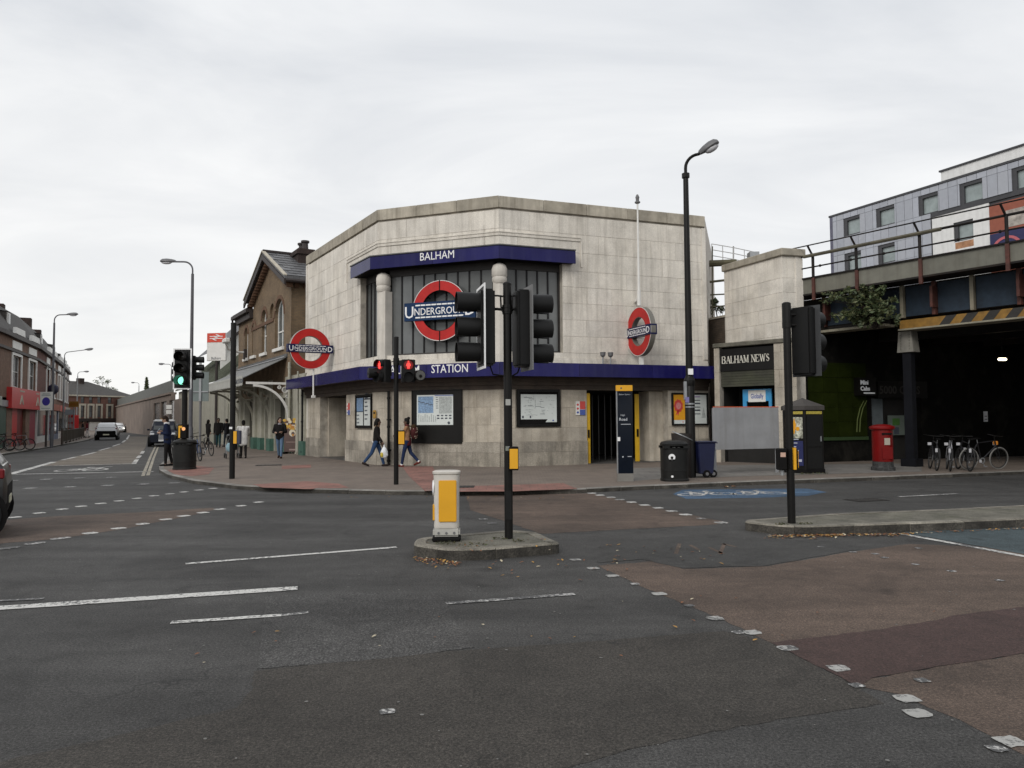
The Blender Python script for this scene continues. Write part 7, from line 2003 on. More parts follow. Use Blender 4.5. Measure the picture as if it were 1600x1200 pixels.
# litter bin
def litter_bin(p, label, h=1.12, r=.36, m=None, rz=0.0, sc=1.0, emblem=True):
    t = thing('litter_bin', label, 'litter bin', p, rz); m = m or mat('black bin plastic', (.010, .010, .0095), spec=.25, rough=.45, var=.25, dirt=.2, dirtcol=(.04, .037, .032))
    n = 24
    def sq(k, r_): a = 2 * math.pi * k / n; c, s_ = math.cos(a), math.sin(a); return (r_ * math.copysign(abs(c) ** .7, c), r_ * math.copysign(abs(s_) ** .7, s_))
    def loft(prof):
        vs = [(*sq(k, r_), z) for r_, z in prof for k in range(n)]
        fs = [(i * n + k, i * n + (k + 1) % n, (i + 1) * n + (k + 1) % n, (i + 1) * n + k) for i in range(len(prof) - 1) for k in range(n)]
        return vs, fs + [tuple(reversed(range(n))), tuple(range((len(prof) - 1) * n, len(prof) * n))]
    MB().add(*loft([(r * 1.03, 0), (r * 1.03, .05), (r * .98, .07), (r, .26), (r * 1.015, .265), (r * 1.015, .285), (r, .29), (r, .80), (r * 1.02, .805), (r * 1.02, .83)])).build('body', m, t, smooth=True)
    MB().add(*loft([(r * .80, .82), (r * .80, h - .13)])).build('throat', m_matt, t)
    pm = MB()
    for k in range(4):
        a = R(45 + 90 * k); pm.cbox((r * 1.05 * math.cos(a), r * 1.05 * math.sin(a), (.83 + h - .13) / 2), (.16, .16, h - .13 - .83))
    pm.build('pillar', m, t)
    MB().add(*loft([(r * 1.02, h - .13), (r * 1.03, h - .08), (r * .9, h - .03), (r * .5, h), (r * .2, h)])).build('lid', m, t, smooth=True)
    for q in range(2):
        a = -.40 + .8 * q
        MB(Matrix.Rotation(a, 4, 'Z')).box((-.085, -r * .83, .85), (.085, -r * .805, h - .16)).build('opening', mat('pale aperture', (.25, .25, .24), rough=.6) if 'pale aperture' not in MATS else MATS['pale aperture'], t)
    if emblem:
        e = MB(); e.disc((-.13, .61), .085, -r * 1.02 - .004, -r * .97, 18); e.cur = 1; e.disc((-.13, .60), .035, -r * 1.02 - .008, -r * 1.02 - .0045, 12); e.box((-.2, -r * 1.02 - .009, .53), (-.06, -r * 1.02 - .0046, .56))
        e.cur = 0; e.disc((-.13, .13), .03, -r * 1.04 - .004, -r * .97, 10)
        e.build('emblem', [m_letter, m_matt], t)
    return t
p = g(1054, 751, .1); p.z = .1
litter_bin(p, 'black rounded litter bin with a white emblem at the foot of the tall lamp', h=1.02, r=.335)
p = g(288, 734, .1); p.z = .1
litter_bin(p + Vector((-.10, .25, 0)), 'scuffed black litter bin in front of the bicycles by the left street', h=1.0, r=.335, emblem=False)
# brown-black bin behind the lamp, blue wheeled bin
p = g(1077, 748, .1); p.z = .1
t = thing('waste_sack_frame', 'dark brown open sack holder between the litter bin and the blue wheeled bin', 'bin', p + Vector((-.05, .5, 0)), 0)
MB().lathe([(.25, 0), (.27, .05), (.29, 1.0), (.30, 1.18), (.27, 1.18), (.26, .9)], 14).build('sack', mat('brown black plastic', (.018, .014, .012), rough=.5, var=.3, bump=.8, bs=14), t, smooth=True)
MB().tube([(.3 * math.cos(a), .3 * math.sin(a), 1.18 - .14 * (math.cos(a) + .6)) for a in [R(200 + 14 * k) for k in range(13)]], .015, 6).build('rim_wire', m_galv, t)
p = g(1099, 745.5, .1); p.z = .1
t = thing('wheeled_bin', 'dark blue wheeled refuse bin behind the tall lamp post', 'wheeled bin', p, R(8))
m_wb = mat('navy bin plastic', (.007, .010, .042), rough=.4, var=.12)
b = MB(); vs = [(-.19, -.24, .1), (.19, -.24, .1), (.19, .24, .1), (-.19, .24, .1), (-.24, -.28, .93), (.25, -.28, .93), (.25, .3, .93), (-.24, .3, .93)]
b.add(vs, [(3, 2, 1, 0), (4, 5, 6, 7), (0, 1, 5, 4), (1, 2, 6, 5), (2, 3, 7, 6), (3, 0, 4, 7)]); b.build('body', m_wb, t, bevel=.02)
MB().box((-.26, -.31, .932), (.27, .32, .965)).build('lid', m_wb, t, bevel=.012); MB().tube([(.27, -.2, .93), (.33, -.2, .92), (.33, .2, .92), (.27, .2, .93)], .014, 6).build('handle', m_wb, t)
for x in (.0, .2): w_ = MB().lathe([(.10, -.02), (.105, .0), (.105, .05), (.10, .07)], 14, (x, -.24 if x < .1 else -.2, .105), 'y').build('wheel', m_matt, t); MB().lathe([(.045, -.03), (.045, -.021)], 10, (x, -.24 if x < .1 else -.2, .105), 'y').build('hub', m_lampgrey, w_)
# poster kiosk with pointed lid
p = g(1268, 740, .1); p.z = .1
t = thing('phone_kiosk', 'black six sided street kiosk with a shallow pointed roof and a poster on one face', 'kiosk', p + Vector((0.0, .55, 0)), R(14))
hK = at(1268, 634, p.y).z - .1
hexp = lambda r_: [(r_ * math.cos(R(60 * k)), r_ * math.sin(R(60 * k))) for k in range(6)]
rK = .60
MB().prism(hexp(rK), 0, hK - .12).build('body', m_black, t, bevel=.012)
MB().prism(hexp(rK * 1.04), 0.0, .12).build('plinth', m_matt, t)
rf = MB(); q = hexp(rK * 1.08); rf.add([(x, y, hK) for x, y in q] + [(x, y, hK - .118) for x, y in q] + [(0, 0, hK + .24)], [(k, (k + 1) % 6, 12) for k in range(6)] + [(6 + k, 6 + (k + 1) % 6, (k + 1) % 6, k) for k in range(6)] + [tuple(6 + k for k in range(5, -1, -1))])
rf.build('roof', mat('kiosk roof brown', (.05, .044, .04), rough=.6, var=.2), t)
h6 = hexp(rK)
for k in range(6):
    a, b = Vector(h6[k]), Vector(h6[(k + 1) % 6]); Fk = Frame(a, b); FkM = Fk.M.copy()
    MB(FkM).box((.04, -.02, hK - .20), (Fk.len - .04, -.001, hK - .13)).build('gold_band', mat('gold print', (.42, .34, .05), rough=.5) if 'gold print' not in MATS else MATS['gold print'], t) if False else None
def kface(k): a, b = Vector(h6[k]), Vector(h6[(k + 1) % 6]); return Frame(a, b)
# outward faces towards the camera: k=3 (left-front), k=4 (front)
for k in (3, 4):
    Fk = kface(k); MB(Fk.M).box((.05, -.02, hK - .235), (Fk.len - .05, -.001, hK - .155)).build('gold_band', mat('gold print', (.40, .32, .05), rough=.5, var=.3, vs=30), t)
Fk = kface(3); L6 = Fk.len
MB(Fk.M).box((.08, -.022, hK * .52), (L6 - .06, -.001, hK - .32)).build('poster', mat('mottled poster print', (.42, .42, .34), rough=.3, var=.75, vs=9, speck=.5, speck_s=14), t)
mb = MB(Fk.M); mb.slab([(.22, hK * .6), (.3, hK * .82), (.36, hK * .72), (.30, hK * .58)], -.027, -.0225); mb.disc((.4, hK * .66), .06, -.0265, -.0225, 10); mb.build('poster_figure', m_orange, t)
MB(Fk.M).box((.08, -.021, .22), (L6 - .06, -.001, hK * .48)).build('info_panel', mat('navy info print', (.02, .025, .10), rough=.4), t)
mb = MB(Fk.M)
for j in range(6): mb.box((.12, -.026, .95 - j * .105), (.12 + .30 * (1 - .12 * (j % 3)), -.0215, .975 - j * .105))
mb.box((.36, -.0262, .33), (.50, -.0215, .40)); mb.build('info_text', mat('pale info print', (.45, .47, .55), rough=.4), t)
Fk = kface(4); MB(Fk.M).box((.06, -.012, .14), (Fk.len - .06, -.001, .72)).box((.06, -.012, .76), (Fk.len - .06, -.001, hK - .26)).build('door_panel', m_visor, t)
MB(Fk.M).box((Fk.len * .80, -.03, .9), (Fk.len * .86, -.0125, 1.05)).build('handle', m_galv, t)
# pillar box
p = g(1380, 735, .1); p.z = .1
t = thing('pillar_box', 'red pillar box on a dark worn base under the edge of the bridge', 'post box', p, 0)
m_pill = mat('pillar box red', (.16, .004, .004), spec=.25, rough=.4, var=.12, dirt=.12)
hP = at(1380, 663, p.y).z - .1
MB().lathe([(.33, 0), (.33, .10), (.29, .12), (.285, .26), (.27, .27)], 20).build('base', mat('worn black base', (.04, .04, .04), rough=.8, var=.6, vs=8, speck=.5, speck_s=20), t)
MB().lathe([(.28, .27), (.285, .3), (.285, hP - .17), (.30, hP - .16), (.345, hP - .14), (.35, hP - .09), (.33, hP - .06), (.20, hP - .01), (.05, hP + .005)], 26).build('body', m_pill, t, smooth=True)
MB().box((-.14, -.30, hP - .30), (.14, -.26, hP - .25)).build('slot', m_matt, t); MB().box((-.08, -.296, hP - .6), (.08, -.27, hP - .4)).build('plate', m_letter if False else mat('collection plate', (.4, .36, .3), rough=.5), t)
MB().box((-.15, -.293, .35), (.15, -.27, hP - .66)).build('door', m_pill, t)
# poster stand with flowers
p = g(458, 709, .1); p.z = .1
t = thing('poster_stand', 'brown poster stand crowned with a picture of yellow flowers left of the side entrance', 'advertising board', p, R(-10))
kk_ = 1155 / p.y; w = 29 / kk_; h = 54 / kk_
m_stand = mat('brown poster', (.085, .050, .042), rough=.5, var=.2, vs=2)
MB().box((-w / 2, -.06, .1), (w / 2, .06, h)).build('board', m_stand, t)
MB().box((-w / 2 + .06, -.3, 0), (-w / 2 + .14, .3, .1)).box((w / 2 - .14, -.3, 0), (w / 2 - .06, .3, .1)).build('foot', m_matt, t)
mb = MB(); random.seed(5)
for k in range(40):
    x, z = random.uniform(-w / 2 + .03, w / 2 - .06), h * random.uniform(.72, 1.0)
    mb.cur = random.choice((0, 0, 1, 2)); r_ = random.uniform(.05, .10); mb.disc((x, z), r_, -.075 - .0006 * k, -.0605, 8, r_ * .8)
for k in range(16):
    x, z = w * random.uniform(.2, .44), h * random.uniform(.42, .72); mb.cur = random.choice((0, 1, 2)); mb.disc((x, z), .07, -.075 - .0006 * k, -.0605, 8)
mb.cur = 1; mb.disc((-w * .02, h * .60), .17, -.067, -.0605, 14); mb.cur = 3; mb.disc((.02, h * .58), .09, -.070, -.0672, 12); mb.cur = 2; mb.disc((.02, h * .54), .06, -.073, -.0702, 10)
mb.build('flowers', [mat('yellow flower print', (.55, .34, .05), rough=.5, var=.3, vs=12), mat('cream flower print', (.6, .54, .42), rough=.5), mat('amber flower print', (.42, .18, .03), rough=.5), m_stand], t)
mb = MB().box((-w * .38, -.066, h * .33), (w * .36, -.0605, h * .345)).box((-w * .2, -.066, h * .10), (w * .42, -.0605, h * .14)); mb.build('print', mat('pale rule', (.3, .22, .2), rough=.5), t)
# litter by the wall
p = g(545, 719, .1)
o = MB(); 
for k in range(9):
    a = random.uniform(0, 6.28); o.add([(p.x + random.uniform(-.3, .3), p.y + random.uniform(-.1, .1), .105 + random.uniform(0, .08)) for _ in range(3)], [(0, 1, 2)])
tag(o.build('crumpled_litter', mat('crumpled paper', (.35, .37, .36), rough=.7)), 'crumpled pale litter at the foot of the wall beside the left entrance', 'litter')
# left footway: guard rail, sandwich board, planter
g0, g1 = g(97, 694.5, .1), g(131, 684, .1)
t = thing('guard_rail', 'dark pedestrian guard rail along the left kerb', 'railing', (g0.x, g0.y, .1), math.atan2((g1 - g0).y, (g1 - g0).x))
Lg = (g1 - g0).length; mb = MB(); mb.tube([(0, 0, 1.0), (Lg, 0, 1.0)], .03, 6).tube([(0, 0, .15), (Lg, 0, .15)], .03, 6)
for k in range(int(Lg / .13)): mb.tube([(k * .13, 0, .15), (k * .13, 0, 1.0)], .012, 4)
mb.build('rail_panel', mat('brown rail paint', (.06, .05, .04), rough=.6), t)
for k in range(8): MB().tube([(k * Lg / 7, 0, 0), (k * Lg / 7, 0, 1.15 if k < 3 else 1.05)], .08 if k < 3 else .05, 8).build('post', MATS['brown rail paint'], t)
p = g(45, 691, .1); t = thing('sandwich_board', 'white sandwich board on the footway outside the red shop', 'sign', (p.x, p.y, .1), R(-20)); MB().add([(-.42, -.3, 0), (.42, -.3, 0), (.42, 0, 1.05), (-.42, 0, 1.05), (-.42, .3, 0), (.42, .3, 0)], [(0, 1, 2, 3), (3, 2, 5, 4), (0, 3, 4), (1, 5, 2)]).build('board', m_white, t); MB().box((-.3, -.26, .5), (.3, -.18, .52)).build('print', m_ink, t)
p = g(57, 690, .1); t = thing('planter', 'dark square planter beside the white sandwich board', 'planter', (p.x, p.y, .1), R(-20)); MB().prism([(-.4, -.4), (.4, -.4), (.4, .4), (-.4, .4)], 0, .75).build('tub', m_gutter, t, bevel=.03); MB().ball((0, 0, .78), (.36, .36, .18), 8, 4).build('soil', m_matt, t)
p = g(114.5, 684, .1); t = thing('red_cabinet', 'red cabinet with white panels standing on the far left footway', 'cabinet', (p.x, p.y, .1), R(-25)); MB().box((-.4, -.3, 0), (.4, .3, 2.3)).build('case', m_shopred, t, bevel=.03)
for k in range(3): MB().box((-.3, -.315, .35 + k * .62), (.3, -.301, .80 + k * .62)).build('panel', mat('pink white panel', (.5, .35, .35), rough=.5), t)
# ------------------------------------------------------------------ vehicles
m_tyre = mat('tyre rubber', (.014, .014, .014), rough=.85, var=.15)
m_rim = mat('alloy', (.42, .42, .43), rough=.35, metal=.7, var=.1)
m_cglass = mat('car glass', (.025, .03, .032), rough=.05, var=0, spec=.8)
m_tail = mat('tail light red', (.16, .008, .010), rough=.2, var=0)
m_head_l = mat('head light', (.7, .72, .75), rough=.1, var=0)
m_plate = mat('number plate', (.62, .60, .45), rough=.4, var=0)
def wheel(parent, x, y, r, side, spokes=5):
    w = MB(); w.lathe([(r * .66, -.10), (r * .93, -.11), (r, -.07), (r, .07), (r * .93, .11), (r * .66, .10)], 28, (x, y, r), 'y'); o = w.build('wheel', m_tyre, parent, smooth=True)
    rm = MB(); yy = y + side * .085
    rm.lathe([(r * .66, -.02), (r * .68, 0), (r * .62, .015), (r * .58, -.02)] if side > 0 else [(r * .66, .02), (r * .68, 0), (r * .62, -.015), (r * .58, .02)], 24, (x, yy, r), 'y')
    for k in range(spokes):
        a = 2 * math.pi * k / spokes + .3
        for da in (-.16, .16):
            p0 = Vector((x + r * .10 * math.cos(a + da * 3), yy + side * .008, r + r * .10 * math.sin(a + da * 3))); p1 = Vector((x + r * .63 * math.cos(a + da), yy, r + r * .63 * math.sin(a + da)))
            rm.tube([p0, p1], r * .055, 6)
    rm.lathe([(r * .16, -.015), (r * .16, .02)], 12, (x, yy, r), 'y')
    rm.build('rim', m_rim, o, smooth=True)
    MB().lathe([(r * .60, -.005), (r * .60, .005)], 20, (x, yy - side * .05, r), 'y').build('brake_disc', m_matt, o)
def car(name, label, cat, loc, yaw, st, ws, body_m, wheels=((-1.25, .32), (1.25, .32)), roof_m=None, clad=None, glow=False, low_m=None):
    t = thing(name, label, cat, loc, yaw)
    rings = []
    for (x, zb, zl, hw, zt, ht) in st:
        zt = max(zt, zl + .02)
        rings.append([(x, -hw * .90, zb), (x, -hw * .985, zb + .10), (x, -hw, (zb + zl) * .55), (x, -hw * .97, zl), (x, -ht, zt - .05 * min(1, (zt - zl) * 4)), (x, -ht * .82, zt),
                      (x, ht * .82, zt), (x, ht, zt - .05 * min(1, (zt - zl) * 4)), (x, hw * .97, zl), (x, hw, (zb + zl) * .55), (x, hw * .985, zb + .10), (x, hw * .90, zb)])
    b = MB(); n = 12
    vs = [v for r_ in rings for v in r_]
    for i in range(len(rings) - 1):
        for k in range(n):
            b.cur = 1 if (low_m and k in (0, 10, 11)) else 0
            b.add([rings[i][k], rings[i + 1][k], rings[i + 1][(k + 1) % n], rings[i][(k + 1) % n]], [(0, 1, 2, 3)])
    b.cur = 1 if low_m else 0
    b.add(rings[0], [tuple(range(n))]); b.add(rings[-1], [tuple(reversed(range(n)))])
    bo = b.build('body', [body_m, low_m or body_m], t, smooth=False)
    bm = bmesh.new(); bm.from_mesh(bo.data); bmesh.ops.remove_doubles(bm, verts=bm.verts, dist=.0005); bmesh.ops.recalc_face_normals(bm, faces=bm.faces); bm.to_mesh(bo.data); bm.free()
    bo.data.polygons.foreach_set('use_smooth', [True] * len(bo.data.polygons))
    try: bo.data.set_sharp_from_angle(angle=R(32))
    except Exception: pass
    def V(i, k): return Vector(rings[i][k])
    for (i, j) in ws['side']:
        for ks in ((3, 4), (8, 7)):
            q = [V(i, ks[0]), V(j, ks[0]), V(j, ks[1]), V(i, ks[1])]; c = sum(q, Vector()) / 4; out = Vector((0, -1 if ks[0] == 3 else 1, .3)).normalized() * .012
            q = [c + (p - c) * .90 + out for p in q]; MB().quad(*q).build('window', m_cglass, t)
    for (i, j) in ws['screen']:
        q = [V(i, 4), V(j, 4), V(j, 7), V(i, 7)]; c = sum(q, Vector()) / 4
        nn = (q[1] - q[0]).cross(q[3] - q[0]).normalized();
        if nn.z < 0: nn = -nn
        q = [c + (p - c) * .90 + nn * .02 for p in q]; MB().quad(*q).build('windscreen', m_cglass, t)
    hw = max(s[3] for s in st)
    for (x, r_) in wheels:
        for sd in (-1, 1):
            MB().lathe([(r_ * 1.22, -.004), (r_ * 1.22, .006)], 24, (x, sd * (hw - .005), r_ * 1.02), 'y').build('wheel_arch', clad or m_matt, t)
            wheel(t, x, sd * (hw - .07), r_, sd)
    x0, x1 = st[0][0], st[-1][0]
    for sd in (-1, 1):
        MB().cbox((x0 + .10, sd * (st[1][3] - .07), st[1][2] - .04), (.13, .15, .15)).build('tail_light', m_tail, t, bevel=.02)
        MB().cbox((x1 - .12, sd * (st[-2][3] - .16), st[-2][2] - .10), (.22, .28, .15)).build('headlight', m_head_l if not glow else mat('lit headlight', (.9, .9, .85), emit=((1, .95, .85), 2.2)) if 'lit headlight' not in MATS and glow else (MATS['lit headlight'] if glow else m_head_l), t, bevel=.03)
        MB().cbox((st[-4][0] - .1, sd * (hw + .08), st[-4][2] + .08), (.14, .16, .13)).build('door_mirror', body_m, t, bevel=.03)
    MB().cbox((x0 - .004, 0, .52), (.02, .5, .11)).build('number_plate', m_plate, t); MB().cbox((x1 + .004, 0, .42), (.02, .5, .11)).build('number_plate', m_letter, t)
    return t
HATCH = [(-1.95, .42, .72, .74, .76, .70), (-1.90, .28, .98, .83, 1.02, .76), (-1.72, .22, 1.02, .86, 1.30, .64), (-1.45, .2, 1.0, .87, 1.46, .64), (-.2, .2, .96, .88, 1.51, .65), (.45, .2, .94, .88, 1.44, .63), (1.20, .2, .92, .86, .98, .72), (1.78, .22, .74, .82, .80, .68), (1.93, .36, .58, .72, .62, .6)]
HW = {'side': [(2, 4), (4, 6)], 'screen': [(1, 3), (5, 6)]}
m_cdark = mat('dark car paint', (.008, .008, .009), rough=.3, var=.05, coat=.25)
m_cwhite = mat('white car paint', (.62, .63, .64), rough=.25, var=.04, coat=.6)
m_csilv = mat('silver car paint', (.58, .59, .60), rough=.3, metal=.1, var=.05, coat=.5)
m_cblue = mat('dark blue cab paint', (.006, .009, .02), rough=.3, var=.05, coat=.1, spec=.25)
# nearest car, only its tail in frame
w_ = g(-43, 844)
yaw = math.atan2(-.52, -.85)
wl_loc = Vector((w_.x, w_.y, 0)) - Matrix.Rotation(yaw, 3, 'Z') @ Vector((-1.55, .80, 0))
car('parked_car', 'tail of a dark hatchback with a white roof leaving the picture at the left edge', 'car', wl_loc, yaw, HATCH, HW, m_cdark, wheels=((-1.55, .345), (1.25, .345)), low_m=m_matt)
# black cab
p = g(252, 698); CAB = [(-2.2, .4, .8, .78, .84, .7), (-2.15, .25, 1.05, .85, 1.1, .74), (-1.9, .2, 1.06, .88, 1.64, .66), (-1.6, .2, 1.05, .88, 1.76, .66), (-.1, .2, 1.05, .89, 1.79, .67), (.45, .2, 1.05, .88, 1.72, .64), (.95, .2, 1.04, .86, 1.10, .70), (1.9, .22, .95, .80, 1.0, .62), (2.15, .3, .75, .74, .80, .6)]
t = car('taxi_cab', 'dark blue London cab, sky reflection painted white on its roof, coming up the left street', 'taxi', (p.x - .75, p.y + 2.0, 0), math.atan2(-.92, .38), CAB, {'side': [(2, 4), (4, 6)], 'screen': [(1, 3), (5, 6)]}, m_cblue, wheels=((-1.35, .33), (1.4, .33)))
MB().cbox((.1, 0, 1.84), (.16, .5, .13)).build('roof_sign', m_haz_y, t, bevel=.03); MB().cbox((2.1, 0, .62), (.10, .5, .36)).build('grille', m_rim, t); MB().box((-1.75, -.66, 1.64), (.5, .66, 1.83)).build('roof_panel', m_cwhite, t, bevel=.06, seg=2)  # white box on top paints the sky's reflection onto the cab roof
p = g(161, 684); t = car('parked_car', 'silver and black crossover seen from behind going away along the left street', 'car', (p.x * .86 - .7, p.y * .86 + 2.0, 0), math.atan2(.9, -.43), [(x, zb + .05, zl + .12, hw + .04, zt + .1, ht + .03) for x, zb, zl, hw, zt, ht in HATCH], HW, m_csilv, low_m=m_matt, wheels=((-1.25, .35), (1.25, .35)))
MB().cbox((-1.98, 0, .78), (.03, 1.5, .14)).build('tail_trim', m_matt, t)
p = at(185, 672, 118); car('oncoming_car', 'small white car far down the left street with its headlight lit', 'car', (p.x, p.y, 0), math.atan2(-.86, .5), HATCH, HW, m_cwhite, glow=True)

# ------------------------------------------------------------------ bicycles
m_spoke = mat('dull bike rim', (.05, .05, .05), rough=.5, metal=.5, var=.1)
def bicycle(label, p, yaw, frame_m, lean=.0, tyre_m=None, group=None, steer=0.0):
    t = thing('bicycle', label, 'bicycle', p, yaw, group)
    Ml = Matrix.Rotation(lean, 4, 'X')
    r = .335; tyre_m = tyre_m or m_tyre
    for x in (-.52, .53):
        w = MB(Ml); n = 26; vs = []; fs = []
        for k in range(n):
            a = 2 * math.pi * k / n
            for q in range(6):
                b = 2 * math.pi * q / 6; rr = r - .02 + .02 * math.cos(b); vs.append((x + rr * math.cos(a), .02 * math.sin(b), r + rr * math.sin(a)))
        for k in range(n):
            for q in range(6): fs.append((k * 6 + q, k * 6 + (q + 1) % 6, ((k + 1) % n) * 6 + (q + 1) % 6, ((k + 1) % n) * 6 + q))
        w.add(vs, fs); wo = w.build('wheel', tyre_m, t, smooth=True)
        s = MB(Ml); s.ring((x, r), r - .055, r - .036, -.012, .012, 24)
        for k in range(14): a = 2 * math.pi * k / 14; s.tube([(x + .03 * math.cos(a + .8), 0, r + .03 * math.sin(a + .8)), (x + (r - .045) * math.cos(a), 0, r + (r - .045) * math.sin(a))], .0022, 3, cap=False)
        s.lathe([(.025, -.04), (.025, .04)], 8, (x, 0, r), 'y'); s.build('spokes', m_spoke, wo)
    f = MB(Ml); bb = (-.08, 0, .28); st_ = (-.24, 0, .80); hd = (.36, 0, .86); hb = (.40, 0, .70)
    f.tube([bb, st_], .017, 6).tube([st_, hd], .016, 6).tube([bb, hb], .019, 6).tube([hd, hb], .02, 6)
    for y in (-.05, .05): f.tube([bb, (-.52, y, r)], .010, 5).tube([st_, (-.52, y, r)], .009, 5).tube([hb, (.42, y, .66), (.53, y, r)], .012, 5)
    f.build('frame', frame_m, t, smooth=True)
    MB(Ml).tube([st_, (-.275, 0, .92)], .013, 6).build('seat_post', m_galv, t)
    MB(Ml).add([(-.42, -.07, .94), (-.42, .07, .94), (-.25, .05, .95), (-.13, .02, .945), (-.13, -.02, .945), (-.25, -.05, .95), (-.40, -.04, .90), (-.40, .04, .90), (-.14, 0, .92)], [(0, 5, 2, 1), (5, 4, 3, 2), (0, 6, 8, 4, 5), (1, 2, 3, 8, 7), (0, 1, 7, 6), (6, 7, 8), (4, 8, 3)]).build('saddle', m_matt, t)
    MB(Ml).tube([hd, (.335, 0, .98), (.40, 0, 1.0)], .015, 6).tube([(.36, -.27, 1.02), (.41, -.1, 1.0), (.41, .1, 1.0), (.36, .27, 1.02)], .012, 6).build('handlebar', m_black, t)
    MB(Ml).ring((-.08, .28), .06, .09, -.05, -.042, 14).tube([(-.08, -.06, .28), (-.02, -.06, .12)], .010, 5).tube([(-.08, .06, .28), (-.14, .06, .44)], .010, 5).box((-.06, -.14, .11), (.02, -.06, .13)).build('chainset', m_galv, t)
    return t
m_bk = [mat('black bike paint', (.012, .012, .014), rough=.3, var=.05), mat('blue bike paint', (.03, .06, .16), rough=.3, var=.05), mat('maroon bike paint', (.09, .012, .03), rough=.3, var=.05), mat('silver bike paint', (.3, .3, .32), rough=.3, metal=.4, var=.05)]
gw = mat('whitewall tyre', (.17, .165, .155), rough=.6, var=.1)
gl = 'bicycles locked by the left street'
for k, (px, py, yw, lab, mm, ty) in enumerate(((307, 720, -52, 'blue bicycle right of the scuffed litter bin', 1, None), (324, 712, -48, 'dark bicycle leaning furthest right in the rack by the left street', 0, None), (270, 722, -60, 'black bicycle behind the man in the navy suit', 0, gw), (300, 709, -48, 'silver bicycle at the back of the rack by the left street', 3, None))):
    p = g(px, py, .1); bicycle(lab, p, R(yw), m_bk[mm], lean=R(5), tyre_m=ty, group=gl)
gl = 'bicycles on the left footway'
for k, (px, py, yw, lab, mm) in enumerate(((-2, 705, 12, 'maroon bicycle at the left edge of the picture', 2), (14, 704, 16, 'black bicycle on the left footway, the middle one of three', 0), (31, 703, 8, 'thin wheeled bicycle nearest the kerb on the left footway', 3))):
    p = g(px, py, .1); bicycle(lab, p, R(yw), m_bk[mm], lean=R(7), group=gl)
gl = 'bicycles parked under the railway bridge'
for k, (px, py, yw, lab, mm, ty) in enumerate(((1536, 734, 12, 'bicycle with a pale front tyre at the right end under the bridge', 0, gw), (1458, 734, 70, 'dark bicycle nearest the steel column under the bridge', 0, None), (1482, 735, 64, 'bicycle with white reflectors in the dark under the bridge', 3, None), (1506, 735, 75, 'black bicycle left of the one with the pale tyre', 0, None))):
    p = g(px, py, .1); t = bicycle(lab, p, R(yw), m_bk[mm], lean=R(6), tyre_m=ty, group=gl)
    MB().box((.42, -.05, .72), (.45, .05, .80)).box((-.62, -.03, .55), (-.60, .03, .66)).box((-.2, -.1, .22), (-.13, -.08, .30)).build('reflector', mat('reflector white', (.45, .45, .47), rough=.3), t)
    if k == 0: MB().cbox((.47, 0, .78), (.12, .10, .12)).build('lamp', mat('amber reflector', (.6, .22, .03), rough=.3), t, bevel=.02)

# ------------------------------------------------------------------ people
m_skin_d = mat('dark skin', (.10, .055, .035), rough=.5, var=.06); m_skin = mat('light brown skin', (.34, .21, .15), rough=.5, var=.06)
m_hair = mat('black hair', (.008, .007, .006), spec=.12, rough=.6, var=.3, bump=.5, bs=80); m_hairb = mat('dark brown hair', (.022, .013, .009), spec=.12, rough=.6, var=.3, bump=.5, bs=80)
cl = {}
def cloth(name, col, **k):
    if name not in cl: cl[name] = mat(name, col, rough=.9, spec=.12, bump=.4, bs=18, var=.22, vs=5, **k)
    return cl[name]
def capsules(mb, segs):
    """segs: (p, q, r0, r1) tapered limbs with round ends"""
    for p, q, r0, r1 in segs:
        p, q = Vector(p), Vector(q); L = (q - p).length; t = (q - p) / max(L, 1e-6)
        pts, rs = [], []
        for a in (90, 60, 30): pts.append(p - t * r0 * math.sin(R(a))); rs.append(max(r0 * math.cos(R(a)), 1e-4))
        pts.append(p); rs.append(r0); pts.append(q); rs.append(r1)
        for a in (30, 60, 90): pts.append(q + t * r1 * math.sin(R(a))); rs.append(max(r1 * math.cos(R(a)), 1e-4))
        mb.tube(pts, rs, 10)
def soft(o, vox, it=4):
    m = o.modifiers.new('remesh', 'REMESH'); m.mode = 'VOXEL'; m.voxel_size = vox; m.use_smooth_shade = True
    s = o.modifiers.new('smooth', 'SMOOTH'); s.factor = .5; s.iterations = it
    return o
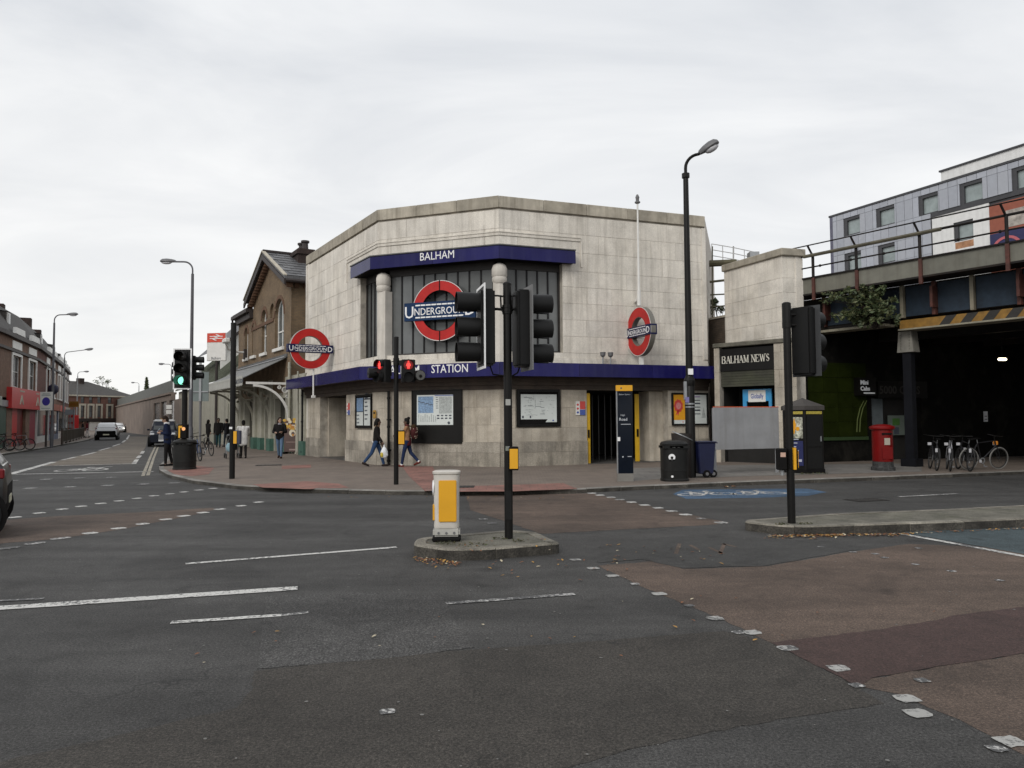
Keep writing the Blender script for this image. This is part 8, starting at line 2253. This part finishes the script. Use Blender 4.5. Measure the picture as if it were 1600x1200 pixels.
def person(label, p, yaw, H=1.70, legs=((25, 5), (-22, 30)), arms=((15, 20, 6), (-15, 15, 6)), skin=None, hair=None, top=None, top_len=.50, bottom=None, shoe=None, lean=0.0, hair_style='short', collar=None, head_turn=0.0, head_down=0.0, sleeve=True, skirt=None, build=1.0, hands_in=False, zbase=.10, trouser_r=1.0, name='person', bump_top=None):
    """faces local +x; legs/arms = (thigh swing, knee bend) / (shoulder swing, elbow bend, spread) in degrees for left, right"""
    t = thing(name, label, 'person', (p.x, p.y, zbase), yaw)
    k = H / 1.70; hz = .90 * k; sw = .185 * k * build; hipw = .085 * k
    L1, L2 = .42 * k, .41 * k
    J = {}
    for sd, (a, b) in zip((1, -1), legs):
        a, b = R(a), R(b); hip = Vector((0, sd * hipw, hz)); kn = hip + Vector((math.sin(a), 0, -math.cos(a))) * L1; an = kn + Vector((math.sin(a - b), 0, -math.cos(a - b))) * L2
        J[sd] = (hip, kn, an, a - b)
    foot_low = min(J[s][2].z for s in (1, -1)) - .075 * k
    dz = -foot_low
    up = Vector((math.sin(R(lean)), 0, math.cos(R(lean))))
    pel = Vector((0, 0, hz + dz)); ch = pel + up * .36 * k; nk = pel + up * .53 * k
    hd = nk + up * .135 * k + Vector((.02 + .05 * math.sin(R(head_down)), 0, -.02 * math.sin(R(head_down)))) * k
    body = []; tros = []; jack = []
    body += [(pel, pel + up * .2 * k, .108 * k, .088 * k), (pel + up * .2 * k, ch, .088 * k, .092 * k), (nk - up * .03 * k, hd, .052 * k, .05 * k)]
    for sd in (1, -1):
        sh = pel + up * .47 * k + Vector((0, sd * sw * .6, 0)); body.append((ch, sh, .078 * k, .062 * k))
        jack.append((pel + up * (.5 - top_len) * k + Vector((0, sd * .06 * k, 0)), pel + up * .30 * k + Vector((0, sd * .065 * k, 0)), .115 * k * build, .115 * k * build))
        jack.append((pel + up * (.5 - top_len) * k, pel + up * .42 * k, .122 * k * build, .112 * k * build))
        jack.append((pel + up * .30 * k + Vector((0, sd * .065 * k, 0)), pel + up * .46 * k + Vector((0, sd * sw * .62, 0)), .118 * k * build, .082 * k * build))
    jack.append((pel + up * .46 * k, nk - up * .03 * k, .10 * k, .068 * k))
    hands = []
    for sd, (a, b, spd) in zip((1, -1), arms):
        a, b, spd = R(a), R(b), R(spd)
        S = pel + up * .475 * k + Vector((0, sd * sw, 0))
        d1 = Vector((math.sin(a) * math.cos(spd), sd * math.sin(spd), -math.cos(a) * math.cos(spd))); E = S + d1 * .29 * k
        d2 = Vector((math.sin(a + b) * math.cos(spd), sd * math.sin(spd) * (.2 if b > .9 else .8) - (sd * .55 * math.sin(b) if b > 1.0 else 0), -math.cos(a + b) * math.cos(spd))).normalized(); W = E + d2 * .25 * k
        body += [(S, E, .050 * k, .040 * k), (E, W, .040 * k, .028 * k), (W, W + d2 * .075 * k, .030 * k, .034 * k)]
        if sleeve: jack += [(S, E, .066 * k * build, .056 * k * build), (E, W - d2 * .02 * k, .055 * k * build, .042 * k)]
        side = Vector((d2.z, 0, -d2.x)).normalized() if abs(d2.y) < .9 else Vector((1, 0, 0))
        cur = Vector((0, -sd, 0))
        for f in range(4):
            b0 = W + d2 * .085 * k + side * (.024 - .016 * f) * k; l_ = (.072, .080, .075, .06)[f] * k
            m1 = b0 + d2 * l_ * .5 + cur * .008 * k; body += [(b0, m1, .0095 * k, .009 * k), (m1, m1 + (d2 + cur * .8).normalized() * l_ * .5, .009 * k, .0075 * k)]
        th = W + d2 * .03 * k + side * .034 * k; body.append((th, th + (d2 + side * .7).normalized() * .055 * k, .011 * k, .009 * k))
        hands.append((W + d2 * .12 * k, d2))
    rl = 1.0 * trouser_r
    for sd in (1, -1):
        hip, kn, an, ang = J[sd]; o_ = Vector((0, 0, dz)); hip, kn, an = hip + o_, kn + o_, an + o_
        body += [(hip, kn, .082 * k, .055 * k), (kn, an, .054 * k, .036 * k)]
        tros += [(pel + Vector((0, sd * .05 * k, .04 * k)), hip, .112 * k, .098 * k), (hip, kn, .092 * k * rl, .064 * k * rl), (kn, an + (kn - an).normalized() * .03 * k, .064 * k * rl, .050 * k * rl)]
        ft = Vector((math.cos(ang * .55), 0, math.sin(ang * .55))); heel = an + Vector((0, 0, -.045 * k)) - ft * .04 * k
        body.append((heel, heel + ft * .18 * k, .034 * k, .028 * k))
        s = MB(); capsules(s, [(heel + Vector((0, 0, .005)), heel + ft * .10 * k, .046 * k, .044 * k), (heel + ft * .10 * k, heel + ft * .20 * k - Vector((0, 0, .006 * k)), .044 * k, .034 * k)])
        so = soft(s.build('shoe', shoe or m_matt, t), .012, 3)
        sl = MB(); sl.tube([heel + Vector((0, 0, -.042 * k)) - ft * .03 * k, heel + ft * .22 * k + Vector((0, 0, -.036 * k))], [.03 * k, .026 * k], 8); 
    b = MB(); capsules(b, body)
    Mh = Matrix.Translation(hd) @ Matrix.Rotation(R(head_turn), 4, 'Z') @ Matrix.Rotation(R(head_down + lean), 4, 'Y')
    h = MB(Mh); h.ball((0, 0, .02 * k), (.093 * k, .074 * k, .115 * k), 14, 10); h.ball((.03 * k, 0, -.055 * k), (.058 * k, .054 * k, .06 * k), 12, 8)
    capsules(h, [((.085 * k, 0, .02 * k), (.107 * k, 0, -.012 * k), .010 * k, .014 * k)])
    for sd in (1, -1): h.ball((-.005 * k, sd * .076 * k, .0), (.018 * k, .010 * k, .03 * k), 8, 6)
    h.ball((.083 * k, 0, -.058 * k), (.012 * k, .024 * k, .010 * k), 8, 5)
    b.merge(h)
    bo = soft(b.build('body', skin or m_skin, t), .0115, 3)
    ey = MB(Mh)
    for sd in (1, -1): ey.ball((.088 * k, sd * .032 * k, .018 * k), (.008 * k, .011 * k, .007 * k), 8, 5); ey.box((.084 * k, sd * .032 * k - .018 * k, .036 * k), (.094 * k, sd * .032 * k + .018 * k, .042 * k))
    ey.build('eyes', m_matt, bo)
    j = MB(); capsules(j, jack); jo = soft(j.build('jacket', top, t), .014, 4)
    if bump_top: pass
    tr = MB(); capsules(tr, tros); soft(tr.build('trousers', bottom, t), .014, 4)
    if collar is not None:
        c = MB(); c.lathe([(.085 * k, -.02), (.095 * k, .0), (.085 * k, .05), (.065 * k, .06)], 14, tuple(nk - up * .01 * k), 'z'); c.build('collar', collar, jo, smooth=True)
    ha = MB(Mh)
    ha.ball((-.016 * k, 0, .045 * k), (.098 * k, .085 * k, .108 * k), 14, 9); ha.ball((-.045 * k, 0, -.01 * k), (.075 * k, .078 * k, .09 * k), 12, 8)
    if hair_style == 'bun': ha.ball((-.075 * k, 0, .135 * k), (.06 * k, .06 * k, .055 * k), 10, 7); ha.ball((.03 * k, 0, .10 * k), (.05 * k, .07 * k, .045 * k), 10, 6)
    if hair_style == 'long':
        capsules(ha, [((-.05 * k, .05 * k, 0), (-.055 * k, .07 * k, -.22 * k), .06 * k, .05 * k), ((-.05 * k, -.05 * k, 0), (-.055 * k, -.07 * k, -.22 * k), .06 * k, .05 * k), ((-.07 * k, 0, 0), (-.09 * k, 0, -.24 * k), .07 * k, .06 * k)])
    if hair_style == 'bob': capsules(ha, [((-.04 * k, .055 * k, .02), (-.03 * k, .065 * k, -.09 * k), .05 * k, .045 * k), ((-.04 * k, -.055 * k, .02), (-.03 * k, -.065 * k, -.09 * k), .05 * k, .045 * k), ((-.07 * k, 0, 0), (-.085 * k, 0, -.10 * k), .07 * k, .06 * k)])
    if hair_style == 'updo': ha.ball((-.07 * k, 0, .09 * k), (.065 * k, .065 * k, .06 * k), 10, 7)
    soft(ha.build('hair', hair or m_hair, t), .013, 3)
    t['hz'] = dz
    return t, hands, pel, up, nk, J
W_ = lambda t, v: WM[t.name] @ v
denim = cloth('blue denim', (.030, .062, .135)); denim2 = cloth('pale blue denim', (.11, .17, .26)); ddark = cloth('dark navy denim', (.018, .030, .075)); blk = cloth('black cloth', (.014, .013, .013)); navy = cloth('navy suit cloth', (.012, .018, .045))
# woman with a carrier bag, walking right
p = g(588, 729, .1)
t, hands, pel, up, nk, J = person('person in a black jacket and blue jeans walking right with a white carrier bag', p, R(4), H=1.68, legs=((20, 5), (-21, 18)), arms=((4, 18, 5), (12, 22, 5)), skin=m_skin_d, top=cloth('black leather jacket', (.016, .014, .013)), top_len=.50, bottom=denim, shoe=cloth('dark canvas shoe', (.03, .022, .02)), hair_style='bob', collar=cloth('tan fur collar', (.20, .13, .08)), lean=3)
mb = MB(); c = pel + up * .0
mb.lathe([(.14, -.03), (.145, .0), (.14, .02)], 14, tuple(c + Vector((-.01, 0, .0))), 'z'); o = mb.build('shirt_hem', cloth('white shirt', (.6, .6, .6)), t)
hp_ = W_(t, hands[1][0])
bag = thing('carrier_bag', 'crumpled white plastic carrier bag hanging from the hand of the walker in the black jacket', 'bag', hp_, R(10))
b = MB(); n = 14; prof = [(.015, .02), (.03, -.06), (.085, -.14), (.12, -.24), (.125, -.34), (.10, -.42), (.03, -.44)]
vs = []; fs = []
for r_, z in prof:
    for k in range(n): a = 2 * math.pi * k / n; j_ = 1 + random.uniform(-.16, .16); vs.append((r_ * math.cos(a) * j_, r_ * .6 * math.sin(a) * j_, z + random.uniform(-.008, .008)))
for i in range(len(prof) - 1):
    for k in range(n): fs.append((i * n + k, i * n + (k + 1) % n, (i + 1) * n + (k + 1) % n, (i + 1) * n + k))
fs.append(tuple(range((len(prof) - 1) * n, len(prof) * n)))
b.add(vs, fs); b.build('sack', mat('white carrier plastic', (.70, .72, .74), rough=.4, var=.1, bump=.6, bs=20), bag)
MB().ball((-.075, -.055, -.33), (.055, .04, .09), 8, 6).build('contents', mat('yellow package', (.55, .42, .05), rough=.5, var=.3, vs=20), bag)
# woman with the patterned backpack walking left
p = at(636, 700, 25.25)
t, hands, pel, up, nk, J = person('person with a hair bun and tan jacket walking left with a patterned backpack', p, R(178), H=1.66, legs=((14, 4), (-16, 26)), arms=((26, 60, 6), (24, 60, 6)), skin=m_skin_d, top=cloth('tan jacket', (.30, .17, .10)), top_len=.46, bottom=ddark, shoe=cloth('rust red shoe', (.13, .03, .022)), hair_style='bun', collar=cloth('maroon scarf', (.08, .012, .018)))
mb = MB(); mb.lathe([(.135, -.14), (.15, -.10), (.148, .08), (.13, .12)], 16, tuple(pel), 'z'); mb.build('tunic', cloth('maroon tunic', (.075, .014, .020)), t, smooth=True)
for sd in (1, -1):
    an = J[sd][2] + Vector((0, 0, t['hz'])); MB().lathe([(.042, -.02), (.046, .0), (.044, .04)], 10, tuple(an), 'z').build('sock', m_letter, t)
bp = W_(t, pel + up * .30 + Vector((-.24, 0, 0)))
bg = thing('backpack', 'maroon backpack printed with pale flowers worn by the person in the tan jacket', 'backpack', bp, R(178))
MB().ball((0, 0, 0), (.13, .16, .24), 14, 10).build('sack', cloth('maroon backpack cloth', (.06, .018, .018)), bg, smooth=True)
MB().ball((.01, 0, .19), (.10, .13, .09), 12, 8).build('top_pocket', cloth('olive brown cloth', (.05, .03, .015)), bg, smooth=True)
mb = MB()
random.seed(3)
for k in range(22):
    a, e = random.uniform(-1.6, 1.6) + math.pi, random.uniform(-1.0, .8); q = Vector((.132 * math.cos(a) * math.cos(e), .163 * math.sin(a) * math.cos(e), .243 * math.sin(e))); mb.ball(q, (.012, .028, .024), 7, 4)
mb.build('flower_print', cloth('pale flower print', (.45, .36, .28)), bg)
mb = MB()
for sd in (1, -1): mb.tube([(.06, sd * .09, .2), (.20, sd * .10, .22), (.30, sd * .10, .12), (.30, sd * .11, -.05), (.1, sd * .12, -.16)], .018, 6)
mb.build('strap', cloth('olive brown cloth', (.05, .03, .015)), bg)
# man in the navy suit
p = g(261, 728, .1)
t, hands, pel, up, nk, J = person('person in a navy suit standing at the kerb looking down at a phone', p, R(196), H=1.80, legs=((4, 3), (-8, 4)), arms=((-12, 108, 5), (-14, 120, 5)), skin=m_skin, top=navy, top_len=.60, bottom=blk, shoe=m_matt, hair=m_hairb, head_down=24, lean=3, trouser_r=.98, collar=cloth('white shirt', (.6, .6, .6)))
ph = thing('phone', 'small pale phone held by the person in the navy suit', 'phone', W_(t, hands[1][0] + Vector((.03, 0, .02))), R(196)); MB(Matrix.Rotation(R(-35), 4, 'Y')).box((-.02, -.04, -.07), (-.008, .04, .08)).build('case', mat('phone pale', (.35, .42, .5), rough=.2, emit=((.6, .7, .8), .15)), ph, bevel=.004)
# long haired walker coming towards us
p = g(437, 716, .1)
person('person with long dark hair, black jacket and pale jeans beside the poster stand', p, math.atan2(-1, .12), H=1.74, legs=((13, 4), (-14, 12)), arms=((8, 82, 14), (8, 78, 14)), skin=m_skin, top=blk, top_len=.52, bottom=denim2, shoe=cloth('brown shoe', (.04, .02, .015)), hair=m_hairb, hair_style='long', head_turn=30, collar=cloth('grey shirt', (.30, .29, .32)))
# white coat with pushchair, from behind
p = g(380, 716, .1)
t, hands, pel, up, nk, J = person('person in a long white top seen from behind, pushing a pushchair', p, math.atan2(1, -.5), H=1.62, legs=((6, 2), (-8, 8)), arms=((38, 30, 8), (38, 30, 8)), skin=m_skin_d, top=cloth('white cotton', (.58, .57, .55)), top_len=.74, bottom=blk, shoe=m_matt, hair_style='updo', build=1.12, lean=4)
pc = thing('pushchair', 'dark pushchair with a pale blue bag behind the crossing pole', 'pushchair', (p.x - .55, p.y + .15, .1), math.atan2(1, -.5))
mb = MB()
for sd in (-.24, .24): mb.tube([(-.45, sd, 1.0), (-.2, sd, .55), (.35, sd, .12)], .016, 6).tube([(-.35, sd, .12), (.1, sd, .6)], .016, 6)
mb.tube([(-.45, -.24, 1.0), (-.45, .24, 1.0)], .018, 6); mb.build('frame', m_galv, pc)
mb = MB(); mb.slab([(-.15, .35), (.3, .4), (.3, .48), (-.1, .48), (-.28, .92), (-.36, .9)], -.2, .2); mb.build('seat', blk, pc, bevel=.02)
MB().ball((-.02, 0, .9), (.3, .24, .2), 12, 7).build('hood', blk, pc, smooth=True)
for x in (-.35, .35):
    for sd in (-.26, .26): MB().lathe([(.10, -.02), (.11, 0), (.10, .02)], 14, (x, sd, .11), 'y').build('wheel', m_tyre, pc)
bb = thing('shoulder_bag', 'pale blue bag hung on the handle of the pushchair', 'bag', (p.x - .42, p.y - .42, .42), 0); MB().ball((0, 0, .16), (.17, .12, .2), 10, 7).build('sack', cloth('pale blue bag', (.28, .42, .48)), bb, smooth=True); MB().tube([(-.1, 0, .3), (0, 0, .6), (.1, 0, .3)], .012, 5).build('strap', m_galv, bb)
# group under the canopy
for px, py, yw, H, lab, tp, bt, hs in ((341, 699, -70, 1.78, 'person in a black coat and teal jeans under the canopy, left of the pole', blk, cloth('dark teal denim', (.02, .05, .06)), 'short'), (354, 698, 150, 1.74, 'person in dark clothes half hidden by the crossing pole', cloth('charcoal cloth', (.022, .022, .026)), cloth('slate trousers', (.035, .045, .06)), 'short'),
                               (325, 694.5, 60, 1.70, 'person in a black jacket standing furthest back under the canopy', blk, blk, 'bob'), (129, 679, 20, 1.68, 'person in black behind the guard rail on the left footway', blk, blk, 'short'), (136, 682, -150, 1.72, 'person in a dark red top and white trousers by the guard rail', cloth('dark red top', (.12, .02, .03)), cloth('white trousers', (.55, .54, .53)), 'short')):
    p = g(px, py, .1)
    if px < 200: p = at(px, py, 79 if px < 132 else 76)
    person(lab, p, R(yw), H=H, legs=((10, 4), (-10, 8)), arms=((8, 20, 6), (-8, 20, 6)), skin=m_skin_d if px in (341, 136) else m_skin, top=tp, bottom=bt, top_len=.6, hair_style=hs)

# ------------------------------------------------------------------ vegetation
def leaf_cloud(mb, c, rad, n, s, nm=1, flat=.6, hollow=.3):
    for k in range(n):
        while True:
            v = Vector((random.uniform(-1, 1), random.uniform(-1, 1), random.uniform(-1, 1)))
            if hollow < v.length < 1: break
        p = Vector(c) + Vector((v.x * rad[0], v.y * rad[1], v.z * rad[2]))
        a = Vector((random.gauss(0, 1), random.gauss(0, 1), random.gauss(0, flat))).normalized(); b = a.cross(Vector((random.gauss(0, 1), random.gauss(0, 1), random.gauss(0, 1)))).normalized()
        l = s * random.uniform(.6, 1.4); mb.cur = random.randrange(nm)
        mb.add([p - a * l, p + b * l * .38, p + a * l, p - b * l * .38], [(0, 1, 2, 3)])
m_leaf = [mat('leaf dark', (.045, .065, .026), rough=.6, var=.3, rnd=.1), mat('leaf mid', (.075, .105, .04), rough=.6, var=.3), mat('leaf olive', (.11, .12, .05), rough=.6, var=.3)]
m_bark = mat('bark', (.045, .036, .028), rough=.9, var=.3)
def branchy(t, h, spread, n, leaf_n, ls, mats_, seed, r0=.12, crown_from=.35):
    random.seed(seed)
    tm = MB(); lm = MB(); tm.tube([(0, 0, 0), (.03 * h, 0, h * .35), (.0, .02 * h, h * .7)], [r0, r0 * .75, r0 * .35], 7)
    for k in range(n):
        z0 = h * random.uniform(crown_from, .7); a = random.uniform(0, 6.28); L = spread * random.uniform(.5, 1.0); e = Vector((math.cos(a) * L, math.sin(a) * L, z0 + random.uniform(.1, .42) * h)); m_ = Vector((math.cos(a) * L * .45, math.sin(a) * L * .45, z0 + .10 * h))
        tm.tube([(0, 0, z0 * .9), m_, e], [r0 * .35, r0 * .22, r0 * .06], 5)
        for q in range(3):
            e2 = e + Vector((random.gauss(0, .25), random.gauss(0, .25), random.uniform(-.1, .3))) * spread * .6
            tm.tube([m_.lerp(e, .5), e2], [r0 * .12, r0 * .03], 4)
            leaf_cloud(lm, e2, (spread * .24, spread * .24, spread * .18), leaf_n // (n * 3), ls, len(mats_), hollow=0)
    tm.build('trunk', m_bark, t); lm.build('crown', mats_, t, kind='stuff')
for k, (px, py, d, h, sp_, n, ln, ls, lab) in enumerate(((168, 672, 185, 11.6, 2.4, 16, 900, .2, 'thin tree with sparse autumn leaves beyond the brick corner building'), (196, 672, 190, 8.2, 2.6, 12, 1500, .26, 'low bushy tree over the far end of the railway wall'), (207, 672, 195, 6.8, 2.0, 9, 900, .26, 'smaller bushy tree right of the low one beyond the railway wall'))):
    p = at(px, py, d); t = thing('tree', lab, 'tree', (p.x, p.y, 0), 0, 'trees beyond the left street'); branchy(t, h, sp_, n, ln, ls, m_leaf, 20 + k, r0=.3)
# conical conifer tip behind the wall
p = at(228, 672, 170); t = thing('conifer_tree', 'small dark conifer tip peeping over the lineside fence', 'tree', (p.x, p.y, 0), 0); lm = MB()
for k in range(14): z = 6 + k * .42; leaf_cloud(lm, (0, 0, z), (1.1 * (1 - k / 15), 1.1 * (1 - k / 15), .4), 60, .3, 3, hollow=0)
lm.build('crown', m_leaf, t, kind='stuff'); MB().tube([(0, 0, 0), (0, 0, 11)], [.2, .05], 6).build('trunk', m_bark, t)
# buddleia growing out of the bridge
s_, z_ = FB.hit(1365, 500, .3); t = fthing('wild_shrub', 'wild green shrub sprouting from the bridge girder below the railing', 'shrub', FB, s_, .45, 4.55)
random.seed(8); tm = MB(); lm = MB()
for k in range(64):
    a = random.uniform(-1, 1); e = Vector((a * .95 + random.gauss(0, .15), random.uniform(-1.0, -.2), random.uniform(.05, 1.25) * (1.15 - .45 * abs(a)) + .1)); m_ = Vector((e.x * .45, e.y * .5, e.z * .75 + .1)); d_ = e + Vector((random.gauss(0, .2), random.uniform(-.25, .0), random.uniform(-.35, .12)))
    tm.tube([(random.uniform(-.1, .1), 0, 0), m_, e, d_], [.016, .011, .007, .003], 4, cap=False)
    for q in range(28):
        b = m_.lerp(e, random.random()) if random.random() < .55 else e.lerp(d_, random.random()); leaf_cloud(lm, b, (.07, .07, .07), 2, .075, 3, hollow=0)
for k in range(8):
    e = Vector((-.9 - .5 * random.random(), -.6, 1.0 + .55 * random.random())); tm.tube([(0, 0, .1), (-.4, -.35, .8), e], [.012, .008, .003], 4, cap=False); leaf_cloud(lm, e, (.22, .12, .09), 16, .06, 3, hollow=0)
tm.build('stem', m_bark, t); lm.build('foliage', m_leaf, t, kind='stuff')
# bush behind the low wall between station and pier
p = at(1125, 492, 31.5); t = thing('wild_shrub', 'small dark shrub above the old brick wall between the station and the pier', 'shrub', (p.x, p.y, p.z - .9), 0); lm = MB(); tm = MB(); random.seed(9)
for k in range(14): e = Vector((random.gauss(0, .3), random.gauss(0, .25), random.uniform(.5, 1.6))); tm.tube([(0, 0, 0), e], [.02, .005], 4); leaf_cloud(lm, e, (.16, .16, .16), 45, .07, 3, hollow=0)
tm.build('stem', m_bark, t); lm.build('foliage', m_leaf, t, kind='stuff')
# weeds on the islands and kerbs
random.seed(4)
m_weed = [mat('weed green', (.05, .06, .022), rough=.8, var=.3), mat('weed dry', (.09, .08, .04), rough=.8, var=.3)]
lm = MB()
for (px, py, n, sx) in ((700, 849, 70, .20), (780, 842, 40, .12), (810, 846, 40, .1), (1222, 820, 50, .10), (1258, 819, 60, .12), (740, 852, 40, .3)):
    c = g(px, py, .13); leaf_cloud(lm, (c.x, c.y, .14), (sx, sx * .5, .022), n, .017, 2, hollow=0)
c = g(1270, 741, .1); leaf_cloud(lm, (c.x, c.y, .12), (.5, .08, .03), 60, .03, 2, hollow=0)
lm.build('moss_and_weeds', m_weed, kind='stuff')
